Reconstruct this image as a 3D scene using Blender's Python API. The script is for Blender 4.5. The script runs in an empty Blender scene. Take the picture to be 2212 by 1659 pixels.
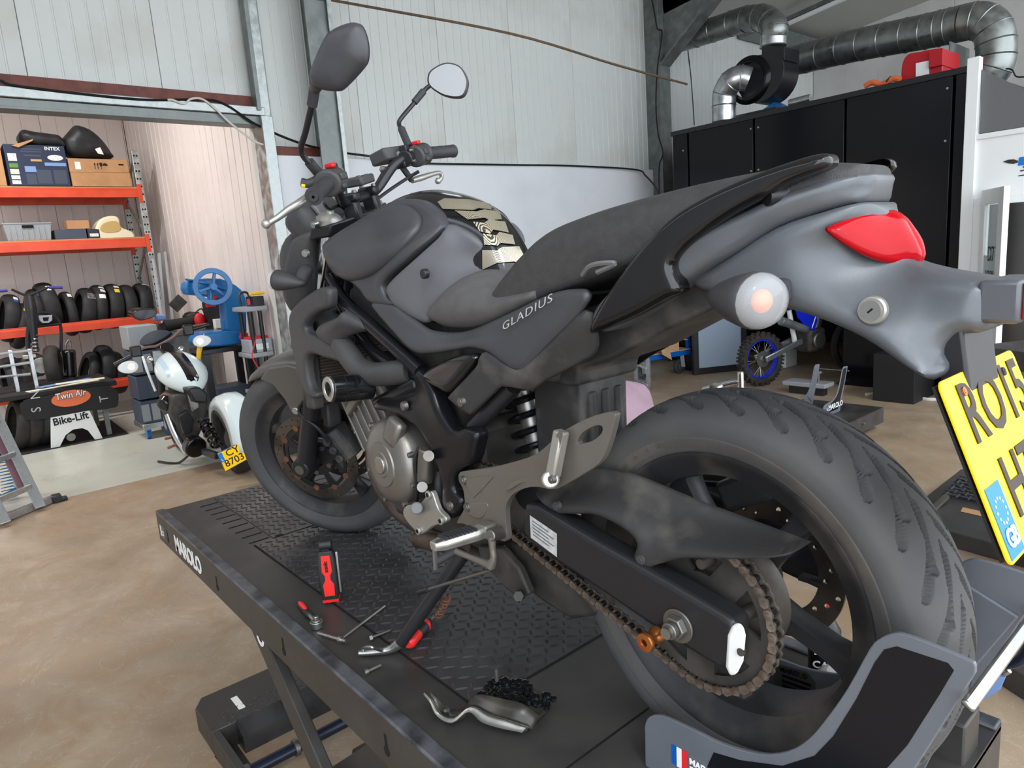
import bpy, bmesh, math, random
import numpy as np
from mathutils import Vector as V, Matrix
from mathutils.geometry import delaunay_2d_cdt
random.seed(7)
sc = bpy.context.scene
COL = sc.collection
# ---------------------------------------------------------------- camera, world, lights, exposure
FPX = 1491.35
CP = V((0.5574, -0.9073, 1.7633))
CR = V((0.64796685, 0.75833041, -0.07123173))
CU = V((-0.09209352, 0.17083698, 0.98098599))
CF = V((-0.75608052, 0.62908642, -0.18053402))
cam_d = bpy.data.cameras.new('camera')
cam = bpy.data.objects.new('camera', cam_d); COL.objects.link(cam)
cam_d.sensor_fit = 'HORIZONTAL'; cam_d.sensor_width = 36; cam_d.lens = FPX / 2212 * 36
cam_d.clip_start = 0.02; cam_d.clip_end = 200
mw = Matrix.Identity(4)
for i in range(3):
    mw[i][0] = CR[i]; mw[i][1] = CU[i]; mw[i][2] = -CF[i]; mw[i][3] = CP[i]
cam.matrix_world = mw
sc.camera = cam
w = bpy.data.worlds.new('overcast_sky'); sc.world = w; w.use_nodes = True
bg = w.node_tree.nodes['Background']
bg.inputs[0].default_value = (0.86, 0.93, 1.0, 1); bg.inputs[1].default_value = 3.15
sun_d = bpy.data.lights.new('sun', 'SUN'); sun_d.energy = 0.6; sun_d.angle = math.radians(12); sun_d.color = (1, .97, .92)
sun = bpy.data.objects.new('sun', sun_d); COL.objects.link(sun)
sun.rotation_euler = V((-.62, .28, -.73)).to_track_quat('-Z', 'Y').to_euler()
vs = sc.view_settings
vs.view_transform = 'Standard'; vs.look = 'None'; vs.exposure = 0.3; vs.gamma = 1; vs.use_curve_mapping = False

# ---------------------------------------------------------------- helpers
T = 0.92          # height of the lift platform
def ray(px, py):
    return CR * ((px - 1106) / FPX) + CU * (-(py - 829.5) / FPX) + CF
def un(px, py, ax, val):
    d = ray(px, py); t = (val - CP[ax]) / d[ax]
    return CP + d * t
def PX(px, py, x): return un(px, py, 0, x)
def PY(px, py, y): return un(px, py, 1, y)
def PZ(px, py, z): return un(px, py, 2, z)
STEER = 0.5698
AXK = V((math.sin(math.radians(25)), 0, math.cos(math.radians(25))))
AXG = V((-1.549, 0, T))
SR = Matrix.Rotation(STEER, 3, AXK); SRI = SR.transposed()
def S(p):                       # straight-ahead point -> steered point
    return AXG + SR @ (V(p) - AXG)
def F(px, py, y):               # pixel -> point on the steered plane y
    c = SRI @ (CP - AXG) + AXG; d = SRI @ ray(px, py)
    return S(c + d * ((y - c[1]) / d[1]))
RM = {}
def settag(o, label=None, cat=None, group=None, kind=None):
    if label: o['label'] = label
    if cat: o['category'] = cat
    if group: o['group'] = group
    if kind: o['kind'] = kind
    return o
def thing(name, label, cat, loc=(0, 0, 0), rotz=0, group=None, local=False, rot=None):
    o = bpy.data.objects.new(name, None); COL.objects.link(o)
    o.empty_display_size = .05
    o.location = loc; o.rotation_euler = rot if rot else (0, 0, rotz)
    m = Matrix.Translation(V(loc)) @ o.rotation_euler.to_matrix().to_4x4()
    RM[o] = Matrix.Identity(4) if local else m
    return settag(o, label, cat, group)
def copy_thing(src, loc, rotz=0, label=None, rot=None, scale=None):
    def cp(o, par):
        c = o.copy(); COL.objects.link(c); c.parent = par
        for ch in list(o.children): cp(ch, c)
        return c
    c = cp(src, None); c.location = loc; c.rotation_euler = rot if rot else (0, 0, rotz)
    if scale: c.scale = scale
    if label: c['label'] = label
    return c
def crom(pts, sub=6, closed=False):
    pts = [V(p) for p in pts]; n = len(pts)
    if n < 3: return pts
    out = []
    rng = n if closed else n - 1
    for i in range(rng):
        p1, p2 = pts[i], pts[(i + 1) % n]
        p0 = pts[i - 1] if (closed or i > 0) else p1 * 2 - p2
        p3 = pts[(i + 2) % n] if (closed or i + 2 < n) else p2 * 2 - p1
        for k in range(sub):
            t = k / sub
            out.append(.5 * ((2 * p1) + (p2 - p0) * t + (2 * p0 - 5 * p1 + 4 * p2 - p3) * t * t + (3 * p1 - p0 - 3 * p2 + p3) * t ** 3))
    if not closed: out.append(pts[-1])
    return out
def frame_of(d):
    d = V(d).normalized()
    a = V((0, 0, 1)) if abs(d.z) < .9 else V((1, 0, 0))
    u = d.cross(a).normalized(); return u, d.cross(u).normalized()
class MB:
    def __init__(s): s.v = []; s.f = []
    def add(s, vs, fs):
        b = len(s.v); s.v += [tuple(x) for x in vs]; s.f += [tuple(i + b for i in q) for q in fs]; return s
    def box(s, c, d, R=None):
        c = V(c); pts = []
        for x in (-.5, .5):
            for y in (-.5, .5):
                for z in (-.5, .5):
                    p = V((x * d[0], y * d[1], z * d[2])); pts.append(c + (R @ p if R else p))
        return s.add(pts, [(0, 1, 3, 2), (4, 6, 7, 5), (0, 4, 5, 1), (2, 3, 7, 6), (0, 2, 6, 4), (1, 5, 7, 3)])
    def b2(s, a, b):
        return s.box([(a[i] + b[i]) / 2 for i in range(3)], [abs(b[i] - a[i]) for i in range(3)])
    def bar(s, p0, p1, w, h, up=(0, 0, 1)):
        p0, p1 = V(p0), V(p1); d = (p1 - p0); L = d.length; d.normalize()
        sd = d.cross(V(up)).normalized(); u = sd.cross(d)
        R = Matrix((d, sd, u)).transposed()
        return s.box((p0 + p1) / 2, (L, w, h), R)
    def cyl(s, p0, p1, r0, r1=None, n=16, cap=True):
        r1 = r0 if r1 is None else r1
        p0, p1 = V(p0), V(p1); u, w = frame_of(p1 - p0); pts = []
        for p, r in ((p0, r0), (p1, r1)):
            for i in range(n):
                a = 2 * math.pi * i / n; pts.append(p + u * (r * math.cos(a)) + w * (r * math.sin(a)))
        fs = [(i, (i + 1) % n, n + (i + 1) % n, n + i) for i in range(n)]
        if cap: fs += [tuple(range(n - 1, -1, -1)), tuple(range(n, 2 * n))]
        return s.add(pts, fs)
    def tube(s, pts, r, n=10, sub=6, closed=False, cap=True):
        m = len(pts); path = crom(pts, sub, closed); k = len(path)
        if isinstance(r, (int, float)): rs = [r] * k
        else:
            rs = []
            for i in range(k):
                t = i / max(1, k - (0 if closed else 1)) * (m - (0 if closed else 1)); a = int(min(t, m - 1)); b = (a + 1) % m if closed else min(a + 1, m - 1)
                rs.append(r[a] + (r[b] - r[a]) * (t - a))
        u = None; vs = []; fs = []
        for i, p in enumerate(path):
            a = path[i - 1] if (i > 0 or closed) else p
            b = path[(i + 1) % k] if (i < k - 1 or closed) else p
            d = (b - a).normalized()
            if u is None: u, _ = frame_of(d)
            u = (u - d * u.dot(d)).normalized(); w = d.cross(u)
            for j in range(n):
                t = 2 * math.pi * j / n; vs.append(p + (u * math.cos(t) + w * math.sin(t)) * rs[i])
        for i in range(k if closed else k - 1):
            for j in range(n):
                a = i * n + j; b = i * n + (j + 1) % n; c = ((i + 1) % k) * n; fs.append((a, b, c + (j + 1) % n, c + j))
        if cap and not closed: fs += [tuple(range(n - 1, -1, -1)), tuple(range((k - 1) * n, k * n))]
        return s.add(vs, fs)
    def lathe(s, prof, o, axis, n=48, a0=0, a1=2 * math.pi, closed=False, ref=None):
        o = V(o); ax = V(axis).normalized(); u, w = frame_of(ax)
        if ref: u = (V(ref) - ax * ax.dot(V(ref))).normalized(); w = ax.cross(u)
        full = abs(a1 - a0 - 2 * math.pi) < 1e-6; m = len(prof); cols = n if full else n + 1; vs = []; fs = []
        for i in range(cols):
            t = a0 + (a1 - a0) * i / n; d = u * math.cos(t) + w * math.sin(t)
            for (h, r) in prof: vs.append(o + ax * h + d * r)
        for i in range(n):
            c = ((i + 1) % cols) * m
            for j in range(m if closed else m - 1):
                k = (j + 1) % m; fs.append((i * m + j, i * m + k, c + k, c + j))
        return s.add(vs, fs)
    def prism(s, pts, vec):
        pts = [V(p) for p in pts]; n = len(pts); vec = V(vec)
        fs = [tuple(range(n)), tuple(range(2 * n - 1, n - 1, -1))] + [(i, n + i, n + (i + 1) % n, (i + 1) % n) for i in range(n)]
        return s.add(pts + [p + vec for p in pts], fs)
    def loft(s, secs, closed=True, cap=True):
        m = len(secs[0]); vs = [p for q in secs for p in q]; fs = []
        for i in range(len(secs) - 1):
            for j in range(m if closed else m - 1):
                k = (j + 1) % m; fs.append((i * m + j, i * m + k, (i + 1) * m + k, (i + 1) * m + j))
        if cap and closed: fs += [tuple(range(m - 1, -1, -1)), tuple(range((len(secs) - 1) * m, len(secs) * m))]
        return s.add(vs, fs)
    def ball(s, c, r, n=12, sx=(1, 1, 1), R=None):
        c = V(c); vs = []; fs = []; m = n // 2
        for i in range(m + 1):
            t = math.pi * i / m
            for j in range(n):
                a = 2 * math.pi * j / n; p = V((math.sin(t) * math.cos(a) * r * sx[0], math.sin(t) * math.sin(a) * r * sx[1], math.cos(t) * r * sx[2]))
                vs.append(c + (R @ p if R else p))
        for i in range(m):
            for j in range(n):
                k = (j + 1) % n; fs.append((i * n + j, i * n + k, (i + 1) * n + k, (i + 1) * n + j))
        return s.add(vs, fs)
    def mirror(s, keep=True):
        n = len(s.v); b = [(x, -y, z) for x, y, z in s.v]
        if keep: s.v += b; s.f += [tuple(n + i for i in reversed(q)) for q in s.f]
        else: s.v = b; s.f = [tuple(reversed(q)) for q in s.f]
        return s
    def build(s, name, mat, parent=None, smooth=40, bevel=0, seg=2, sub=0, kind=None, label=None):
        me = bpy.data.meshes.new(name); me.from_pydata(s.v, [], s.f)
        return link(name, me, mat, parent, smooth, bevel, seg, sub, kind, label)
def link(name, me, mat, parent=None, smooth=40, bevel=0, seg=2, sub=0, kind=None, label=None):
    bm = bmesh.new(); bm.from_mesh(me)
    bmesh.ops.remove_doubles(bm, verts=bm.verts, dist=1e-6)
    bmesh.ops.recalc_face_normals(bm, faces=bm.faces); bm.to_mesh(me); bm.free()
    if smooth:
        me.shade_smooth()
        if smooth < 180: me.set_sharp_from_angle(angle=math.radians(smooth))
    o = bpy.data.objects.new(name, me); COL.objects.link(o)
    me.materials.append(M[mat] if isinstance(mat, str) else mat)
    if parent is not None:
        o.parent = parent; root = parent
        while root.parent: root = root.parent
        mt = RM.get(root)
        if mt is None: mt = Matrix.Identity(4)
        me.transform(mt.inverted()); RM[o] = mt
    if bevel:
        b = o.modifiers.new('bevel', 'BEVEL'); b.width = bevel; b.segments = seg; b.limit_method = 'ANGLE'; b.angle_limit = math.radians(35); b.harden_normals = False
    if sub:
        b = o.modifiers.new('subd', 'SUBSURF'); b.levels = sub; b.render_levels = sub
    if kind: o['kind'] = kind
    if label: o['label'] = label
    return o
def dup(o, parent=None):
    c = o.copy(); COL.objects.link(c)
    c.parent = parent if parent else o.parent; return c
def struct(name, mb, mat, smooth=40, bevel=0, parent=None):
    o = mb.build(name, mat, parent, smooth, bevel)
    if parent is None: o['kind'] = 'structure'
    return o
# ---- panel: outline of 3-D points, domed, with thickness (works in the x-z plane)
def panel(pts, bulge=.01, edge=.03, h=.009, thick=.006, out=-1, sub=5, smooth_outline=True, side=None, yoff=0, ridge=None, axes=(0, 2, 1)):
    a0, a1, a2 = axes
    o = crom(pts, sub, True) if smooth_outline else [V(p) for p in pts]
    # resample
    P = np.array([[p[a0], p[a1], p[a2]] for p in o]); Q = []
    n = len(P)
    for i in range(n):
        a, b = P[i], P[(i + 1) % n]; L = np.hypot(*(b - a)[:2]); k = max(1, int(round(L / h)))
        for j in range(k): Q.append(a + (b - a) * j / k)
    Q = np.array(Q)
    keep = [0]
    for i in range(1, len(Q)):
        if np.hypot(*(Q[i] - Q[keep[-1]])[:2]) > h * .35: keep.append(i)
    Q = Q[keep]; n = len(Q)
    mn = Q[:, :2].min(0); mx = Q[:, :2].max(0)
    gx, gy = np.meshgrid(np.arange(mn[0] + h / 2, mx[0], h), np.arange(mn[1] + h / 2, mx[1], h))
    G = np.stack([gx.ravel(), gy.ravel()], 1)
    A = Q[:, :2]; B = np.roll(A, -1, 0)
    def dist(g):
        d = B - A; L2 = (d ** 2).sum(1) + 1e-12
        t = np.clip(((g[:, None] - A) * d).sum(2) / L2, 0, 1); c = A + t[..., None] * d
        return np.sqrt(((g[:, None] - c) ** 2).sum(2)).min(1)
    ins = np.zeros(len(G), bool)
    for a, b in zip(A, B):
        c = ((a[1] > G[:, 1]) != (b[1] > G[:, 1])); ins ^= c & (G[:, 0] < (b[0] - a[0]) * (G[:, 1] - a[1]) / (b[1] - a[1] + 1e-15) + a[0])
    G = G[ins]
    ar = (A[:, 0] * B[:, 1] - B[:, 0] * A[:, 1]).sum(); tg = np.roll(A, -1, 0) - np.roll(A, 1, 0); tg /= (np.hypot(tg[:, 0], tg[:, 1])[:, None] + 1e-12)
    nr = np.stack([-tg[:, 1], tg[:, 0]], 1) * (1 if ar > 0 else -1)
    D = dist(G) if len(G) else np.zeros(0)
    k_ = D > max(edge * 1.02 + .4 * h, h * .5); G = G[k_]; D = D[k_]
    for f_ in (.08, .25, .5, .75, 1.0):
        rd = edge * f_; q = A + nr * rd; dq = dist(q); ok = dq > rd * .94
        q = q[ok]; dq = dq[ok]
        if len(q):
            c_ = np.zeros(len(q), bool)
            for a, b in zip(A, B):
                c = ((a[1] > q[:, 1]) != (b[1] > q[:, 1])); c_ ^= c & (q[:, 0] < (b[0] - a[0]) * (q[:, 1] - a[1]) / (b[1] - a[1] + 1e-15) + a[0])
            q = q[c_]; dq = dq[c_]
        if len(q): 
            kp = []
            for i in range(len(q)):
                if not kp or np.hypot(*(q[i] - q[kp[-1]])) > h * .4: kp.append(i)
            G = np.concatenate([G, q[kp]]); D = np.concatenate([D, dq[kp]])
    if len(G):
        dd = ((G[:, None] - A) ** 2).sum(2) + 1e-9; wt = 1 / dd ** 1.5
        yv = (wt * Q[:, 2]).sum(1) / wt.sum(1)
        u = np.clip(D / edge, 0, 1); yv = yv + out * bulge * np.sqrt(1 - (1 - u) ** 2)
        if ridge is not None: yv = yv + out * ridge(G, D)
    allp = [(float(a), float(b)) for a, b in A] + [(float(a), float(b)) for a, b in G]
    ys = list(Q[:, 2]) + (list(yv) if len(G) else [])
    r = delaunay_2d_cdt([V(p) for p in allp], [], [list(range(n))], 1, 1e-7)
    vs, _, fs, ov = r[0], r[1], r[2], r[3]
    vy = [ys[q[0]] if q and q[0] < len(ys) else ys[0] for q in ov]
    m = MB()
    def mk(p, y):
        t = [0, 0, 0]; t[a0] = p[0]; t[a1] = p[1]; t[a2] = y; return tuple(t)
    front = [mk(p, y + yoff) for p, y in zip(vs, vy)]; k = len(front)
    back = [mk(p, y + yoff - out * thick) for p, y in zip(vs, vy)]
    fs = [tuple(q) for q in fs]
    from collections import Counter
    ec = Counter()
    for q in fs:
        for i in range(len(q)): ec[frozenset((q[i], q[(i + 1) % len(q)]))] += 1
    sides = []
    for q in fs:
        for i in range(len(q)):
            e = (q[i], q[(i + 1) % len(q)])
            if ec[frozenset(e)] == 1: sides.append((e[1], e[0], e[0] + k, e[1] + k))
    m.add(front + back, fs + [tuple(i + k for i in reversed(q)) for q in fs] + sides)
    return m
# ---- text as flat mesh; origin at p, written along ax, upright along up
def text(name, body, p, ax, up, size, mat, parent, ext=.0006, shear=0, offset=0, align='LEFT', xs=1, space=1, valign='BOTTOM', lift=.0008):
    cu = bpy.data.curves.new('t', 'FONT'); cu.body = body; cu.size = size; cu.extrude = ext; cu.shear = shear; cu.offset = offset
    cu.align_x = align; cu.align_y = valign; cu.space_character = space; cu.resolution_u = 3
    ob = bpy.data.objects.new('t', cu); COL.objects.link(ob)
    dg = bpy.context.evaluated_depsgraph_get(); me = bpy.data.meshes.new_from_object(ob.evaluated_get(dg)); me.name = name
    bpy.data.objects.remove(ob); bpy.data.curves.remove(cu)
    ax = V(ax).normalized(); up = V(up).normalized(); nn = ax.cross(up).normalized(); up = nn.cross(ax)
    R = Matrix((ax * xs, up, nn)).transposed().to_4x4(); R.translation = V(p) + nn * lift
    me.transform(R); me.materials.clear()
    return link(name, me, mat, parent, 0)
# ---------------------------------------------------------------- materials
M = {}
def lin(c):
    return tuple(((x / 255) / 12.92 if x / 255 <= .04045 else ((x / 255 + .055) / 1.055) ** 2.4) for x in c)
def mat(name, c, rough=.5, metal=0, c2=None, scale=30, bump=0, bscale=None, coat=0, detail=4, lo=.4, hi=.65, trans=0, ior=1.45, rvar=0, alpha=1, stretch=None, spec=.5, emit=None, es=1, sheen=0):
    m = bpy.data.materials.new(name); m.use_nodes = True; nt = m.node_tree; b = nt.nodes['Principled BSDF']
    col = (*lin(c), 1)
    b.inputs['Base Color'].default_value = col; b.inputs['Roughness'].default_value = rough; b.inputs['Metallic'].default_value = metal
    b.inputs['Coat Weight'].default_value = coat; b.inputs['Coat Roughness'].default_value = .04
    b.inputs['Transmission Weight'].default_value = trans; b.inputs['IOR'].default_value = ior; b.inputs['Alpha'].default_value = alpha
    b.inputs['Specular IOR Level'].default_value = spec
    if emit: b.inputs['Emission Color'].default_value = (*lin(emit), 1); b.inputs['Emission Strength'].default_value = es
    if c2 or bump or rvar:
        tc = nt.nodes.new('ShaderNodeTexCoord'); mp = nt.nodes.new('ShaderNodeMapping'); nt.links.new(tc.outputs['Object'], mp.inputs[0])
        if stretch: mp.inputs['Scale'].default_value = stretch
        def noise(s, d=detail):
            n = nt.nodes.new('ShaderNodeTexNoise'); n.inputs['Scale'].default_value = s; n.inputs['Detail'].default_value = d; nt.links.new(mp.outputs[0], n.inputs['Vector']); return n
        n = noise(scale)
        if c2:
            r = nt.nodes.new('ShaderNodeValToRGB'); r.color_ramp.elements[0].position = lo; r.color_ramp.elements[1].position = hi
            r.color_ramp.elements[0].color = col; r.color_ramp.elements[1].color = (*lin(c2), 1)
            nt.links.new(n.outputs['Fac'], r.inputs[0]); nt.links.new(r.outputs[0], b.inputs['Base Color'])
        if rvar:
            mr = nt.nodes.new('ShaderNodeMapRange'); mr.inputs[1].default_value = .3; mr.inputs[2].default_value = .7; mr.inputs[3].default_value = max(0, rough - rvar); mr.inputs[4].default_value = min(1, rough + rvar)
            nt.links.new(n.outputs['Fac'], mr.inputs[0]); nt.links.new(mr.outputs[0], b.inputs['Roughness'])
        if bump:
            n2 = noise(bscale or scale * 4, 3); bp = nt.nodes.new('ShaderNodeBump'); bp.inputs['Strength'].default_value = bump; bp.inputs['Distance'].default_value = .002
            nt.links.new(n2.outputs['Fac'], bp.inputs['Height']); nt.links.new(bp.outputs[0], b.inputs['Normal'])
    M[name] = m; return m
def concrete(name, a, b, c, stain, rough, sc1=.9):
    m = bpy.data.materials.new(name); m.use_nodes = True; nt = m.node_tree; bs = nt.nodes['Principled BSDF']; N = nt.nodes.new; L = nt.links.new
    tc = N('ShaderNodeTexCoord')
    def noise(s, d, dist=0):
        n = N('ShaderNodeTexNoise'); n.inputs['Scale'].default_value = s; n.inputs['Detail'].default_value = d; n.inputs['Roughness'].default_value = .6; n.inputs['Distortion'].default_value = dist; L(tc.outputs['Object'], n.inputs['Vector']); return n
    def ramp(n, p0, p1, c0, c1):
        r = N('ShaderNodeValToRGB'); r.color_ramp.elements[0].position = p0; r.color_ramp.elements[1].position = p1
        r.color_ramp.elements[0].color = (*c0, 1); r.color_ramp.elements[1].color = (*c1, 1); L(n.outputs['Fac'], r.inputs[0]); return r
    def mix(f, x, y, t='MIX'):
        k = N('ShaderNodeMix'); k.data_type = 'RGBA'; k.blend_type = t
        if isinstance(f, float): k.inputs[0].default_value = f
        else: L(f, k.inputs[0])
        L(x, k.inputs[6]); L(y, k.inputs[7]); return k.outputs[2]
    r1 = ramp(noise(sc1, 9, .6), .38, .62, lin(a), lin(b)); r2 = ramp(noise(sc1 * 3.3, 10, 1.2), .48, .66, (0, 0, 0), (1, 1, 1))
    base = mix(r2.outputs[0], r1.outputs[0], ramp(noise(40, 4), .3, .7, lin(c), lin(c)).outputs[0])
    sp = ramp(noise(130, 2), .66, .72, (0, 0, 0), (.35, .35, .35)); w_ = ramp(noise(1, 0), 0, 1, lin(stain), lin(stain))
    r3 = ramp(noise(sc1 * .55, 6, 2), .58, .8, (0, 0, 0), (.55, .55, .55))
    base = mix(r3.outputs[0], base, w_.outputs[0])
    lt = ramp(noise(1, 0), 0, 1, lin((225, 215, 200)), lin((225, 215, 200)))
    base = mix(sp.outputs[0], base, lt.outputs[0])
    vn = ramp(noise(sc1 * 1.7, 8, 3.5), .495, .5, (0, 0, 0), (1, 1, 1)); v2 = ramp(noise(sc1 * 1.7, 8, 3.5), .5, .506, (1, 1, 1), (0, 0, 0))
    vv = mix(1.0, vn.outputs[0], v2.outputs[0], 'MULTIPLY'); vk = mix(.22, ramp(noise(1, 0), 0, 1, (0, 0, 0), (0, 0, 0)).outputs[0], vv)
    base = mix(vk, base, lt.outputs[0])
    L(base, bs.inputs['Base Color'])
    mr = N('ShaderNodeMapRange'); mr.inputs[1].default_value = .3; mr.inputs[2].default_value = .7; mr.inputs[3].default_value = rough - .12; mr.inputs[4].default_value = rough + .1
    L(noise(2.2, 6).outputs['Fac'], mr.inputs[0]); L(mr.outputs[0], bs.inputs['Roughness'])
    bp = N('ShaderNodeBump'); bp.inputs['Strength'].default_value = .15; bp.inputs['Distance'].default_value = .004; L(noise(60, 6).outputs['Fac'], bp.inputs['Height']); L(bp.outputs[0], bs.inputs['Normal'])
    M[name] = m
concrete('concrete', (140, 120, 99), (170, 152, 130), (154, 130, 104), (108, 88, 70), .46)
concrete('epoxy', (176, 178, 168), (192, 194, 184), (184, 184, 172), (150, 148, 138), .38, .5)
mat('panel_white', (200, 203, 200), .45, 0, (186, 187, 180), 1.5, .05, 200, lo=.5, hi=.8)
mat('panel_pink', (222, 212, 208), .5, 0, (200, 190, 186), 1.2, lo=.5, hi=.85)
mat('paint_white', (216, 218, 222), .55, 0, (206, 208, 212), 2, lo=.45, hi=.8)
mat('gable', (208, 206, 203), .7, 0, (196, 194, 190), 1.5)
mat('ceiling', (170, 170, 166), .6)
mat('galv', (150, 155, 154), .42, .75, (185, 190, 188), 14, .1, 60, rvar=.12)
mat('galv_dark', (112, 117, 116), .5, .6, (135, 140, 138), 8, rvar=.1)
mat('brown_paint', (112, 60, 50), .6, 0, (92, 48, 40), 12, .2, 60)
mat('black_gloss', (13, 14, 18), .16, 0, spec=.3)
mat('black_satin', (32, 32, 35), .35)
mat('black_matte', (24, 24, 26), .6)
mat('pvc', (238, 240, 240), .3)
mat('grey_panel', (105, 106, 107), .5)
mat('cable_black', (16, 16, 18), .5)
mat('cable_white', (215, 210, 205), .5)
mat('rust_rod', (92, 76, 58), .7, .3)
mat('white_plain', (240, 240, 240), .5)
mat('lamp_tube', (255, 255, 250), .5, emit=(255, 252, 245), es=6)
# ---------------------------------------------------------------- setting
struct('floor', MB().b2((-6.35, -8, -.2), (9, 13.2, 0)), 'concrete')
struct('floor_recess', MB().b2((-12, -5, -.2), (-6.352, 2.2, .0)), 'epoxy')
XW = -6.35
def panels(parent, along, fixed, a0, a1, z0, z1, face, mt, pw=1.0, rib=.125, dep=.006, gw=.010, th=.04, start=None):
    # ribbed sandwich panels, one object each
    cache = {}; a = a0 if start is None else start
    while a < a1 - 1e-4:
        b = min(a + pw, a1); key = round(b - a, 4)
        if key not in cache:
            W = b - a - .004; pr = [(0, -.004), (.004, 0)]; n = max(1, int(round(W / rib)))
            for i in range(1, n):
                c = i * W / n; pr += [(c - gw, 0), (c - gw * .55, -dep), (c + gw * .55, -dep), (c + gw, 0)]
            pr += [(W - .004, 0), (W, -.004)]; full = pr + [(W, -th), (0, -th)]
            vs = []
            for z in (0, z1 - z0):
                for (t, d) in full:
                    vs.append((d * face, t, z) if along == 1 else (t, d * face, z))
            k = len(full); mb = MB().add(vs, [(i, (i + 1) % k, k + (i + 1) % k, k + i) for i in range(k)] + [tuple(range(k)), tuple(range(2 * k - 1, k - 1, -1))])
            o = mb.build('panel', mt, parent, 0); o.data.transform(RM.get(parent, Matrix.Identity(4))); cache[key] = o
        else: o = dup(cache[key])
        o.location = (fixed, a + .002, z0) if along == 1 else (a + .002, fixed, z0)
        a = b
wl = struct('wall_left', MB().b2((-6.5, -5, 3.2), (-6.4, 1.84, 5.9)).b2((-6.5, 1.84, 0), (-6.4, 13.1, 5.9)), 'panel_white')
panels(wl, 1, XW, -5, 1.86, 3.42, 5.9, 1, 'panel_white', start=-4.95)
panels(wl, 1, XW, 1.9, 13, 2.6, 5.9, 1, 'panel_white', 1.1, .11, start=1.9)
struct('wall_half', MB().b2((-6.4, 1.94, 0), (-6.27, 7.95, 2.91)), 'paint_white', bevel=.006)
struct('trim_1', MB().b2((-6.36, -5, 3.33), (-6.31, 1.83, 3.45)), 'brown_paint', bevel=.004)
struct('trim_2', MB().b2((-6.36, 1.97, 2.915), (-6.30, 2.5, 3.0)), 'brown_paint', bevel=.004)
hd = struct('trim_3', MB().b2((-6.4, -5, 3.17), (-6.22, 1.86, 3.19)).b2((-6.24, -5, 3.19), (-6.22, 1.86, 3.25)).b2((-6.4, -5, 3.24), (-6.28, 1.86, 3.34)), 'galv_dark', bevel=.003)
MB().b2((-6.29, -5, 3.255), (-6.20, 1.9, 3.335)).build('channel_lip', 'galv', hd, bevel=.006)
dp = struct('trim_4', MB().b2((-6.4, 1.835, 0), (-6.16, 1.95, 3.25)).b2((-6.4, 1.86, 3.2), (-6.24, 1.97, 5.9)), 'galv', bevel=.006)
MB().b2((-6.3, 1.82, 3.3), (-6.18, 1.86, 5.9)).build('flange', 'galv_dark', dp, bevel=.004)
def column(n, yc, w=.24, x1=-5.98, haunch=True):
    m = MB().b2((-6.38, yc - w / 2, 0), (-6.36, yc + w / 2, 5.6)).b2((x1 - .02, yc - w / 2, 0), (x1, yc + w / 2, 5.6)).b2((-6.37, yc - .008, 0), (x1 - .01, yc + .008, 5.6))
    c = struct('column_%d' % n, m, 'galv_dark')
    if haunch:
        zf = lambda x: 5.33 + .1 * (x + 6.35)
        k = MB().prism([(x1, yc - .008, 4.35), (-4.6, yc - .008, zf(-4.6) - .02), (x1, yc - .008, zf(x1))], (0, .016, 0))
        k.bar((x1, yc, 4.33), (-4.55, yc, zf(-4.6) - .12), w, .02, (0, 0, 1))
        k.bar((x1, yc, zf(x1) - .05), (2.6, yc, zf(2.6) - .05), w, .02).bar((x1, yc, zf(x1) - .2), (2.6, yc, zf(2.6) - .2), .016, .3).bar((-4.6, yc, zf(-4.6) - .36), (2.6, yc, zf(2.6) - .36), w, .02)
        k.build('rafter', 'galv_dark', c)
    return c
column(1, 2.47, .26, -6.02); column(2, 7.86, .24, -6.0)
MB().b2((-6.0, 2.56, 0), (-5.985, 2.6, 5.6)).build('edge_strip', 'galv', None)['kind'] = 'structure'
bpy.data.objects['edge_strip'].name = 'trim_5'
# recess behind the doorway
wb = struct('wall_back', MB().b2((-11.75, -5, 0), (-11.6, 2.05, 5.0)), 'panel_pink')
panels(wb, 1, -11.5, -4.9, 1.87, 0, 4.9, 1, 'panel_pink', 1.05, .21, .012, .018, .06, start=-4.45)
wr = struct('wall_right', MB().b2((-11.7, 1.95, 0), (-6.4, 2.1, 5.0)), 'panel_pink')
panels(wr, 0, 1.87, -11.48, -6.42, 0, 4.9, -1, 'panel_pink', 1.0, .2, .01, .014, .05)
struct('wall_recess_left', MB().b2((-11.7, -5.1, 0), (-6.4, -5, 5)), 'panel_pink')
struct('ceiling_recess', MB().b2((-11.7, -5.1, 4.9), (-6.42, 2.1, 5.0)), 'paint_white')
for i, (lx, ly) in enumerate([(-8.2, -.4), (-8.2, -3.0)]):
    t = thing('ceiling_light', ('twin tube ceiling light above the printed bench', 'twin tube ceiling light in the far half of the side room')[i], 'light', (lx, ly, 4.86), 0, 'tube lights in the side room', local=True)
    MB().b2((-.1, -.8, -.03), (.1, .8, .04)).build('housing', 'white_plain', t, bevel=.005)
    MB().cyl((-.05, -.78, -.05), (-.05, .78, -.05), .018).cyl((.05, -.78, -.05), (.05, .78, -.05), .018).build('tube', 'lamp_tube', t)
    ld = bpy.data.lights.new('tube_light', 'AREA'); ld.shape = 'RECTANGLE'; ld.size = .2; ld.size_y = 1.6; ld.energy = 88; ld.color = (1, .97, .94)
    lo = bpy.data.objects.new('tube_light', ld); COL.objects.link(lo); lo.parent = t; lo.location = (0, 0, -.08)
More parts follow.
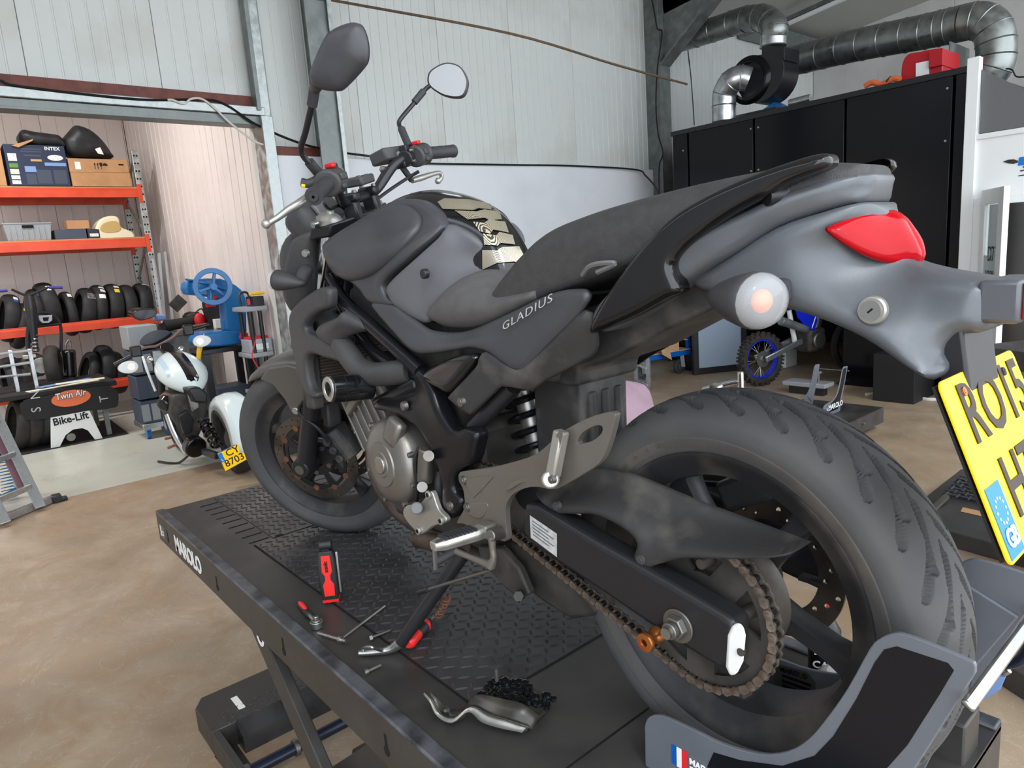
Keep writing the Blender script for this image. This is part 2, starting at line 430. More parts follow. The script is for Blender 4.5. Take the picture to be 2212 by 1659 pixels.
# gable wall and roof of the hall
wg = struct('wall_gable', MB().b2((-6.5, 13.04, 0), (6, 13.2, 7)), 'gable')
panels(wg, 0, 13, -6.35, 5.5, 0, 6.6, -1, 'gable', 2.4, .6, .004, .006, .04)
struct('ceiling', MB().add([(-6.5, -3, 5.33), (2.6, -3, 6.24), (2.6, 13.2, 6.24), (-6.5, 13.2, 5.33), (-6.5, -3, 5.43), (2.6, -3, 6.34), (2.6, 13.2, 6.34), (-6.5, 13.2, 5.43)],
       [(3, 2, 1, 0), (4, 5, 6, 7), (0, 1, 5, 4), (1, 2, 6, 5), (2, 3, 7, 6), (3, 0, 4, 7)]), 'ceiling')
pur = MB()
struct('trim_6', MB().b2((-6.3, 12.75, 4.95), (-5.6, 13, 5.25)).b2((-6.3, 10.3, 5.1), (-6.0, 13, 5.3)), 'galv_dark')
t = thing('tube_fixture', 'switched off tube light fixed under the hall ceiling', 'light', (-4.9, 9.9, 5.2))
a, b = PZ(1700, 52, 5.2), PZ(1830, -6, 5.28)
MB().bar(a + V((0, 0, .06)), b + V((0, 0, .06)), .12, .06).build('housing', 'galv_dark', t)
MB().bar(a, b, .09, .05).build('tube', 'pvc', t, bevel=.01)
struct('wall_sky_block', MB().b2((-6.5, -3.75, 0), (.9, -3.6, 5.95)), 'paint_white')  # unseen wall added to hold back sky light from this side
# cables and rods on the wall
def cable(name, pts, r, mt, label, cat='cable', group=None):
    return settag(MB().tube(pts, r, 6, 6).build(name, mt, None, 60), label, cat, group)
cable('cable', [PX(x, y, -6.2) for x, y in ((0, 174), (50, 188), (300, 215), (440, 215), (490, 228), (555, 270), (650, 310), (730, 328), (820, 340))] + [PX(900, 352, -6.24), PX(1100, 356, -6.25), PX(1230, 358, -6.25), PX(1370, 366, -6.2), PX(1395, 380, -6.1), PX(1420, 410, -5.99), PX(1425, 432, -5.97)], .012, 'cable_black', 'black cable sagging from the brown board to the corner column')
cable('cable', [PX(x, y, -6.19) for x, y in ((362, 216), (372, 216), (398, 224), (412, 214), (436, 214), (462, 232), (500, 268), (550, 305), (578, 315))], .010, 'cable_white', 'thin white cable hanging off the brown board by the doorway')
cable('cable', [PX(x, y, -5.96) for x, y in ((1408, 0), (1414, 30), (1420, 62), (1430, 72), (1420, 150), (1417, 230), (1422, 290), (1432, 330), (1424, 360), (1424, 430))], .010, 'cable_black', 'black cable running down the galvanised corner column')
cable('cable', [PX(1485, 100, -6.344), PX(1492, 160, -6.344), PX(1496, 210, -6.344), PX(1500, 270, -6.344)], .007, 'cable_black', 'thin dark wire on the white wall beside the fan')
cable('tie_rod', [PX(715, 0, -5.7), PX(1100, 72, -4.9), PX(1330, 140, -4.6), PX(1484, 182, -4.5)], .012, 'rust_rod', 'rusty steel tie rod sloping across the wall panels', 'rod')
# ---------------------------------------------------------------- motorcycle lift
mat('lift_black', (50, 48, 47), .42, 0, (62, 60, 58), 6, .12, 300, rvar=.12)
mat('lift_worn', (96, 99, 104), .4, .3, (40, 41, 44), 18, .1, 120, lo=.35, hi=.7)
mat('tread', (54, 53, 54), .32, .25, (66, 65, 66), 9, rvar=.12)
mat('void', (4, 4, 4), .9)
mat('steel', (168, 168, 166), .28, .95, rvar=.1, scale=20)
mat('steel_dull', (122, 120, 116), .45, .85, (120, 116, 110), 25, rvar=.1)
mat('chrome', (215, 218, 222), .1, 1)
mat('chock_grey', (112, 116, 124), .38, .25, (104, 108, 116), 6, .08, 400)
mat('decal_black', (16, 18, 24), .25)
mat('white_print', (236, 236, 232), .5)
mat('red', (205, 30, 28), .4); mat('blue_print', (0, 84, 170), .45); mat('red_print', (220, 40, 50), .45)
mat('navy', (24, 30, 46), .3)
lift = thing('motorcycle_lift', 'long black scissor lift table with tread plate under the dark motorcycle', 'lift table', (-1, 0, 0))
X0, X1, YW = -2.22, .26, .375
MB().b2((X0, -YW + .002, T - .012), (X1, YW - .002, T)).build('platform', 'lift_black', lift)
for sy in (-1, 1):
    sk = MB().b2((X0, sy * YW, T - .108), (X1, sy * (YW - .006), T + .004)).build('side_skirt', 'lift_black', lift, bevel=.003)
    MB().b2((X0, sy * (YW + .001), T - .002), (X1, sy * (YW - .032), T + .007)).build('rim_strip', 'lift_worn', lift, bevel=.004)
    MB().b2((X0, sy * (YW - .006), T - .108), (X1, sy * (YW - .05), T - .104)).build('skirt_lip', 'lift_black', lift)
    for kx in (-2.084, -1.537, -1.034, -.537, -.04):
        k = [(kx + .011 * math.cos(a), sy * (YW + .0006), .848 + .011 * math.sin(a)) for a in [math.radians(120 + 300 * i / 10) for i in range(11)]]
        k += [(kx + .004, sy * (YW + .0006), .885), (kx - .004, sy * (YW + .0006), .885)]
        MB().prism(k, (0, -sy * .0008, 0)).build('keyhole', 'void', sk)
text('maker_name', 'MAROLO', (-1.985, -YW - .0008, .824), (1, 0, 0), (0, 0, 1), .079, 'white_print', lift, offset=.0028, xs=.92, space=.98)
MB().b2((-2.19, -YW - .0012, .835), (-2.13, -YW, .885)).build('rating_label', 'grey_panel', lift)
MB().b2((-2.182, -YW - .0016, .84), (-2.166, -YW, .88)).b2((-2.158, -YW - .0016, .846), (-2.138, -YW, .852)).b2((-2.158, -YW - .0016, .858), (-2.138, -YW, .864)).build('label_print', 'white_print', lift)
[MB().b2((a, -YW, T - .1), (a + .006, YW, T - .002)).build('end_plate', 'lift_black', lift, bevel=.002) for a in (X0, X1 - .006)]
tp = MB().b2((-2.2, -.168, T), (-1.6, .168, T + .0025)).build('tread_plate', 'tread', lift)
tp2 = MB().b2((-1.585, -.232, T), (-.43, .232, T + .004)).build('tread_plate', 'tread', lift)
MB().b2((-1.59, -.236, T), (-.425, .236, T + .0015)).b2((-.197, -YW + .035, T), (-.193, YW - .035, T + .0008)).build('plate_seam', 'void', lift)
def bumps(x0, x1, y0, y1, z, par):
    m = MB(); st = .0262; i = 0; x = x0 + .015
    while x < x1 - .01:
        j = 0; y = y0 + .012
        while y < y1 - .008:
            a = math.radians(45 if (i + j) % 2 else -45) + math.radians(12); c, s_ = math.cos(a), math.sin(a); L, W, H = .0145, .0036, .0024
            def q(u, v, h): return (x + u * c - v * s_, y + u * s_ + v * c, z + h)
            m.add([q(-L, 0, 0), q(-L * .5, -W, 0), q(L * .5, -W, 0), q(L, 0, 0), q(L * .5, W, 0), q(-L * .5, W, 0), q(-L * .55, 0, H), q(L * .55, 0, H)],
                  [(0, 1, 6), (1, 2, 7, 6), (2, 3, 7), (3, 4, 7), (4, 5, 6, 7), (5, 0, 6)])
            y += st; j += 1
        x += st; i += 1
    return m.build('tread_bumps', 'tread', par, 50, kind='stuff')
bumps(-2.2, -1.6, -.168, .168, T + .0025, tp); bumps(-1.585, -.43, -.232, .232, T + .004, tp2)
for i in range(9):
    sx = -2.135 + i * .0645
    for sy in (-1, 1): MB().b2((sx - .004, sy * .175, T + .0002), (sx + .004, sy * .24, T + .0008)).build('slot', 'void', lift)
MB().b2((-1.612, -.16, T + .0005), (-1.59, -.135, T + .003)).build('slot', 'void', lift)
MB().b2((.2, .22, T - .1), (.25, .29, T + .07)).build('end_post', 'lift_black', lift, bevel=.004)
# scissor and base
for sy in (-1, 1):
    a = MB().bar((-1.44, sy * .30, .82), (-.56, sy * .30, .09), .03, .075, (0, 1, 0)) if False else MB()
    for (p, q_, yy) in (((-1.45, .83), (-.52, .05), .305), ((-.55, .83), (-1.48, .05), .255)):
        d = (V((q_[0], 0, q_[1])) - V((p[0], 0, p[1]))).normalized(); n_ = V((-d.z, 0, d.x)) * .042
        pp = [V((p[0], sy * yy, p[1])), V((q_[0], sy * yy, q_[1]))]
        arm = MB().prism([pp[0] + n_, pp[1] + n_, pp[1] - n_, pp[0] - n_], (0, sy * .03, 0)).build('scissor_arm', 'lift_black', lift, bevel=.004)
        if sy < 0 and yy > .3:
            text('arm_marking', 'OO', pp[0] + d * .06 + V((0, -.0312, -.0)) - n_ * .55, d, n_, .075, 'white_print', lift, offset=.003, xs=.9)
    pv = V((-.985, sy * .30, .44))
    MB().cyl(pv, pv + V((0, sy * .062, 0)), .028, n=20).build('pivot_collar', 'black_satin', lift)
    MB().cyl(pv + V((0, sy * .06, 0)), pv + V((0, sy * .07, 0)), .02, .019, n=20).build('pivot_bolt', 'steel', lift, bevel=.002)
    MB().b2((-2.0, sy * .36, .0), (.1, sy * .33, .10)).b2((-2.0, sy * .36, .0), (.1, sy * .28, .012)).build('base_rail', 'lift_black', lift, bevel=.003)
be = [(-2.0, -.36, .098), (-2.2, -.36, .098), (-2.26, -.32, .098), (-2.26, .32, .098), (-2.2, .36, .098), (-2.0, .36, .098)]
MB().prism([(x, y, .002) for x, y, z in be], (0, 0, .098)).build('base_end', 'lift_black', lift, bevel=.004)
MB().prism([(-2.0, -.27, .1), (-1.93, -.27, .07), (-1.93, -.27, 0), (-2.0, -.27, 0)], (0, .54, 0)).build('base_ramp', 'tread', lift)
bumps(-2.1, -1.995, -.3, .3, .1, lift)
MB().b2((-2.16, -.235, .1), (-2.06, -.21, .1015)).build('base_label', 'white_print', lift)
MB().cyl((-1.72, -.335, .075), (-1.72, .335, .075), .022, n=16).build('roller_axle', 'navy', lift)
[MB().cyl((-1.72, a, .075), (-1.72, a + .015, .075), .03, n=16).build('roller_ring', 'steel_dull', lift) for a in (-.335, -.16, .145)]
MB().bar((-1.5, 0, .08), (-.8, 0, .55), .07, .07).build('hydraulic_ram', 'black_satin', lift, bevel=.01)
[MB().b2((a, -.325, 0.0), (a + .15, .325, .04)).build('base_cross', 'lift_black', lift, bevel=.004) for a in (-.1, -1.2)]
# ---------------------------------------------------------------- wheel chock on the lift
chock = thing('wheel_chock', 'grey steel wheel chock with black inlay clamping the rear tyre', 'wheel chock', (.1, 0, T))
CY = -.13
co = [PY(x, y, CY) for x, y in ((1393, 1590), (1393, 1566), (1401, 1550), (1418, 1545), (1440, 1550), (1500, 1578), (1560, 1607), (1640, 1629), (1700, 1624), (1745, 1598), (1785, 1552), (1830, 1488), (1878, 1402), (1900, 1380), (1930, 1368), (1962, 1373), (2020, 1395), (2088, 1424), (2106, 1435), (2107, 1455), (2060, 1530), (1990, 1640))]
co = co + [V((.232, CY, T + .06)), V((.215, CY, T + .002)), V((.0, CY, T + .002)), V((-.105, CY, T + .002))]
dc = [PY(x, y, CY) for x, y in ((1542, 1625), (1600, 1642), (1690, 1654), (1760, 1632), (1800, 1590), (1850, 1510), (1890, 1430), (1910, 1403), (1937, 1396), (2048, 1432), (2061, 1448), (2030, 1500), (1960, 1610))] + [V((.19, CY, T + .06)), V((.17, CY, T + .03)), V((.0, CY, T + .03))]
pl = crom(co[:20], 3) + co[20:]
for sy in (1, -1):
    m = MB().prism(pl, (0, .006, 0)); d = MB().prism([p + V((0, -.0006, 0)) for p in dc], (0, .0008, 0))
    if sy < 0: m.mirror(False); d.mirror(False)
    o = m.build('side_plate', 'chock_grey', chock, 0, bevel=.0015); d.build('inlay', 'decal_black', chock, 0)
fl = [PY(1451, 1607, CY - .0007), PY(1484, 1625, CY - .0007), PY(1484, 1668, CY - .0007), PY(1452, 1648, CY - .0007)]
for i, mt in enumerate(('blue_print', 'white_print', 'red_print')):
    a, b, c, d = fl; l = lambda p, q_, t: p + (q_ - p) * t
    MB().prism([l(a, b, i / 3), l(a, b, (i + 1) / 3), l(d, c, (i + 1) / 3), l(d, c, i / 3)], (0, -.0006, 0)).build('flag_stripe', mt, chock, 0)
p0 = PY(1490, 1652, CY - .0008)
text('made_in_print', 'MADE IN', p0, (1, 0, .02), (0, 0, 1), .014, 'white_print', chock, offset=.0004)
text('made_in_print', 'FRANCE', p0 + V((0, 0, -.014)), (1, 0, .02), (0, 0, 1), .014, 'white_print', chock, offset=.0004)
MB().bar((.35, -.145, T + .345), (.35, .145, T + .345), .014, .008, (.6, 0, 1)).build('rear_bar', 'steel', chock, bevel=.003)
[MB().b2((a, -.13, T + .001), (a + .05, .13, T + .005)).build('base_strap', 'chock_grey', chock, bevel=.002) for a in (-.09, .14)]
MB().prism([(.20, .118, T + .06), (.33, .118, T + .33), (.26, .118, T + .36), (.12, .118, T + .12)], (0, .006, 0)).build('inner_cheek', 'chock_grey', chock, 0, bevel=.002)
MB().bar((-.07, -.12, T + .05), (-.07, .12, T + .05), .02, .05).build('front_bar', 'chock_grey', chock, bevel=.003)
# maker plate riveted inside the right plate
mp = [PY(x, y, .1235) for x, y in ((1682, 1434), (1745, 1452), (1762, 1474), (1762, 1528), (1672, 1492), (1676, 1440))]
mo = MB().prism(mp, (0, -.001, 0)).build('maker_plate', 'steel_dull', chock, 0)
for i in range(5):
    y0 = 1456 + i * 11
    MB().prism([PY(1690, y0, .1222), PY(1752, y0 + 22, .1222), PY(1752, y0 + 28, .1222), PY(1690, y0 + 6, .1222)], (0, -.0006, 0)).build('plate_print', 'decal_black', mo, 0)
text('plate_print', 'MAROLO', PY(1686, 1452, .1222), PY(1745, 1470, .1222) - PY(1686, 1452, .1222), (0, 0, 1), .012, 'decal_black', mo, offset=.0003)
# ---------------------------------------------------------------- tools on the lift
mat('tool_black', (30, 31, 33), .5); mat('tool_red', (225, 40, 35), .4); mat('grease', (18, 19, 20), .12, 0, coat=.6); mat('cast_cover', (150, 150, 146), .4, .5, (120, 118, 112), 12, rvar=.1)
mat('black_print', (12, 12, 12), .5)
TZ = T + .0066
r = thing('inspection_lamp', 'black and red pocket work lamp standing upright on the tread plate edge', 'work lamp', (-1.045, -.232, TZ), math.atan2(1.45, .95), local=True)
# local: front face towards -y
MB().loft([[(s_ * w, -d, z), (s_ * w, d, z), (-s_ * w, d, z), (-s_ * w, -d, z)] for s_ in (1,) for w, d, z in ((.019, .015, 0), (.021, .017, .012), (.022, .018, .06), (.022, .017, .11), (.017, .014, .138))]).build('body', 'tool_black', r, bevel=.003)
MB().prism([(-.013, -.0185, .018), (.013, -.0185, .018), (.014, -.0185, .05), (.007, -.0185, .062), (.007, -.0185, .074), (.013, -.0185, .085), (.011, -.0175, .128), (-.011, -.0175, .128), (-.013, -.0185, .085), (-.007, -.0185, .074), (-.007, -.0185, .062), (-.014, -.0185, .05)], (0, .002, 0)).build('red_face', 'tool_red', r, bevel=.001)
MB().loft([[(s_ * w, -d, z), (s_ * w, d, z), (-s_ * w, d, z), (-s_ * w, -d, z)] for s_ in (1,) for w, d, z in ((.020, .016, .0), (.0205, .0165, .008))]).build('red_foot', 'tool_red', r)
text('brand_print', 'sonic', (.006, -.019, .084), (0, 0, 1), (-1, 0, 0), .0145, 'black_print', r, offset=.0003)
MB().cyl((-.014, -.002, .152), (.018, -.002, .152), .0125, n=18).build('hinge_knob', 'tool_black', r, bevel=.002)
MB().b2((-.01, -.008, .135), (.01, .008, .15)).build('neck', 'tool_black', r)
MB().bar((.026, -.004, .02), (.026, -.002, .13), .004, .006, (1, 0, 0)).build('clip_bar', 'steel', r, bevel=.001)
def lying(name, label, cat, px0, px1, z0=T, zz=.012):
    a = PZ(*px0, z0 + zz); b = PZ(*px1, z0 + zz); d = b - a
    return thing(name, label, cat, a, math.atan2(d.y, d.x), local=True), d.length
r, L = lying('ratchet', 'small red handled ratchet lying on the lift platform', 'ratchet', (646, 1304), (684, 1346))
MB().tube([(0, 0, 0), (.012, 0, 0), (.05, 0, 0), (.075, 0, 0), (.082, 0, 0)], [.006, .0095, .0085, .010, .006], 12).build('grip', 'tool_black', r)
MB().tube([(.004, 0, .005), (.02, 0, .006), (.045, 0, .006), (.058, 0, .005)], [.004, .0065, .0055, .004], 10).build('grip_inlay', 'tool_red', r)
MB().tube([(.078, 0, 0), (L - .015, 0, 0)], .0055, 10).build('shank', 'steel', r)
MB().cyl((L, 0, -.011), (L, 0, .006), .0155, n=20).cyl((L, 0, .006), (L, 0, .009), .011).b2((L - .005, -.005, .009), (L + .005, .005, .018)).build('head', 'steel', r, bevel=.0015)
r, L = lying('hex_key', 'steel T handle hex key with a long blade lying on the lift', 'hex key', (735, 1382), (831, 1309), zz=.011)
MB().cyl((0, 0, 0), (L, 0, 0), .0035, n=6).build('blade', 'steel_dull', r)
d = (r.rotation_euler.to_matrix().transposed() @ (PZ(688, 1368, T + .011) - V(r.location)))
MB().cyl(d, -d * .25, .0045, n=12).cyl(-d * .06, d * .06, .008, n=12).build('cross_bar', 'steel', r)
r, L = lying('bolt', 'long plain steel bolt standing clear beside the side stand foot', 'bolt', (803, 1377), (842, 1362), zz=.009)
MB().cyl((0, 0, 0), (L, 0, 0), .0035, n=10).build('shaft', 'steel_dull', r); MB().cyl((-.007, 0, 0), (0, 0, 0), .0085, n=6).build('head', 'steel', r)
r, L = lying('bolt', 'short socket bolt lying alone on the bare platform', 'bolt', (794, 1450), (822, 1437), zz=.007)
MB().cyl((0, 0, 0), (L, 0, 0), .004, n=10).build('shaft', 'steel_dull', r); MB().cyl((-.008, 0, 0), (0, 0, 0), .0068, n=14).build('head', 'steel', r)
r, L = lying('screwdriver', 'red and black screwdriver lying behind the side stand', 'screwdriver', (880, 1392), (930, 1338), zz=.024)
MB().tube([(0, 0, 0), (.01, 0, 0), (.05, 0, 0), (.08, 0, 0), (.095, 0, 0)], [.009, .015, .013, .016, .009], 14).build('handle', 'tool_red', r)
MB().tube([(.045, 0, .0), (.07, 0, .0), (.1, 0, 0)], [.0138, .0165, .010], 14).build('grip_collar', 'tool_black', r)
MB().cyl((.095, 0, 0), (.2, 0, -.004), .0035, n=8).build('shaft', 'steel', r)
# sprocket cover with grease
r = thing('sprocket_cover', 'aluminium sprocket cover lying inside up and caked in black grease', 'engine cover', PZ(1060, 1560, T))
rows = []
# front rim traced, then back rim; shell
A_ = [PZ(x, y, T + .007 + z) for x, y, z in ((914, 1500, .045), (930, 1520, .035), (945, 1548, .012), (975, 1560, .014), (1012, 1538, .03), (1040, 1560, .02), (1080, 1573, .015), (1128, 1583, .012))]
B_ = [PZ(x, y, T + .007 + z) for x, y, z in ((930, 1492, .045), (945, 1508, .035), (968, 1530, .012), (1005, 1530, .02), (1030, 1500, .055), (1090, 1510, .05), (1130, 1520, .05), (1165, 1545, .03))]
m = MB(); 
ab = list(zip(crom(A_, 4), crom(B_, 4)))
m.loft([[a, a + (b - a) * .18 + V((0, 0, .003)), a + (b - a) * .3] for a, b in ab], closed=False)
m.build('rim', 'cast_cover', r, 60).modifiers.new('s', 'SOLIDIFY').thickness = .004
MB().loft([[a + (b - a) * .3, a + (b - a) * .55 + V((0, 0, -.014)), b] for a, b in ab], closed=False).build('bowl', mat('oily', (40, 37, 32), .3, 0, (62, 58, 50), 20), r, 60).modifiers.new('s', 'SOLIDIFY').thickness = .003
C_ = [PZ(x, y, T + .007 + z) for x, y, z in ((1030, 1515, .02), (1045, 1478, .03), (1085, 1455, .035), (1130, 1475, .035), (1188, 1500, .03), (1180, 1535, .02), (1135, 1575, .012), (1060, 1560, .012))]
MB().prism(C_, (0, 0, -.008)).build('back', 'oily', r, 30, bevel=.003)
g = MB()
for i in range(160):
    u, v_ = random.random(), random.random(); p = C_[1] + (C_[3] - C_[1]) * (.05 + u * .95) + (C_[5] - C_[3]) * (v_ * .8)
    if random.random() < .3: p = C_[0] + (C_[5] - C_[0]) * u + (C_[2] - C_[0]) * v_ * .4
    g.ball(p + V((0, 0, random.uniform(-.002, .010))), random.uniform(.004, .011), 6, (1, 1, .8))
g.build('grease', 'grease', r, 60, kind='stuff')
e0 = PZ(1075, 1490, T + .03); MB().cyl(e0, e0 + V((0, 0, .045)), .004, n=10).build('stud', 'steel_dull', r)
e1 = PZ(965, 1540, T + .012); MB().cyl(e1, e1 + V((0, 0, .008)), .009, n=14).cyl(e1 + V((0, 0, .008)), e1 + V((0, 0, .012)), .006, n=6).build('boss', 'steel', r)
# ---------------------------------------------------------------- the dark motorcycle
mat('bike_matte', (64, 64, 68), .42, .15, (70, 70, 74), 5, .04, 500)
mat('bike_knee', (92, 92, 96), .5, .1)
mat('bike_gloss', (18, 18, 20), .14, 0, coat=.25)
mat('frame_gloss', (20, 20, 23), .24, 0, spec=.35)
mat('plastic', (58, 58, 61), .5, 0, (66, 65, 64), 9, .1, 300)
mat('plastic_dirty', (48, 47, 47), .55, 0, (92, 88, 84), 13, .25, 120, lo=.5, hi=.78)
mat('tail_grey', (96, 99, 104), .36, .3, (90, 93, 97), 4, .05, 600)
mat('seat_vinyl', (86, 84, 84), .72, 0, (80, 78, 78), 40, .35, 900)
mat('seat_mesh', (62, 61, 61), .6, 0, (54, 53, 53), 60, .5, 500)
mat('pipe', (98, 86, 78), .5, .6, (74, 62, 54), 14)
mat('alloy', (122, 117, 111), .42, .55, (120, 114, 108), 10, .08, 500)
mat('alloy_light', (172, 170, 164), .35, .7, (150, 145, 138), 18, .1, 200, lo=.55, hi=.8)
mat('engine', (134, 132, 129), .38, .75, (122, 117, 110), 9, .12, 200)
mat('engine_dark', (56, 54, 52), .6, .3, (78, 74, 70), 14, .2, 100)
mat('tyre', (68, 68, 70), .68, 0, (80, 79, 77), 7, .12, 400, lo=.45, hi=.75)
mat('tyre_side', (72, 70, 69), .72, 0, (92, 86, 80), 10, .15, 300, lo=.45, hi=.75)
mat('wheel', (46, 46, 48), .45, .2, (92, 87, 81), 10, .1, 150, lo=.5, hi=.8)
mat('drum', (92, 86, 80), .55, .4, (60, 56, 52), 14, .15, 150)
mat('fender', (112, 110, 107), .34, .6, (104, 101, 97), 5)
mat('disc', (112, 106, 100), .38, .85, (74, 66, 60), 12, rvar=.1)
mat('rust', (120, 78, 56), .8, .2, (88, 58, 44), 40)
mat('chain', (150, 141, 132), .42, .8, (112, 96, 84), 60)
mat('chain_dark', (44, 42, 41), .4, .6)
mat('copper', (196, 122, 70), .3, .9)
mat('white_cap', (232, 232, 230), .35)
mat('rubber', (50, 50, 53), .6, 0, bump=.1, bscale=600)
mat('lens_red', (168, 3, 18), .1, 0, spec=.3)
mat('lens_clear', (240, 242, 245), .06, 0, alpha=.28, coat=.5)
mat('bulb', (255, 110, 10), .3)
mat('reflector', (205, 20, 45), .2, coat=.5)
mat('plate_yellow', (255, 205, 0), .35); mat('plate_black', (48, 34, 16), .5); mat('plate_blue', (0, 120, 215), .4)
mat('mirror_glass', (235, 238, 240), .02, 1)
mat('radiator', (86, 78, 68), .6, .4); mat('sticker', (190, 190, 190), .4, 0, (165, 165, 165), 90)
def carbon(name):
    m = bpy.data.materials.new(name); m.use_nodes = True; nt = m.node_tree; b = nt.nodes['Principled BSDF']
    tc = nt.nodes.new('ShaderNodeTexCoord'); mp = nt.nodes.new('ShaderNodeMapping'); mp.inputs['Rotation'].default_value = (.3, .5, .78)
    ck = nt.nodes.new('ShaderNodeTexWave'); ck.inputs['Scale'].default_value = 460
    nt.links.new(tc.outputs['Object'], mp.inputs[0]); nt.links.new(mp.outputs[0], ck.inputs['Vector'])
    r = nt.nodes.new('ShaderNodeValToRGB'); r.color_ramp.elements[0].color = (*lin((70, 66, 58)), 1); r.color_ramp.elements[1].color = (*lin((206, 196, 172)), 1)
    r.color_ramp.elements[0].position = .35; r.color_ramp.elements[1].position = .6
    nt.links.new(ck.outputs['Fac'], r.inputs[0]); nt.links.new(r.outputs[0], b.inputs['Base Color'])
    b.inputs['Metallic'].default_value = .5; b.inputs['Roughness'].default_value = .3; b.inputs['Coat Weight'].default_value = .8; M[name] = m
carbon('carbon')
bike = thing('motorcycle', 'matte black naked motorcycle standing upright on the lift table', 'motorcycle', (-.7, 0, T))
def c2(cx, cy): return (540 + .31646 * cx, 380 + .31646 * cy)
def P3(l): return [PY(x, y, z) for x, y, z in l]
def bolt(p, d, r=.008, h=.006, par=None, mt='steel_dull', n=12):
    p = V(p); d = V(d).normalized()
    o = MB().cyl(p - d * .004, p + d * h, r, r * .85, n).cyl(p + d * h, p + d * (h + .0006), r * .5, r * .45, 6).build('bolt', mt, par or bike, 30); return o
# ---- plates with holes (2-D loops mapped by fn)
def plate(outer, holes, fn, th, grid=None):
    pts = [V(p) for p in outer]; edges = []; n = len(pts); edges += [(i, (i + 1) % n) for i in range(n)]
    for h in holes:
        b = len(pts); k = len(h); pts += [V(p) for p in h]; edges += [(b + i, b + (i + 1) % k) for i in range(k)]
    r = delaunay_2d_cdt(pts, edges, [], 1, 1e-7); vs, fs = r[0], r[2]
    def inside(p, L):
        c = False; n = len(L)
        for i in range(n):
            a, b = L[i], L[(i + 1) % n]
            if (a[1] > p.y) != (b[1] > p.y) and p.x < (b[0] - a[0]) * (p.y - a[1]) / (b[1] - a[1]) + a[0]: c = not c
        return c
    F_ = []
    for q in fs:
        c = sum((vs[i] for i in q), V((0, 0))) / len(q)
        if inside(c, outer) and not any(inside(c, h) for h in holes): F_.append(tuple(q))
    k = len(vs); from collections import Counter; ec = Counter(frozenset((q[i], q[(i + 1) % len(q)])) for q in F_ for i in range(len(q)))
    side = [(q[(i + 1) % len(q)], q[i], q[i] + k, q[(i + 1) % len(q)] + k) for q in F_ for i in range(len(q)) if ec[frozenset((q[i], q[(i + 1) % len(q)]))] == 1]
    return MB().add([fn(p.x, p.y, 0) for p in vs] + [fn(p.x, p.y, th) for p in vs], F_ + [tuple(i + k for i in reversed(q)) for q in F_] + side)
def circle(cx, cy, r, n=24, a0=0): return [(cx + r * math.cos(a0 + 2 * math.pi * i / n), cy + r * math.sin(a0 + 2 * math.pi * i / n)) for i in range(n)]
# ---- tyre with carved grooves: wheel plane x-z, axle along y, centre at origin
def tyre_mesh(prof, nth, nac, strokes, pitch_n, xf, depth=.006):
    pr = crom([V((y, r, 0)) for y, r in prof], 12); L = [0]
    for a, b in zip(pr, pr[1:]): L.append(L[-1] + (b - a).length)
    tot = L[-1]; ys = []; rs = []; ss = []
    for i in range(nac):
        s = tot * i / (nac - 1); k = max(0, min(len(L) - 2, next((j for j in range(len(L) - 1) if L[j + 1] >= s), len(L) - 2))); t = (s - L[k]) / max(1e-9, L[k + 1] - L[k]); p = pr[k] + (pr[k + 1] - pr[k]) * t
        ys.append(p.x); rs.append(p.y); ss.append(s - tot / 2)
    ys = np.array(ys); rs = np.array(rs); ss = np.array(ss); th = 2 * np.pi * np.arange(nth) / nth
    Rm = rs.max(); pl = 2 * np.pi * Rm / pitch_n
    U = (th[:, None] * Rm) % pl + 0 * ss[None]; SS = ss[None] + 0 * U; D = np.zeros_like(U)
    for sgn, off in ((-1, 0), (1, pl * .5)):
        for pts in strokes:
            for sh in (-2, -1, 0, 1, 2):
                for (u0, s0, w0), (u1, s1, w1) in zip(pts, pts[1:]):
                    ax, ay = u0 + off + sh * pl, sgn * s0; bx, by = u1 + off + sh * pl, sgn * s1
                    dx, dy = bx - ax, by - ay; t = np.clip(((U - ax) * dx + (SS - ay) * dy) / (dx * dx + dy * dy), 0, 1)
                    d = np.hypot(U - ax - t * dx, SS - ay - t * dy); w_ = w0 + (w1 - w0) * t
                    D = np.maximum(D, np.clip((w_ - d) / .0014 + .5, 0, 1))
    R_ = rs[None] - depth * D
    X = R_ * np.cos(th)[:, None]; Z = R_ * np.sin(th)[:, None]; Y = ys[None] + 0 * X
    vs = np.stack([X, Y, Z], 2).reshape(-1, 3)
    fs = []
    for i in range(nth):
        j = (i + 1) % nth
        for k in range(nac - 1): fs.append((i * nac + k, i * nac + k + 1, j * nac + k + 1, j * nac + k))
    m = MB(); m.v = [tuple(xf(V(p))) for p in vs.tolist()]; m.f = fs; return m
def arc_text(body, r, a0, da, size, y, xf, par, mt, name='sidewall_lettering'):
    for i, ch in enumerate(body):
        if ch == ' ': continue
        a = a0 - i * da; er = V((math.cos(a), 0, math.sin(a))); et = V((math.sin(a), 0, -math.cos(a)))
        p = xf(er * r + V((0, y, 0))); q = xf(er * r + et + V((0, y, 0))); u = xf(er * (r + 1) + V((0, y, 0)))
        text(name, ch, p, q - p, u - p, size, mt, par, ext=.0006, align='CENTER', lift=.0002)
RC = V((0, 0, T + .312)); FC = V((-1.445, 0, T + .300))
xr = lambda p: RC + p
xf_ = lambda p: S(FC + p)
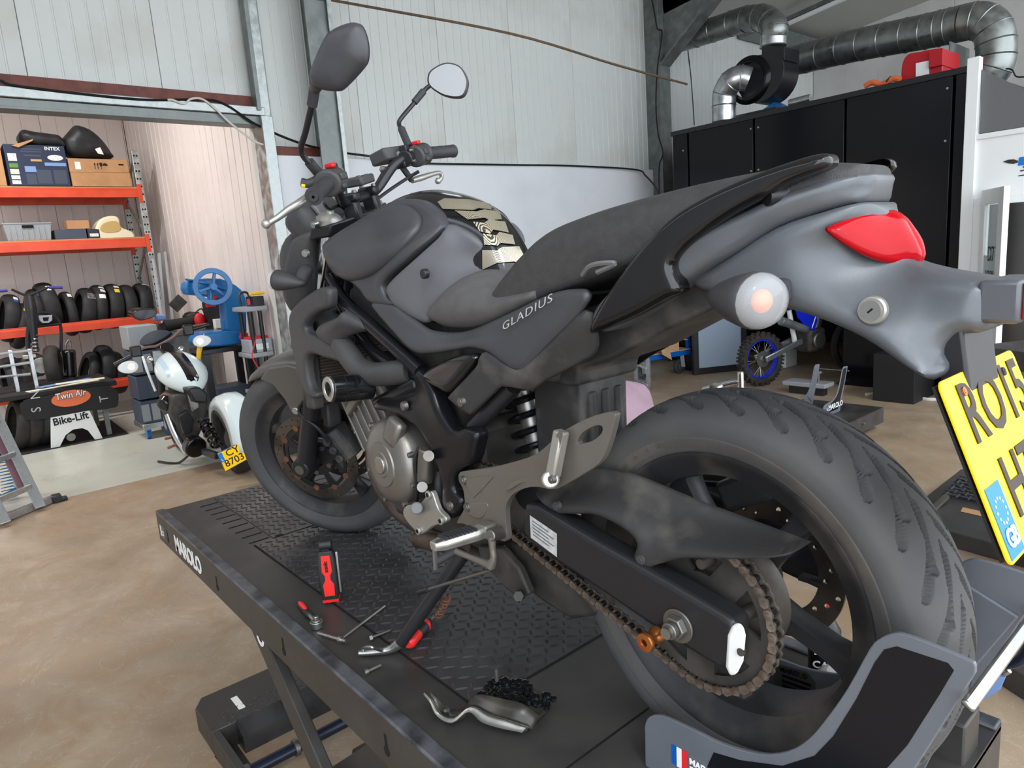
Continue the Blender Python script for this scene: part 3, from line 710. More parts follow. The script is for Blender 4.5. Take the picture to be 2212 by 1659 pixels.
def rim(name, hw, xf, mt, par, rf=.2305, spokes=(), hubw=.06, swid=.017, sdep=.02):
    pr = [(-hw, rf - .002), (-hw + .004, rf), (-hw + .009, rf - .012), (-hw * .6, .196), (0, .188), (hw * .6, .196), (hw - .009, rf - .012), (hw - .004, rf), (hw, rf - .002), (hw - .002, rf - .008), (hw - .010, .214), (hw * .62, .188), (0, .180), (-hw * .62, .188), (-hw + .010, .214), (-hw + .002, rf - .008)]
    m = MB().lathe(pr, (0, 0, 0), (0, 1, 0), 96, closed=True); m.v = [tuple(xf(V(p))) for p in m.v]
    o = m.build(name, mt, par, 45)
    h = MB().lathe([(-hubw, 0), (-hubw, .034), (-hubw * .5, .05), (hubw * .5, .05), (hubw, .034), (hubw, 0)], (0, 0, 0), (0, 1, 0), 32); h.v = [tuple(xf(V(p))) for p in h.v]; h.build('hub', mt, o, 40)
    for a in spokes:
        er = V((math.cos(a), 0, math.sin(a))); et = V((-math.sin(a), 0, math.cos(a))); secs = []
        for r, w_, d in ((.04, swid * 1.25, sdep * 1.2), (.09, swid, sdep), (.15, swid * .95, sdep), (.178, swid * 1.3, sdep * 1.1), (.188, swid * 1.9, sdep * 1.3)):
            secs.append([xf(er * r + et * (w_ * c) + V((0, d * s_, 0))) for c, s_ in ((1, -.5), (.7, -1), (-.7, -1), (-1, -.5), (-1, .5), (-.7, 1), (.7, 1), (1, .5))])
        MB().loft(secs).build('spoke', mt, o, 40)
    return o
# rear wheel
sp = [math.radians(x) for x in (-20, 52, 124, 196, 268)]
rw = rim('rear_wheel', .0715, xr, 'wheel', bike, .2305, sp)
st = [[(0, .008, .0032), (-.012, .011, .0019), (-.045, .028, .0021), (-.06, .036, .0038), (-.10, .060, .0066), (-.108, .064, .005)],
      [(.018, .006, .001), (.0, .012, .0036), (-.028, .022, .0040), (-.04, .027, .0019), (-.072, .036, .0019), (-.082, .038, .0034)]]
prr = [(-.063, .226), (-.070, .230), (-.0755, .240), (-.080, .256), (-.0805, .268), (-.077, .280), (-.066, .2925), (-.045, .3045), (-.022, .3105), (0, .312)]
prr = prr + [(-y, r) for y, r in reversed(prr[:-1])]
tyre_mesh(prr, 1400, 140, st, 28, xr, .010).build('tyre', 'tyre', rw, 60)
for sy in (-1, 1): MB().lathe([(sy * .0632, .2262), (sy * .0704, .2302), (sy * .0760, .2402), (sy * .0800, .2515), (sy * .0802, .2535), (sy * .0798, .2545)], RC, (0, 1, 0), 120).build('sidewall', 'tyre_side', rw, 60)
arc_text('MICHELIN', .2395, math.radians(158), math.radians(6.6), .020, -.0795, xr, rw, 'tyre')
MB().lathe([(-.0765, .2515), (-.0795, .2525), (-.0795, .2535), (-.0775, .2545)], RC, (0, 1, 0), 120).build('sidewall_ridge', 'tyre_side', rw)
# hub drum, sprocket, disc
MB().lathe([(-.108, .0), (-.108, .03), (-.095, .05), (-.09, .085), (-.05, .098), (-.03, .095)], RC, (0, 1, 0), 48).build('cush_drum', 'drum', rw, 40)
for i in range(5):
    a = sp[i] + .63; p = RC + V((math.cos(a) * .075, -.094, math.sin(a) * .075))
    MB().cyl(p, p + V((0, -.022, 0)), .011, .008, 10).build('sprocket_nut', 'drum', rw)
NT = 46; RS = .1163
tl = []
for i in range(NT):
    for k, rr in ((-.30, RS - .006), (-.12, RS + .0035), (.12, RS + .0035), (.30, RS - .006)):
        a = 2 * math.pi * (i + .5 + k) / NT; tl.append((rr * math.cos(a), rr * math.sin(a)))
win = []
for i in range(5):
    a0 = sp[i] + .25; a1 = sp[i] + 2 * math.pi / 5 - .25
    win.append([(.096 * math.cos(a0 + (a1 - a0) * j / 8), .096 * math.sin(a0 + (a1 - a0) * j / 8)) for j in range(9)] + [(.062 * math.cos(a1 - (a1 - a0) * (.2 + .6 * j / 4)), .062 * math.sin(a1 - (a1 - a0) * (.2 + .6 * j / 4))) for j in range(5)])
plate(tl, win + [circle(0, 0, .036)], lambda x, z, t: RC + V((x, -.1075 - t, z)), .007).build('rear_sprocket', 'engine_dark', rw, 30)
holes = [circle(rr * math.cos(a), rr * math.sin(a), .0042, 8) for i in range(30) for rr, a in (((.089, .1, .111)[i % 3], 2 * math.pi * i / 30),)]
plate(circle(0, 0, .12, 72), [circle(0, 0, .078, 48)] + holes, lambda x, z, t: RC + V((x, .088 + t, z)), .005).build('brake_disc', 'disc', rw, 30)
for i in range(5):
    a = sp[i] + .3; MB().bar(RC + V((.05 * math.cos(a), .085, .05 * math.sin(a))), RC + V((.085 * math.cos(a), .088, .085 * math.sin(a))), .006, .02, (0, 1, 0)).build('disc_arm', 'wheel', rw)
# chain: links along the path
FS = (-.57, T + .40); FR = .0393
def chain_path():
    cx0, cz0, r0 = RC.x, RC.z, RS; cx1, cz1, r1 = FS[0], FS[1], FR
    d = math.hypot(cx1 - cx0, cz1 - cz0); base = math.atan2(cz1 - cz0, cx1 - cx0); b = math.acos((r0 - r1) / d)
    aT, aB = base - b, base + b       # top / bottom tangent angles (front is to the left)
    pts = []; n = 400
    lo_, hi_ = base - b, base + b
    if hi_ < lo_: hi_ += 2 * math.pi
    # rear arc goes the long way round
    s0, s1 = hi_, lo_ + 2 * math.pi
    for i in range(n + 1): a = s0 + (s1 - s0) * i / n; pts.append((cx0 + r0 * math.cos(a), cz0 + r0 * math.sin(a)))
    for i in range(60 + 1): a = lo_ + (hi_ - lo_) * i / 60; pts.append((cx1 + r1 * math.cos(a), cz1 + r1 * math.sin(a)))
    return pts + [pts[0]]
cpth = chain_path(); cl = [0]
for a, b in zip(cpth, cpth[1:]): cl.append(cl[-1] + math.hypot(b[0] - a[0], b[1] - a[1]))
nl = int(round(cl[-1] / .015875 / 2)) * 2; pit = cl[-1] / nl
def cat_(s):
    s %= cl[-1]; k = next(i for i in range(len(cl) - 1) if cl[i + 1] >= s); t = (s - cl[k]) / max(1e-9, cl[k + 1] - cl[k]); a, b = cpth[k], cpth[k + 1]; return (a[0] + (b[0] - a[0]) * t, a[1] + (b[1] - a[1]) * t)
CYc = -.111
def link_mesh(hw, r, wa):
    ol = []
    n = 7
    for i in range(n): a = math.pi / 2 + .35 + (math.pi - .7) * i / (n - 1); ol.append((-pit / 2 + r * math.cos(a), r * math.sin(a)))
    ol.append((0, -wa))
    for i in range(n): a = -math.pi / 2 + .35 + (math.pi - .7) * i / (n - 1); ol.append((pit / 2 + r * math.cos(a), r * math.sin(a)))
    ol.append((0, wa)); m = MB()
    for sy in (-1, 1): m.prism([(x, sy * hw, z) for x, z in ol], (0, sy * .002, 0))
    for sx in (-1, 1): m.cyl((sx * pit / 2, -hw - .003, 0), (sx * pit / 2, hw + .003, 0), .0026, n=8)
    return m
chn = MB()
for i in range(nl):
    x, z = cat_(i * pit); chn.cyl((x, CYc - .005, z), (x, CYc + .005, z), .0051, n=8)
chain = chn.build('drive_chain', 'chain_dark', bike, 50, kind='stuff')
proto = {}
for i in range(nl):
    a, b = cat_(i * pit), cat_((i + 1) * pit); c = ((a[0] + b[0]) / 2, (a[1] + b[1]) / 2); an = math.atan2(b[1] - a[1], b[0] - a[0]); k = i % 2
    if k not in proto:
        lm = link_mesh(.0085 if k else .0062, .0072, .0046); me = bpy.data.meshes.new('chain_link'); me.from_pydata(lm.v, [], lm.f); me.materials.append(M['chain']); me.shade_smooth(); me.set_sharp_from_angle(angle=.6); proto[k] = me
    o = bpy.data.objects.new('chain_link', proto[k]); COL.objects.link(o); o.parent = chain
    o.location = (c[0] + .7, CYc, c[1] - T); o.rotation_euler = (0, -an, 0)
# swingarm
so = [(1132, 1086), (1160, 1092), (1300, 1178), (1450, 1263), (1560, 1328), (1588, 1348), (1580, 1440), (1560, 1452), (1480, 1402), (1400, 1350), (1300, 1281), (1200, 1214), (1150, 1180), (1126, 1150)]
for sy in (1, -1):
    m = MB().prism([PY(x, y, -.168) for x, y in so], (0, .042, 0))
    if sy < 0: m.mirror(False)
    m.build('swingarm', 'black_satin', bike, 30, bevel=.009, seg=3)
MB().cyl((-.36, -.13, T + .42), (-.36, .13, T + .42), .035, n=20).build('swingarm_bridge', 'black_satin', bike)
MB().loft([[PY(x, y, yy) for x, y in ((1568, 1440), (1572, 1372), (1582, 1350), (1595, 1344), (1606, 1352), (1611, 1372), (1606, 1428), (1592, 1456), (1577, 1460))] for yy in (-.171, -.118)]).build('end_cap', 'white_cap', bike, 40, bevel=.006, seg=3)
bolt(PY(1601, 1408, -.170), (.5, -1, 0), .006, .003, mt='engine_dark')
ax = V((0, -.168, RC.z))
MB().cyl(ax, ax + V((0, -.004, 0)), .025, n=28).build('axle_washer', 'steel_dull', bike, bevel=.001)
MB().cyl(ax + V((0, -.004, 0)), ax + V((0, -.015, 0)), .0195, .0175, n=6).cyl(ax + V((0, -.015, 0)), ax + V((0, -.024, 0)), .0125, n=18).build('axle_nut', 'steel_dull', bike, 30, bevel=.0015)
MB().cyl(ax + V((0, -.031, 0)), ax + V((0, .36, 0)), .0085, n=18).build('rear_axle', 'steel', bike)
b0 = PY(1428, 1366, -.168)
MB().lathe([(0, .008), (.006, .008), (.006, .0125), (.012, .0135), (.018, .0095), (.026, .009), (.031, .0135), (.036, .0145), (.039, .0135), (.040, .006), (.037, .005)], b0, V((0, -1, 0)), 24).build('paddock_bobbin', 'copper', bike, 50)
stk = [PY(x, y, -.1688) for x, y in ((1145, 1113), (1203, 1153), (1203, 1203), (1147, 1161))]
so_ = MB().prism(stk, (0, -.0006, 0)).build('warning_sticker', 'sticker', bike, 0)
for i in range(5):
    t = .14 + i * .15; a, b, c, d = stk; p, q_ = a + (d - a) * t, b + (c - b) * t; e = (d - a) * .05
    MB().prism([p + (q_ - p) * .1 + V((0, -.0008, 0)), p + (q_ - p) * (.9 if i % 2 else .7) + V((0, -.0008, 0)), p + (q_ - p) * (.9 if i % 2 else .7) + e + V((0, -.0008, 0)), p + (q_ - p) * .1 + e + V((0, -.0008, 0))], (0, -.0003, 0)).build('sticker_print', 'grey_panel', so_, 0)
# chain guard
cg = P3([(1180, 1042, -.115), (1230, 1018, -.10), (1275, 1010, -.10), (1360, 1022, -.095), (1500, 1078, -.085), (1640, 1130, -.085), (1742, 1168, -.115), (1748, 1172, -.12), (1722, 1190, -.135), (1690, 1202, -.14), (1600, 1208, -.148), (1480, 1206, -.15), (1425, 1218, -.152), (1395, 1226, -.152), (1370, 1208, -.152), (1378, 1172, -.150), (1350, 1142, -.148), (1290, 1112, -.148), (1235, 1110, -.15), (1195, 1106, -.15), (1172, 1085, -.148), (1160, 1062, -.13)])
cgm = panel(cg, .008, .014, .007, .003, sub=4); cgm.build('chain_guard', 'plastic_dirty', bike, 50)
bolt(PY(1385, 1209, -.158), (0, -1, 0), .009, .003, mt='plastic'); bolt(PY(1203, 1093, -.158), (0, -1, 0), .009, .003, mt='plastic')
# ---- alloy hanger, pegs
hg = [(993, 1021), (1011, 1017), (1070, 1008), (1133, 991), (1165, 978), (1189, 959), (1218, 932), (1271, 903), (1312, 891), (1325, 893), (1328, 904), (1314, 959), (1295, 999), (1258, 1025), (1232, 1041), (1210, 1053), (1192, 1055), (1165, 1050), (1139, 1053), (1112, 1066), (1097, 1089), (1094, 1113), (1098, 1158), (1095, 1167), (1085, 1168), (1049, 1154), (1024, 1143), (1001, 1131), (987, 1128), (1003, 1097), (1001, 1060), (991, 1038)]
hy = lambda x: -.168 - .022 * min(1, max(0, (x - 1100) / 150))
hole = [(1247, 955), (1258, 935), (1284, 920), (1300, 921), (1299, 936), (1280, 952), (1255, 959)]
o2 = [(p.x, p.z) for p in crom([PY(x, y, hy(x)) for x, y in hg], 4, True)]; h2 = [(p.x, p.z) for p in crom([PY(x, y, hy(x)) for x, y in hole], 4, True)]
def hmap(x, z, t):
    k = min(1, max(0, (x + .40) / .2)); return V((x, -.168 - .022 * k + t, z))
plate(o2, [h2], hmap, .012).build('foot_hanger', 'alloy', bike, 30, bevel=.003, seg=3)
def relief(pts, y, th, name, mt, par=None, sub=3, bev=.002):
    return MB().prism(crom([PY(a, b, y) for a, b in pts], sub, True), (0, th, 0)).build(name, mt, par or bike, 30, bevel=bev)
relief([(1010, 1035), (1060, 1028), (1063, 1035), (1028, 1072), (1022, 1068)], -.1675, -.0035, 'hanger_rib', 'alloy')
relief([(1095, 1057), (1105, 1042), (1140, 1030), (1163, 1030), (1160, 1040), (1130, 1042), (1105, 1056)], -.176, -.0035, 'hanger_rib', 'alloy')
relief([(1012, 1088), (1050, 1085), (1056, 1098), (1040, 1120), (1015, 1110)], -.1675, -.003, 'hanger_rib', 'alloy')
bolt(PY(1001, 1038, -.169), (0, -1, 0), .0105, .004); bolt(PY(1010, 1096, -.169), (0, -1, 0), .0105, .004)
for sy in (1, -1):
    m = MB().bar(PY(1194, 1030, -.215), PY(1213, 930, -.205), .020, .020, (0, 1, 0))
    if sy < 0: m.mirror(False)
    m.build('passenger_peg', 'alloy_light', bike, bevel=.004)
relief([(1196, 1005), (1183, 1010), (1203, 938), (1216, 940)], -.2155, -.0006, 'peg_groove', 'alloy', bev=0)
MB().cyl(PY(1189, 1036, -.19), PY(1189, 1036, -.225), .014, n=18).build('peg_clevis', 'alloy_light', bike, bevel=.003); bolt(PY(1192, 1036, -.225), (0, -1, 0), .007, .003)
pg0, pg1 = PY(1040, 1148, -.195), PY(934, 1180, -.285)
MB().loft([[p + V((dx, 0, dz)) for dx, dz in ((-w_, 0), (-w_ * .8, h_), (w_ * .8, h_), (w_, 0), (w_ * .6, -h_ * 1.3), (-w_ * .6, -h_ * 1.3))] for p, w_, h_ in ((pg0, .014, .010), (pg0 + (pg1 - pg0) * .2, .016, .010), (pg0 + (pg1 - pg0) * .8, .017, .009), (pg1, .010, .007))]).build('rider_peg', 'alloy_light', bike, 30, bevel=.002)
m = MB()
for i in range(9):
    p = pg0 + (pg1 - pg0) * (.18 + .075 * i); m.box(p + V((0, 0, .0115)), (.026, .005, .005))
m.b2(pg0 + (pg1 - pg0) * .14 + V((-.013, .01, .008)), pg1 + V((.013, .0, .0095))); m.build('peg_rubber', 'rubber', bike, 30, kind='stuff')
MB().cyl(pg1 + V((0, .004, -.006)), pg1 + V((0, .002, -.045)), .0045, n=6).build('peg_feeler', 'steel_dull', bike)
MB().box(pg0 + V((0, .012, 0)), (.03, .03, .026)).build('peg_clevis', 'alloy', bike, bevel=.005)
MB().cyl(PY(1085, 1150, -.17), PY(1058, 1158, -.205), .011, n=16).build('shift_pivot', 'steel_dull', bike, bevel=.002)
MB().tube([PY(1062, 1158, -.20), PY(1064, 1185, -.2), PY(1066, 1205, -.2), PY(1060, 1222, -.2)], [.008, .006, .006, .010], 10).build('shift_lever', 'alloy', bike)
MB().tube([PY(1062, 1222, -.2), PY(1020, 1205, -.205), PY(985, 1190, -.215)], [.009, .006, .007], 10).build('shift_lever', 'alloy', bike)
MB().cyl(PY(985, 1190, -.2), PY(940, 1215, -.235), .0085, n=14).build('shift_toe', 'rubber', bike, bevel=.002)
MB().cyl(PY(1056, 1233, -.2), PY(918, 1275, -.215), .0035, n=8).build('shift_rod', 'steel_dull', bike); MB().cyl(PY(925, 1273, -.215), PY(905, 1279, -.215), .006, n=10).build('rod_joint', 'black_satin', bike)
# ---- frame
for sy in (1, -1):
    def bs(m, name, mt, sm=40, **k):
        if sy < 0: m.mirror(False)
        return m.build(name, mt, bike, sm, **k)
    bs(MB().tube([PY(x, y, z) for x, y, z in ((712, 600, -.135), (745, 652, -.150), (800, 702, -.155), (860, 756, -.155), (910, 802, -.150))], [.014, .016, .016, .016, .018], 12), 'frame_rail', 'frame_gloss')
    bs(MB().tube([PY(x, y, z) for x, y, z in ((725, 640, -.11), (790, 740, -.13), (850, 790, -.14), (910, 815, -.14))], .014, 10), 'frame_tube', 'frame_gloss')
    bs(panel(P3([(884, 792, -.15), (912, 797, -.155), (938, 835, -.16), (955, 885, -.165), (985, 926, -.165), (1012, 922, -.165), (1036, 936, -.165), (1032, 968, -.165), (1022, 1000, -.165), (998, 1014, -.165), (986, 1036, -.165), (988, 1060, -.165), (1003, 1080, -.165), (998, 1104, -.165), (978, 1120, -.165), (960, 1112, -.165), (957, 1085, -.165), (960, 1045, -.165), (945, 990, -.165), (915, 932, -.165), (880, 905, -.165), (845, 890, -.165), (816, 884, -.165), (812, 872, -.16), (832, 852, -.155), (872, 848, -.155), (902, 838, -.155), (898, 812, -.15)]), .012, .014, .008, .02, sub=4), 'frame_plate', 'frame_gloss')
    bs(panel(P3([(920, 801, -.155), (970, 775, -.158), (1012, 764, -.16), (1031, 768, -.16), (1028, 784, -.16), (998, 822, -.165), (973, 848, -.165), (948, 838, -.165), (923, 823, -.16)]), .012, .02, .008, .01), 'frame_cover', 'bike_gloss')
    bs(panel(P3([(1034, 776, -.162), (1027, 794, -.162), (972, 853, -.168), (972, 864, -.168), (1008, 892, -.168), (1020, 892, -.165), (1064, 851, -.158), (1086, 835, -.155), (1139, 843, -.145), (1156, 838, -.142), (1178, 822, -.14), (1240, 790, -.13), (1285, 760, -.12), (1285, 712, -.13), (1262, 670, -.14), (1190, 740, -.148), (1128, 795, -.152), (1096, 790, -.155), (1050, 760, -.158)]), .006, .02, .010, .006, sub=3), 'side_cover', 'plastic_dirty')
    bs(MB().tube([PY(1108, 836, -.125), PY(1024, 922, -.14)], .0165, 14), 'subframe_tube', 'black_satin')
    bs(panel(P3([(803, 656, -.154), (856, 722, -.156), (882, 750, -.156), (897, 760, -.156), (913, 764, -.155), (951, 761, -.155), (989, 755, -.154), (1015, 751, -.153), (1037, 755, -.152), (1059, 763, -.152), (1103, 795, -.150), (1128, 801, -.148), (1150, 789, -.146), (1190, 745, -.143), (1236, 699, -.141), (1262, 665, -.141), (1273, 645, -.141), (1270, 630, -.140), (1255, 624, -.139), (1212, 628, -.137), (1165, 645, -.136), (1110, 672, -.135), (1060, 695, -.135), (1020, 712, -.136), (985, 718, -.138), (950, 716, -.140), (925, 710, -.142), (895, 690, -.145), (870, 672, -.148), (851, 659, -.151)]), .009, .018, .008, .006, sub=4), 'side_panel', 'bike_matte', 180)
    # tank side pieces
    bs(panel(P3([(700, 528, -.155), (716, 512, -.148), (742, 495, -.136), (793, 464, -.115), (826, 445, -.10), (856, 432, -.088), (885, 430, -.082), (913, 437, -.082), (942, 459, -.086), (954, 484, -.090), (951, 497, -.096), (932, 516, -.110), (904, 538, -.128), (872, 567, -.143), (841, 595, -.150), (829, 611, -.152), (828, 624, -.152), (837, 643, -.151), (851, 658, -.15), (803, 655, -.154), (774, 621, -.16), (736, 595, -.16), (712, 570, -.16), (701, 545, -.158)]), .008, .016, .008, .02, sub=4), 'tank_shoulder', 'bike_matte', 60)
    bs(panel(P3([(702, 530, -.160), (740, 496, -.142), (795, 466, -.122), (835, 447, -.107), (866, 441, -.100), (894, 456, -.102), (903, 476, -.110), (894, 505, -.127), (868, 541, -.143), (830, 575, -.156), (790, 600, -.163), (758, 608, -.165), (727, 594, -.165), (708, 565, -.164)]), .017, .05, .008, .02, sub=5), 'shoulder_pod', 'bike_matte', 180)
    bs(panel(P3([(*c2(985, 880), -.150), (*c2(942, 800), -.150), (*c2(945, 748), -.150), (*c2(1000, 682), -.146), (*c2(1100, 592), -.135), (*c2(1200, 502), -.118), (*c2(1290, 420), -.102), (*c2(1332, 365), -.09), (*c2(1352, 330), -.083), (*c2(1410, 350), -.078), (*c2(1500, 400), -.068), (*c2(1570, 458), -.058), (*c2(1596, 505), -.052), (*c2(1600, 590), -.052), (*c2(1640, 640), -.050), (*c2(1560, 712), -.075), (*c2(1480, 760), -.095), (*c2(1380, 822), -.112), (*c2(1300, 872), -.122), (*c2(1240, 935), -.128), (*c2(1215, 1000), -.130), (*c2(1150, 990), -.135), (*c2(1060, 935), -.143)]), .010, .03, .009, .02, sub=4), 'knee_panel', 'bike_knee', 180)
    # grab rail
    bs(panel(P3([(1280, 716, -.138), (1289, 685, -.139), (1328, 618, -.139), (1390, 536, -.136), (1457, 469, -.130), (1534, 421, -.120), (1630, 378, -.107), (1726, 344, -.095), (1774, 332, -.090), (1791, 334, -.090), (1797, 348, -.090), (1784, 364, -.092), (1702, 398, -.100), (1659, 424, -.105), (1582, 465, -.116), (1510, 513, -.126), (1467, 552, -.131), (1457, 580, -.133), (1472, 618, -.133), (1468, 633, -.133), (1438, 646, -.134), (1366, 685, -.137), (1290, 717, -.138)]), .014, .013, .006, .018, sub=4), 'grab_rail', 'bike_gloss', 180)
    bs(MB().tube([PY(1655, 425, -.10), PY(1690, 420, -.08), PY(1720, 412, -.06)], .012, 10), 'grab_bracket', 'black_satin')
text('model_name', 'GLADIUS', PY(1086, 719, -.1535), PY(1195, 655, -.1500) - PY(1086, 719, -.1535), (-.25, 0, 1), .0175, 'sticker', bike, shear=.35, xs=1.72, space=1.16, offset=-.0002, lift=.0)
bolt(PY(873, 877, -.178), (0, -1, 0), .011, .004); bolt(PY(997, 868, -.174), (0, -1, 0), .0105, .004); bolt(PY(973, 1093, -.178), (0, -1, 0), .010, .004); bolt(PY(1119, 866, -.14), (0, -1, 0), .0, .0) if False else None
e0 = PY(912, 592, -.149); MB().cyl(e0 + V((0, .012, 0)), e0, .010, n=24).build('tank_emblem', 'black_satin', bike, bevel=.002)
# ---- fuel tank (loft) and pad
tst = [(-1.0, .90, .06, .80), (-.95, .945, .085, .78), (-.90, .982, .10, .76), (-.84, 1.0, .108, .74), (-.76, 1.003, .108, .73), (-.69, .990, .102, .72), (-.62, .968, .090, .72), (-.56, .936, .072, .72), (-.515, .895, .058, .72), (-.485, .845, .05, .72), (-.47, .80, .045, .72)]
secs = []
for x, zt, w_, zb in tst:
    h_ = zt - zb; half = [(0, 1), (.22, .992), (.45, .965), (.66, .91), (.84, .81), (.95, .68), (1.0, .5), (.98, .25), (.94, 0)]
    L = [V((x, -w_ * a, T + zb + h_ * b)) for a, b in half]; L = crom(L, 3)
    secs.append(L + [V((p.x, -p.y, p.z)) for p in reversed(L[1:])])
sm = []
for j in range(len(secs[0])): sm.append(crom([s[j] for s in secs], 4))
secs2 = [[sm[j][i] for j in range(len(sm))] for i in range(len(sm[0]))]
tank = MB().loft(secs2); tank_o = tank.build('fuel_tank', 'bike_gloss', bike, 180)
from mathutils.bvhtree import BVHTree
def bvh(mb): return BVHTree.FromPolygons([V(p) for p in mb.v], [tuple(q) for q in mb.f])
TB = bvh(tank)
def decal(px, tree, lift, h=4, th=.001):
    # pixel outline -> thin skin lying on a surface
    o = []
    n = len(px)
    for i in range(n):
        a, b = px[i], px[(i + 1) % n]; k = max(1, int(math.hypot(b[0] - a[0], b[1] - a[1]) / h))
        o += [(a[0] + (b[0] - a[0]) * j / k, a[1] + (b[1] - a[1]) * j / k) for j in range(k)]
    def fn(x, y, t):
        d = ray(x, -y); hit = tree.ray_cast(CP, d.normalized())
        if hit[0] is None: hit = tree.find_nearest(CP + d * 1.4)
        nn = hit[1]
        if nn.dot(d) > 0: nn = -nn
        return hit[0] + nn * (lift - t)
    inner = []
    xs = [p[0] for p in px]; ys = [p[1] for p in px]
    return plate_grid([(a, -b) for a, b in o], fn, th, h * 1.6)
def plate_grid(outer, fn, th, h):
    P = np.array(outer); G = []
    for x in np.arange(P[:, 0].min() + h / 2, P[:, 0].max(), h):
        for y in np.arange(P[:, 1].min() + h / 2, P[:, 1].max(), h):
            c = False; n = len(outer)
            for i in range(n):
                a, b = outer[i], outer[(i + 1) % n]
                if (a[1] > y) != (b[1] > y) and x < (b[0] - a[0]) * (y - a[1]) / (b[1] - a[1]) + a[0]: c = not c
            if c and np.hypot(P[:, 0] - x, P[:, 1] - y).min() > h * .5: G.append((float(x), float(y)))
    r = delaunay_2d_cdt([V(p) for p in list(outer) + G], [], [list(range(len(outer)))], 1, 1e-6); vs, fs = r[0], [tuple(q) for q in r[2]]
    k = len(vs); return MB().add([fn(p.x, p.y, 0) for p in vs] + [fn(p.x, p.y, th) for p in vs], fs + [tuple(i + k for i in reversed(q)) for q in fs])
for s_ in ([(1285, 185), (1330, 160), (1500, 170), (1600, 190), (1690, 212), (1706, 242), (1560, 228), (1520, 240), (1320, 230)], [(1400, 242), (1550, 250), (1600, 236), (1700, 255), (1716, 302), (1640, 310), (1600, 292), (1490, 302)],
          [(1525, 318), (1600, 326), (1630, 305), (1738, 320), (1762, 392), (1660, 372), (1640, 400), (1570, 382)], [(1595, 398), (1680, 412), (1700, 388), (1788, 410), (1804, 472), (1710, 462), (1690, 480), (1602, 472)], [(1590, 508), (1690, 512), (1720, 490), (1832, 486), (1870, 560), (1882, 612), (1800, 588), (1690, 596), (1592, 640)]):
    decal([c2(*p) for p in s_], TB, .003).build('tank_pad', 'carbon', bike, 180)
# ---- seats
def seat(st_, prof, name, mt):
    secs = []
    for x, zc, ze, w_ in st_:
        L = crom([V((x, -w_ * a, T + ze + (zc - ze) * b)) for a, b in prof], 3); secs.append(L + [V((p.x, -p.y, p.z)) for p in reversed(L[1:])])
    sm = [crom([s[j] for s in secs], 4) for j in range(len(secs[0]))]
    return MB().loft([[sm[j][i] for j in range(len(sm))] for i in range(len(sm[0]))]).build(name, mt, bike, 180)
sprof = [(0, 1), (.3, .985), (.55, .93), (.76, .82), (.92, .62), (1, .40), (.97, .16), (.86, 0)]
seat([(-.615, .755, .735, .142), (-.60, .785, .724, .147), (-.565, .813, .718, .150), (-.52, .826, .717, .149), (-.47, .818, .720, .146), (-.42, .80, .729, .142), (-.36, .80, .748, .138), (-.30, .80, .768, .135)], sprof, 'rider_seat', 'seat_vinyl')
seat([(-.44, .79, .735, .128), (-.41, .818, .740, .13), (-.367, .852, .752, .13), (-.306, .886, .77, .13), (-.23, .903, .79, .128), (-.143, .915, .812, .124), (-.027, .926, .845, .112), (.072, .931, .872, .095), (.14, .930, .888, .075), (.185, .922, .90, .05)], [(0, 1), (.35, .99), (.62, .95), (.82, .84), (.95, .62), (1, .3), (.98, 0)], 'pillion_seat', 'seat_mesh')
MB().tube([PY(1258, 594, -.132), PY(1275, 575, -.14), PY(1305, 568, -.142), PY(1328, 570, -.14), PY(1290, 588, -.138)], .004, 6).build('seat_strap', 'grey_panel', bike)
# ---- tail
def tail_body(l, name, mt, bulge, edge, **k):
    m = panel(P3(l), bulge, edge, .010, .004, sub=4, **k); n = len(m.v) // 2
    m.v = m.v[:n] + [(x, -y, z) for x, y, z in m.v[:n]]
    return m.build(name, mt, bike, 60)
tail_body([(1300, 655, -.118), (1390, 570, -.116), (1470, 520, -.110), (1540, 488, -.102), (1620, 452, -.090), (1665, 430, -.083), (1705, 413, -.076), (1745, 400, -.068), (1790, 386, -.058), (1840, 378, -.046), (1882, 374, -.030), (1897, 381, -.022), (1893, 402, -.022), (1872, 434, -.032), (1845, 440, -.042), (1800, 452, -.054), (1760, 464, -.062), (1683, 492, -.076), (1600, 542, -.090), (1530, 582, -.100), (1470, 622, -.108), (1400, 670, -.112), (1320, 715, -.116), (1290, 700, -.118)], 'tail_fairing', 'tail_grey', .018, .016)
tail_body([(1491, 598, -.078), (1530, 577, -.080), (1582, 550, -.082), (1683, 490, -.078), (1774, 459, -.066), (1840, 441, -.052), (1878, 437, -.036), (1903, 447, -.022), (1930, 468, -.008), (1955, 515, -.006), (1972, 558, -.010), (2009, 582, -.026), (2060, 597, -.036), (2110, 606, -.036), (2135, 614, -.036), (2140, 650, -.036), (2138, 700, -.036), (2125, 717, -.036), (2079, 722, -.040), (2050, 740, -.046), (2040, 765, -.05), (2048, 792, -.056), (2024, 819, -.07), (1998, 815, -.075), (1966, 795, -.075), (1870, 730, -.075), (1774, 688, -.078), (1678, 660, -.08), (1580, 640, -.082), (1520, 625, -.082)], 'rear_fender', 'tail_grey', .018, .022)
m = panel([V(PY(x, y, z)) + V((.006, 0, 0)) for x, y, z in ((1779, 493, -.082), (1812, 478, -.066), (1846, 466, -.048), (1880, 457, -.024), (1908, 453, -.002), (1937, 473, .0), (1961, 521, .0), (1974, 556, .0), (1961, 574, .0), (1950, 580, -.002), (1910, 570, -.030), (1868, 556, -.052), (1822, 531, -.070), (1789, 507, -.081))], .012, .025, .006, .004, out=1, sub=4, axes=(1, 2, 0))
m.mirror(); tl_o = m.build('tail_light', 'lens_red', bike, 180)
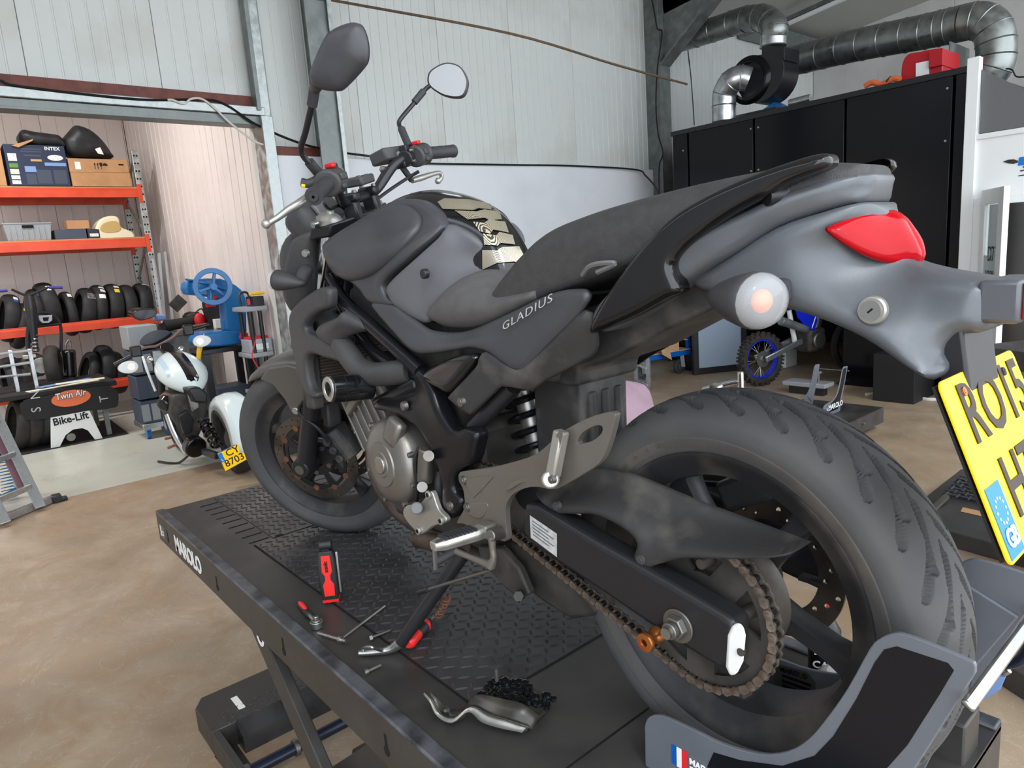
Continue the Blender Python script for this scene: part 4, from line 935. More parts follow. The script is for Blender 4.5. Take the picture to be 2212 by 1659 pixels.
[MB().tube([PY(1800 + 12 * i, 508 + 6 * i, -.074 + .007 * i) + V((.013, 0, 0)), PY(1840 + 14 * i, 505 + 8 * i, -.05 + .007 * i) + V((.016, 0, 0))], .0012, 5).build('lens_rib', 'red', tl_o) for i in range(7)]
MB().box((.185, 0, T + .82), (.02, .07, .04)).build('tail_light_reflector', 'red', tl_o, bevel=.01)
MB().b2((.312, -.048, T + .737), (.352, .048, T + .783)).build('plate_lamp_housing', 'tail_grey', bike, bevel=.005)
MB().b2((.352, -.046, T + .740), (.358, .046, T + .781)).build('red_reflector', 'reflector', bike, bevel=.003)
lk = PY(1881, 671, -.092)
MB().cyl(lk + V((0, .01, 0)), lk, .0165, n=28).build('seat_lock', 'alloy_light', bike, bevel=.002); MB().cyl(lk, lk + V((0, -.002, 0)), .0115, n=28).build('lock_barrel', 'steel', bike); MB().box(lk + V((0, -.0024, 0)), (.007, .001, .002), Matrix.Rotation(-.7, 3, 'Y')).build('key_slot', 'void', bike)
# turn signals
def signal(tip, ctr, ru, rw_, par=bike, sgn=1):
    A = (ctr - tip); L = A.length; A.normalize(); up = V((0, 0, 1)); side = A.cross(up).normalized(); up = side.cross(A)
    def el(d, k, n=20): return [tip + A * d + side * (ru * k * math.cos(2 * math.pi * i / n)) + up * (rw_ * k * math.sin(2 * math.pi * i / n)) for i in range(n)]
    pod = MB().loft([el(L * a, k) for a, k in ((0, .05), (.06, .25), (.3, .58), (.6, .84), (.85, .98), (1, 1), (1.02, .94))]); pod.build('signal_pod', 'plastic', par, 60)
    lens = MB().loft([el(L * a, k) for a, k in ((1.0, .97), (1.08, .95), (1.18, .82), (1.25, .55), (1.27, .05))]); lens.build('signal_lens', 'lens_clear', par, 60)
    MB().ball(tip + A * L * 1.04, ru * .44, 14, (.6, 1, .8)).build('signal_bulb', 'bulb', par)
    MB().loft([el(L * 1.005, .93), el(L * .99, .2)]).build('signal_dish', 'white_cap', par)
si_t, si_c = PY(1532, 640, -.155), PY(1640, 650, -.172)
signal(si_t, si_c, .040, .034)
signal(V((si_t.x, -si_t.y, si_t.z)), V((si_c.x, -si_c.y, si_c.z)), .036, .030)
MB().bar(PY(1700, 625, -.10) , si_c + V((-.015, .01, 0)), .02, .03).build('signal_stalk', 'rubber', bike, bevel=.006)
# number plate
TL, BL = V((.300, -.122, T + .683)), V((.372, -.122, T + .500)); WV = V((0, .25, 0)); DN = (BL - TL); nP = V((DN.z, 0, -DN.x)).normalized() * -1
if nP.x < 0: nP = -nP
def pp(u, v, l=0): return TL + WV * u + DN * v + nP * l
def rr(u0, u1, v0, v1, r, n=4, asp=.25 / .197):
    o = []
    for cu, cv, a in ((u1 - r, v0 + r * asp, -90), (u1 - r, v1 - r * asp, 0), (u0 + r, v1 - r * asp, 90), (u0 + r, v0 + r * asp, 180)):
        for i in range(n + 1): t = math.radians(a + 90 * i / n); o.append((cu + r * math.cos(t), cv + r * asp * math.sin(t)))
    return o
npl = MB().prism([pp(u, v) for u, v in rr(0, 1, 0, 1, .04)], nP * .003).build('number_plate', 'plate_yellow', bike, 0, bevel=.0008)
fr = plate([(u, -v) for u, v in rr(.025, .975, .03, .97, .03)], [[(u, -v) for u, v in rr(.033, .967, .04, .96, .028)]], lambda u, v, t: pp(u, -v, .0034 - t), .0004)
MB().prism([pp(u, v, .0034) for u, v in ((.03, .60), (.20, .60), (.20, .98), (.03, .98))], nP * .0005).build('blue_band', 'plate_blue', npl, 0)
upv = -DN.normalized(); rt = V((0, 1, 0))
text('plate_characters', 'RO15', pp(.12, .47, .0032), rt, upv, .092, 'plate_black', npl, xs=.92, offset=.0012, space=1.06)
text('plate_characters', 'HT', pp(.26, .93, .0032), rt, upv, .092, 'plate_black', npl, xs=.92, offset=.0012, space=1.06)
text('plate_country', 'GB', pp(.052, .955, .004), rt, upv, .027, 'white_print', npl, xs=.9, offset=.0006)
for i in range(12):
    a = math.pi * 2 * i / 12; p = pp(.115, .74, .004) + rt * (.013 * math.cos(a)) + upv * (.013 * math.sin(a)); MB().cyl(p, p + nP * .0004, .0018, n=5).build('plate_star', 'white_print', npl, 0)
bolt(pp(.2, .1, .003), nP, .006, .003, npl, 'copper'); bolt(pp(.75, .1, .003), nP, .006, .003, npl, 'engine_dark')
MB().prism([pp(u, v, -.004) for u, v in ((.02, .02), (.98, .02), (.98, .98), (.02, .98))], nP * -.003).build('plate_holder', 'black_satin', bike, 0)
MB().prism([V((.27, -.05, T + .72)), V((.30, -.05, T + .735)), V((.318, -.05, T + .62)), V((.295, -.05, T + .61))], (0, .1, 0)).build('plate_bracket', 'black_satin', bike, bevel=.004)
# undertray and inner fender
MB().prism([(x, -.08, T + z) for x, z in ((-.40, .72), (-.40, .628), (-.30, .615), (-.262, .618), (-.255, .648), (-.171, .675), (-.079, .719), (.03, .762), (.05, .80), (-.10, .785), (-.2, .76))], (0, .16, 0)).build('undertray', 'plastic_dirty', bike, 30, bevel=.008, seg=3)
ifd = MB().prism([(x, -.062, T + z) for x, z in ((-.40, .625), (-.40, .46), (-.33, .43), (-.288, .44), (-.275, .50), (-.272, .625))], (0, .124, 0)).build('inner_fender', 'plastic_dirty', bike, 30, bevel=.008, seg=3)
for y in (-.035, 0, .035): MB().cyl((-.276, y, T + .47), (-.276, y, T + .60), .011, n=12).build('fender_flute', 'plastic_dirty', ifd, bevel=.004)
# shock absorber
s0, s1 = V((-.50, .0, T + .60)), V((-.45, .0, T + .40)); sd = (s1 - s0); u_, w_ = frame_of(sd)
MB().cyl(s0 - sd * .1, s0 + sd * .12, .042, n=20).build('shock_collar', 'steel', bike, bevel=.004)
MB().cyl(s0, s1 + sd * .1, .024, n=20).build('shock_body', 'alloy_light', bike)
MB().tube([s0 + sd * (.08 + .9 * i / 60) + (u_ * math.cos(i * .62) + w_ * math.sin(i * .62)) * .043 for i in range(61)], .007, 8, 2).build('shock_spring', 'frame_gloss', bike)
MB().cyl(s0 + sd * .9, s0 + sd * .94, .03, n=20).build('spring_seat', 'copper', bike)
MB().b2((-.56, -.05, T + .585), (-.44, .05, T + .66)).build('shock_mount', 'plastic_dirty', bike, bevel=.006)
# ---- engine
def blk(a, b, name, mt, bev=.008): return MB().b2(a, b).build(name, mt, bike, bevel=bev)
blk((-.90, -.11, T + .24), (-.52, .13, T + .52), 'crankcase', 'engine_dark', .02)
blk((-.80, -.12, T + .48), (-.56, .12, T + .70), 'rear_cylinder', 'engine_dark', .015)
R_ = Matrix.Rotation(math.radians(-38), 3, 'Y')
MB().box((-1.0, 0, T + .50), (.22, .20, .18), R_).build('front_cylinder', 'engine', bike, bevel=.012)
for i in range(6): MB().box(V((-1.0, -.102, T + .50)) + R_ @ V((-.09 + .034 * i, 0, 0)), (.008, .012, .17), R_).build('cylinder_rib', 'engine', bike, bevel=.002)
MB().box(V((-1.0, -.105, T + .50)) + R_ @ V((.02, 0, .03)), (.2, .02, .03), R_).build('cylinder_boss', 'engine', bike, bevel=.006)
gc = PY(852, 996, -.165)
MB().lathe([(.06, .098), (-.005, .098), (-.018, .092), (-.028, .075), (-.031, .052), (-.034, .050), (-.034, .030), (-.036, .028), (-.036, .0)], gc, (0, 1, 0), 56).build('alternator_cover', 'engine', bike, 35)
MB().cyl(gc + V((0, -.034, 0)), gc + V((0, -.040, 0)), .020, n=28).build('timing_plug', 'steel', bike, bevel=.002)
MB().bar(gc + V((.03, -.02, .05)), gc + V((.055, -.01, .105)), .05, .03, (0, 1, 0)).build('cover_boss', 'engine', bike, bevel=.010)
for a in (20, 75, 130, 200, 250, 300, 340): 
    r_ = math.radians(a); bolt(gc + V((math.cos(r_) * .099, -.012, math.sin(r_) * .099)), (0, -1, 0), .007, .006, mt='steel_dull', n=8)
# water pump / slave cylinder and bracket
MB().cyl(PY(922, 968, -.17), PY(918, 1040, -.17), .017, n=16).build('clutch_cylinder', 'steel_dull', bike, bevel=.003)
MB().cyl(PY(926, 985, -.16), PY(926, 985, -.195), .011, n=14).build('cylinder_boss', 'steel_dull', bike); MB().cyl(PY(912, 1052, -.16), PY(912, 1052, -.19), .011, n=14).build('cylinder_boss', 'steel_dull', bike)
MB().tube([PY(905, 965, -.165), PY(896, 1000, -.18), PY(902, 1060, -.18), PY(898, 1090, -.17)], .004, 8).build('wiring', 'cable_black', bike)
MB().tube([PY(950, 1020, -.14), PY(948, 1050, -.15), PY(952, 1075, -.15)], .010, 10).build('drain_hose', 'rubber', bike)
br = [(926, 1064), (934, 1066), (946, 1100), (962, 1118), (961, 1130), (935, 1137), (912, 1154), (900, 1150), (880, 1128), (870, 1108), (878, 1092), (905, 1090)]
MB().prism(crom([PY(x, y, -.19) for x, y in br], 3, True), (0, .012, 0)).build('cover_bracket', 'alloy_light', bike, 30, bevel=.003)
for x, y in ((928, 1068), (955, 1124), (906, 1146)):
    p = PY(x, y, -.19); MB().cyl(p, p + V((0, -.006, 0)), .0085, n=16).build('bracket_eye', 'alloy_light', bike, bevel=.001); MB().cyl(p + V((0, -.006, 0)), p + V((0, -.0066, 0)), .0045, n=12).build('eye_hole', 'void', bike)
MB().cyl(PY(900, 1098, -.19), PY(900, 1098, -.21), .013, n=14).build('shift_sensor', 'grey_panel', bike, bevel=.003)
# exhaust
MB().tube([(-1.12, 0, T + .42), (-1.14, -.02, T + .30), (-1.02, -.03, T + .20), (-.8, -.02, T + .17), (-.55, 0, T + .17)], .022, 14).build('front_header', 'pipe', bike)
MB().tube([PY(905, 1165, -.10), PY(940, 1170, -.10), PY(1000, 1180, -.09)], .022, 14).build('exhaust_pipe', 'pipe', bike)
ex = [(1085, 1175), (1140, 1180), (1185, 1205), (1240, 1260), (1292, 1318), (1286, 1332), (1232, 1340), (1170, 1300), (1110, 1250)]
MB().loft([[PY(x, y, -.085) + V((0, dy, 0)) for x, y in ex] for dy in (0, .17)]).build('collector_box', 'engine_dark', bike, 40, bevel=.012)
MB().cyl((-.32, .2, T + .34), (.02, .235, T + .46), .055, .06, 28).build('muffler', 'engine_dark', bike, bevel=.006)
MB().lathe([(0, .05), (.006, .06), (.02, .06), (.02, .036), (-.02, .034)], V((.02, .235, T + .46)), V((.34, .035, .12)), 32).build('muffler_tip', 'steel', bike)
MB().box((-.045, .095, T + .435), (.10, .05, .055), Matrix.Rotation(-.5, 3, 'Y')).build('rear_caliper', 'plastic', bike, bevel=.010)
MB().cyl((-.02, .07, T + .46), (-.02, .13, T + .46), .010).build('caliper_pin', 'copper', bike)
MB().tube([(-.1, .09, T + .43), (-.18, .1, T + .42), (-.28, .11, T + .45)], .006, 8).build('brake_hose', 'cable_black', bike)
# side stand
sA, sB = PY(1000, 1195, -.13), PZ(866, 1388, T + .028)
MB().tube([sA, sB], [.017, .014], 14).build('side_stand', 'black_satin', bike)
MB().tube([sB, PZ(845, 1402, T + .014), PZ(812, 1408, T + .010), PZ(776, 1411, T + .009)], [.013, .010, .008, .007], 10).build('stand_foot', 'steel', bike)
MB().tube([PZ(783, 1408, T + .01), PZ(784, 1400, T + .035), PZ(792, 1398, T + .055), PZ(800, 1397, T + .06), PZ(808, 1400, T + .055), PZ(820, 1404, T + .03), PZ(828, 1405, T + .012)], .0035, 8).build('stand_loop', 'steel', bike)
MB().tube([PY(1005, 1200, -.12), PY(975, 1270, -.13)] , .003, 6).build('spring_hook', 'steel_dull', bike)
d0, d1 = PY(965, 1290, -.14), PY(945, 1330, -.15)
MB().tube([d0 + (d1 - d0) * (i / 40) + (frame_of(d1 - d0)[0] * math.cos(i * .9) + frame_of(d1 - d0)[1] * math.sin(i * .9)) * .009 for i in range(41)], .0022, 6, 2).build('stand_spring', 'rust', bike)
MB().prism([PY(x, y, -.12) for x, y in ((1030, 1180), (1080, 1185), (1120, 1230), (1143, 1285), (1120, 1295), (1085, 1265), (1040, 1215))], (0, .02, 0)).build('stand_bracket', 'engine_dark', bike, bevel=.005)
MB().cyl(PY(1128, 1283, -.10), PY(1120, 1288, -.15), .010, n=6).build('stand_bolt', 'engine_dark', bike)
# radiator, shrouds, hoses, slider
blk((-1.16, -.165, T + .50), (-1.13, .165, T + .72), 'radiator', 'radiator', .004)
MB().b2((-1.165, -.185, T + .49), (-1.12, -.15, T + .70)).build('radiator_tank', 'plastic_dirty', bike, bevel=.006)
f_ = MB()
for i in range(26): f_.b2((-1.128, -.15, T + .51 + i * .008), (-1.122, .15, T + .513 + i * .008))
f_.build('radiator_fins', 'radiator', bike, 0, kind='stuff')
for sy in (1, -1):
    def bs(m, name, mt, sm=40, **k):
        if sy < 0: m.mirror(False)
        return m.build(name, mt, bike, sm, **k)
    SHY = -.185
    bs(panel([PY(x, y, SHY) for x, y in ((698, 620), (672, 634), (647, 654), (634, 672), (630, 692), (631, 710), (634, 732), (635, 750), (642, 765), (645, 783), (647, 801), (654, 817), (660, 833), (667, 850), (678, 859), (689, 860), (690, 849), (681, 842), (674, 828), (669, 801), (668, 779), (673, 767), (686, 765), (708, 773), (737, 781), (757, 794), (767, 802), (770, 792), (752, 770), (727, 748), (692, 726), (674, 720), (666, 708), (670, 696), (681, 682), (700, 670), (716, 664), (719, 638), (715, 622))], .012, .012, .006, .012, sub=3), 'radiator_shroud', 'plastic', 60)
    bs(panel([PY(x, y, z) for x, y, z in ((690, 710, -.18), (700, 698, -.185), (733, 684, -.19), (745, 672, -.185), (765, 682, -.175), (797, 702, -.16), (808, 714, -.155), (790, 716, -.16), (762, 722, -.17), (742, 733, -.178), (731, 752, -.18), (718, 749, -.18), (700, 736, -.18), (692, 722, -.18))], .020, .03, .006, .006, sub=4), 'air_scoop', 'plastic', 60)
    bs(MB().tube([PY(x, y, z) for x, y, z in ((738, 742, -.172), (757, 772, -.175), (778, 796, -.172), (808, 808, -.165), (845, 806, -.155), (890, 800, -.14))], .027, 18), 'air_tube', 'plastic')
    bs(MB().cyl((-.853 + .01, -.262, T + .587), (-.835, -.165, T + .578), .030, n=30), 'crash_slider', 'bike_gloss', bevel=.004)
    bs(MB().lathe([(0, .016), (-.003, .018), (-.003, .0265), (.0, .029)], V((-.845, -.262, T + .587)), (0, 1, 0), 30), 'slider_cap', 'alloy_light')
    bs(MB().lathe([(-.001, .003), (-.001, .0165)], V((-.845, -.262, T + .587)), (0, 1, 0), 30), 'slider_bore', 'void')
    for k in (.3, .55, .72): bs(MB().lathe([(0, .0302), (.0025, .0302)], V((-.843, -.262, T + .587)) + V((.008, .097, -.009)) * k, V((.008, .097, -.009)), 30), 'slider_ring', 'void')
    bs(MB().bar(PY(815, 872, -.15), PY(905, 828, -.15), .03, .03), 'engine_mount', 'frame_gloss', bevel=.01)
    bs(MB().tube([PY(690, 690, -.12), PY(720, 700, -.13), PY(742, 715, -.15)], .030, 14), 'intake_duct', 'plastic')
MB().tube([(-1.0, 0, T + .93), (-1.10, 0, T + .90), (-1.19, 0, T + .72)], .045, 16).build('steering_head', 'frame_gloss', bike)
MB().box(PY(713, 893, -.04), (.06, .05, .08)).build('gap_block', 'plastic', bike, bevel=.01)  # added dark block hiding the white wall behind; stands for a bracket
MB().b2((-1.05, -.09, T + .66), (-.62, .09, T + .80)).build('airbox', 'plastic', bike, bevel=.02)
MB().b2((-.62, -.10, T + .62), (-.30, .10, T + .735)).build('battery_box', 'plastic', bike, bevel=.02)
# ---- steered front end
fork = MB().cyl(S((-1.30, .0, T + .62)), S((-1.10, 0, T + 1.0)), .02).build('front_fork', 'black_satin', bike)
def fl(z): return -1.452 + (z - .299) * .4825
for sy in (-1, 1):
    y = sy * .108
    MB().cyl(S((fl(.285), y, T + .285)), S((fl(.66), y, T + .66)), .029, .0265, 24).build('fork_slider', 'black_satin', fork)
    MB().cyl(S((fl(.60), y, T + .60)), S((fl(.985), y, T + .985)), .0215, n=24).build('stanchion', 'chrome', fork)
    MB().cyl(S((fl(.66), y, T + .66)), S((fl(.675), y, T + .675)), .031, n=24).build('dust_seal', 'rubber', fork)
    MB().cyl(S((-1.455, sy * .075, T + .30)), S((-1.455, sy * .136, T + .30)), .034, .030, 20).build('axle_boss', 'black_satin', fork, bevel=.004)
    MB().cyl(S((-1.455, sy * .136, T + .30)), S((-1.455, sy * .139, T + .30)), .015, n=20).build('axle_cap', 'steel_dull', fork)
    k = V((fl(.99), y, T + .99)); u = AXK
    MB().lathe([(-.02, .034), (.004, .034), (.006, .030), (.012, .026), (.020, .010), (.026, .0085), (.028, 0)], S(k), SR @ u, 24).build('fork_cap', 'alloy_light', fork, 40)
MB().loft([[S((fl(z) + dx, y, T + z)) for dx, y in ((-.035, -.145), (.03, -.145), (.05, -.06), (.065, 0), (.05, .06), (.03, .145), (-.035, .145), (-.05, 0))] for z in (.955, .985)]).build('top_clamp', 'black_satin', fork, 40, bevel=.006)
MB().loft([[S((fl(z) + dx, y, T + z)) for dx, y in ((-.035, -.145), (.03, -.145), (.05, 0), (.03, .145), (-.035, .145), (-.05, 0))] for z in (.72, .76)]).build('lower_clamp', 'black_satin', fork, 40, bevel=.006)
bolt(F(681, 484, -.15), SR @ V((-.3, -1, 0)), .010, .008, fork, 'steel')
# wheel
fsp = [math.radians(x) for x in (-62, 10, 82, 154, 226)]
fw = rim('front_wheel', .050, xf_, 'wheel', bike, .2285, fsp, .055, .012, .016)
fst = [[(0, .010, .0022), (-.03, .022, .0022), (-.07, .040, .0035)], [(.03, .004, .002), (-.0, .018, .0018), (-.02, .03, .0018)]]
prf = [(-.046, .224), (-.050, .228), (-.0545, .238), (-.0595, .250), (-.0605, .260), (-.056, .274), (-.044, .288), (-.024, .297), (0, .300)]
prf = prf + [(-y, r) for y, r in reversed(prf[:-1])]
tyre_mesh(prf, 600, 56, fst, 20, xf_, .004).build('tyre', 'tyre', fw, 60)
for sy in (-1, 1):
    hs = [circle(rr_ * math.cos(a), rr_ * math.sin(a), .0028, 6) for i in range(48) for rr_, a in (((.121, .130, .138)[i % 3], 2 * math.pi * i / 48),)]
    plate(circle(0, 0, .145, 80), [circle(0, 0, .113, 60)] + hs, lambda x, z, t: xf_(V((x, sy * (.062 + t), z))), .0045).build('brake_disc', 'disc', fw, 30)
    wins = []
    for i in range(5):
        a0 = .15 + 2 * math.pi * i / 5; a1 = a0 + 2 * math.pi / 5 - .3
        wins.append([(.096 * math.cos(a0 + (a1 - a0) * j / 8), .096 * math.sin(a0 + (a1 - a0) * j / 8)) for j in range(9)] + [(.060 * math.cos(a1 - (a1 - a0) * j / 6), .060 * math.sin(a1 - (a1 - a0) * j / 6)) for j in range(7)])
    plate(circle(0, 0, .107, 60), wins + [circle(0, 0, .03, 24)], lambda x, z, t: xf_(V((x, sy * (.0625 + t), z))), .004).build('disc_carrier', 'black_satin', fw, 30)
    for i in range(10):
        a = 2 * math.pi * i / 10; p = V((.109 * math.cos(a), sy * .06, .109 * math.sin(a)))
        MB().cyl(xf_(p), xf_(p + V((0, sy * .009, 0))), .0095, n=14).build('disc_bobbin', 'rust', fw)
    for i in range(5):
        a = 2 * math.pi * (i + .5) / 5 + .1; p = V((.05 * math.cos(a), sy * .064, .05 * math.sin(a))); MB().cyl(xf_(p), xf_(p + V((0, sy * .008, 0))), .008, n=8).build('disc_bolt', 'steel_dull', fw)
    # calipers behind the legs
    ca = math.radians(24); c0 = V((.138 * math.cos(ca), sy * .072, .138 * math.sin(ca)))
    er = V((math.cos(ca), 0, math.sin(ca))); et = V((-math.sin(ca), 0, math.cos(ca))); q_ = lambda a, b, c: xf_(c0 + er * a + et * b + V((0, sy * c, 0)))
    MB().loft([[q_(a, b, c) for a, c in ((-.035, .0), (-.03, .035), (.01, .045), (.035, .03), (.035, -.02), (.02, -.03))] for b in (-.05, -.035, 0, .035, .05)]).build('brake_caliper', 'plastic_dirty', fork, 40, bevel=.006)
    for b in (-.03, .0, .03): MB().cyl(q_(-.01, b, .035), q_(-.01, b, .052), .013, n=14).build('caliper_piston_boss', 'plastic_dirty', fork, bevel=.002)
    MB().bar(xf_(V((.02, sy * .1, .10))), q_(-.02, .02, .01), .02, .03, SR @ V((0, 1, 0))).build('caliper_bracket', 'black_satin', fork, bevel=.004)
    MB().tube([q_(.0, .03, .05), q_(.01, .08, .06), q_(.0, .16, .055), S((-1.18, sy * .12, T + .62)), S((-1.12, sy * .09, T + .8)), S((-1.13, sy * .03, T + .9))], .0055, 8).build('brake_hose', 'cable_black', fork)
# fender
fa = [math.radians(a) for a in (124, 116, 105, 92, 80, 68, 55, 42)]
secs = []
for i, a in enumerate(fa):
    er = V((math.cos(a), 0, math.sin(a))); k = 1 - .0 * i; w_ = (.035, .056, .066, .070, .072, .072, .072, .068)[i]; e = (.306, .296, .288, .283, .283, .283, .288, .294)[i]; t = (.316, .322, .326, .328, .328, .328, .326, .322)[i]
    pr = [(-w_, e), (-w_, e + (t - e) * .45), (-w_ * .86, e + (t - e) * .75), (-w_ * .5, t - .004), (0, t), (w_ * .5, t - .004), (w_ * .86, e + (t - e) * .75), (w_, e + (t - e) * .45), (w_, e)]
    secs.append([xf_(er * r_ + V((0, y, 0))) for y, r_ in pr])
sm = [crom([s[j] for s in secs], 4) for j in range(len(secs[0]))]
fo = MB().loft([[sm[j][i] for j in range(len(sm))] for i in range(len(sm[0]))], closed=False).build('front_fender', 'fender', bike, 180); fo.modifiers.new('s', 'SOLIDIFY').thickness = .003
for sy in (-1, 1):
    def fr_(a, r): a = math.radians(a); return xf_(V((math.cos(a) * r, sy * .0735, math.sin(a) * r)))
    MB().prism([fr_(106, .290), fr_(97, .312), fr_(84, .316), fr_(66, .312), fr_(68, .27), fr_(76, .21), fr_(80, .165), fr_(87, .155), fr_(94, .165), fr_(95, .21), fr_(99, .26)], SR @ V((0, sy * .014, 0))).build('fender_stay', 'fender', fo, 30, bevel=.004)
    p = fr_(87, .172) + SR @ V((0, sy * .014, 0)); MB().cyl(p, p + SR @ V((0, sy * .005, 0)), .0115, n=18).build('fender_bolt', 'alloy_light', fo, bevel=.002)
# headlight, cowl plates, gauges
MB().ball(S((-1.30, 0, T + .87)), .085, 24, (.8, 1.0, 1.15), SR).build('headlight', 'plastic', fork, 60)
MB().lathe([(0, .075), (.012, .072), (.025, .05), (.03, 0)], S((-1.345, 0, T + .86)), SR @ V((-1, 0, -.1)), 32).build('headlight_lens', 'lens_clear', fork, 60)
for sy in (1, -1):
    l = [(680, 500), (655, 504), (632, 520), (624, 545), (616, 580), (612, 605), (612, 628), (618, 650), (632, 672), (652, 672), (668, 655), (678, 640), (680, 600), (676, 570), (676, 530)]
    pts = [SRI @ (F(x, y, -.125) - AXG) + AXG for x, y in l]
    m = panel(pts, .018, .03, .008, .02, sub=4); m.v = [(x, y * sy, z) for x, y, z in m.v]; m.v = [tuple(S(p)) for p in m.v]; m.build('headlight_cowl', 'plastic', fork, 60)
p = F(660, 547, -.148); bolt(p, SR @ V((0, -1, 0)), .010, .005, fork, 'alloy_light')
i0, i1 = F(656, 612, -.20), F(598, 605, -.205)
ia = i1 - i0
def el2(d, k, n=20):
    A = ia.normalized(); sd = A.cross(V((0, 0, 1))).normalized(); up = sd.cross(A); return [i0 + ia * d + sd * (.030 * k * math.cos(6.2832 * i / n)) + up * (.026 * k * math.sin(6.2832 * i / n)) for i in range(n)]
MB().loft([el2(a, k) for a, k in ((-.06, .05), (.05, .3), (.35, .62), (.65, .86), (.9, .99), (1, 1), (1.02, .95))]).build('front_signal', 'plastic', fork, 60)
MB().loft([el2(a, k) for a, k in ((1.0, .95), (1.15, .9), (1.25, .6), (1.28, .05))]).build('front_signal_lens', 'lens_clear', fork, 60)
MB().tube([i0 + V((-.02, .0, .0)), F(660, 585, -.15), F(668, 590, -.10)], .016, 12).build('signal_stalk', 'plastic', fork)
m = MB().box((0, 0, 0), (.09, .17, .10)); m.v = [tuple(S(V((-1.215, -.02, T + .985)) + Matrix.Rotation(-.5, 3, 'Y') @ V(p))) for p in m.v]; m.build('instrument_pod', 'plastic', fork, bevel=.03, seg=4)
m = MB().box((.052, -.03, 0), (.012, .05, .05)); m.v = [tuple(S(V((-1.215, -.02, T + .985)) + Matrix.Rotation(-.5, 3, 'Y') @ V(p))) for p in m.v]; m.build('instrument_buttons', 'grey_panel', fork, bevel=.004)
# handlebar
hb = MB().tube([S((-.965, -.365, T + 1.072)), S((-.985, -.30, T + 1.080)), S((-1.01, -.225, T + 1.087)), S((-1.04, -.16, T + 1.08)), S((-1.078, -.095, T + 1.03)), S((-1.085, -.05, T + 1.022)), S((-1.085, .05, T + 1.022)), S((-1.078, .095, T + 1.03)), S((-1.04, .16, T + 1.08)), S((-1.01, .225, T + 1.087)), S((-.985, .30, T + 1.080)), S((-.965, .365, T + 1.072))], .0125, 14).build('handlebar', 'black_satin', bike)
for sy in (-1, 1):
    e, i_ = V((-.96, sy * .372, T + 1.071)), V((-.998, sy * .255, T + 1.084)); g = e - i_
    MB().lathe([(0, .0185), (g.length * .05, .0165), (g.length * .9, .0170), (g.length * .95, .0185), (g.length, .0185), (g.length, .0105), (g.length + .006, .0095), (g.length + .006, .003)], S(i_), SR @ g, 24).build('grip', 'rubber', hb, 35)
    for k in range(5):
        a = .8 + k * .5; MB().tube([S(i_ + g * .2) + SR @ (V((math.cos(a), 0, math.sin(a))) * .0172), S(i_ + g * .55) + SR @ (V((math.cos(a + .5), 0, math.sin(a + .5))) * .0172), S(i_ + g * .85) + SR @ (V((math.cos(a), 0, math.sin(a))) * .0172)], .0012, 5).build('grip_ridge', 'rubber', hb)
    MB().lathe([(-.002, .0), (-.002, .027), (.004, .030), (.012, .030), (.016, .026), (.016, 0)], S(V((-1.0, sy * .245, T + 1.085))), SR @ g, 24).build('grip_flange', 'plastic', hb, 40, bevel=.002)
    sw = V((-1.003, sy * .222, T + 1.084)); m = MB().cyl(V((0, -.022, 0)), V((0, .022, 0)), .029, n=18); m.v = [tuple(S(sw + V(p))) for p in m.v]; m.build('switch_housing', 'plastic', hb, 40, bevel=.005)
    m = MB().box((.004, 0, .034), (.022, .016, .010)); m.v = [tuple(S(sw + V(p))) for p in m.v]; m.build('switch_button', 'red', hb, bevel=.003)
    m = MB().box((.027, 0, .008), (.012, .026, .016)).box((.025, sy * .004, -.012), (.012, .018, .012)); m.v = [tuple(S(sw + V(p))) for p in m.v]; m.build('switch_block', 'plastic', hb, bevel=.003)
    cl = V((-1.02, sy * .185, T + 1.086)); m = MB().cyl(V((0, -.012, 0)), V((0, .012, 0)), .021, n=16).box((0, 0, .024), (.022, .022, .02)); m.v = [tuple(S(cl + V(p))) for p in m.v]; m.build('lever_clamp', 'black_satin', hb, bevel=.003)
    for dz in (-.012, .016): bolt(S(cl + V((.021, 0, dz))), SR @ V((1, 0, 0)), .006, .004, hb, 'steel')
    m = MB().box((-.025, sy * .01, -.012), (.05, .05, .025)); m.v = [tuple(S(cl + V(p))) for p in m.v]; m.build('lever_perch', 'black_satin', hb, bevel=.006)
    rr2 = V((-1.083, sy * .05, T + 1.0)); m = MB().box((0, 0, -.005), (.04, .03, .05)).box((0, 0, .03), (.052, .03, .022)); m.v = [tuple(S(rr2 + V(p))) for p in m.v]; m.build('bar_riser', 'black_satin', hb, bevel=.006)
    for dx in (-.018, .018): bolt(S(rr2 + V((dx, 0, .041))), SR @ V((0, 0, 1)), .0065, .005, hb, 'steel_dull')
m = MB().box((0, 0, 0), (.05, .07, .022)); m.v = [tuple(S(V((-1.07, 0, T + 1.062)) + V(p))) for p in m.v]; m.build('bar_top_box', 'plastic', hb, bevel=.005)
for i in range(4):
    m = MB().cyl((-.012 + .024 * (i % 2), -.018 + .036 * (i // 2), .011), (-.012 + .024 * (i % 2), -.018 + .036 * (i // 2), .0125), .005); m.v = [tuple(S(V((-1.07, 0, T + 1.062)) + V(p))) for p in m.v]; m.build('box_button', 'grey_panel', hb)
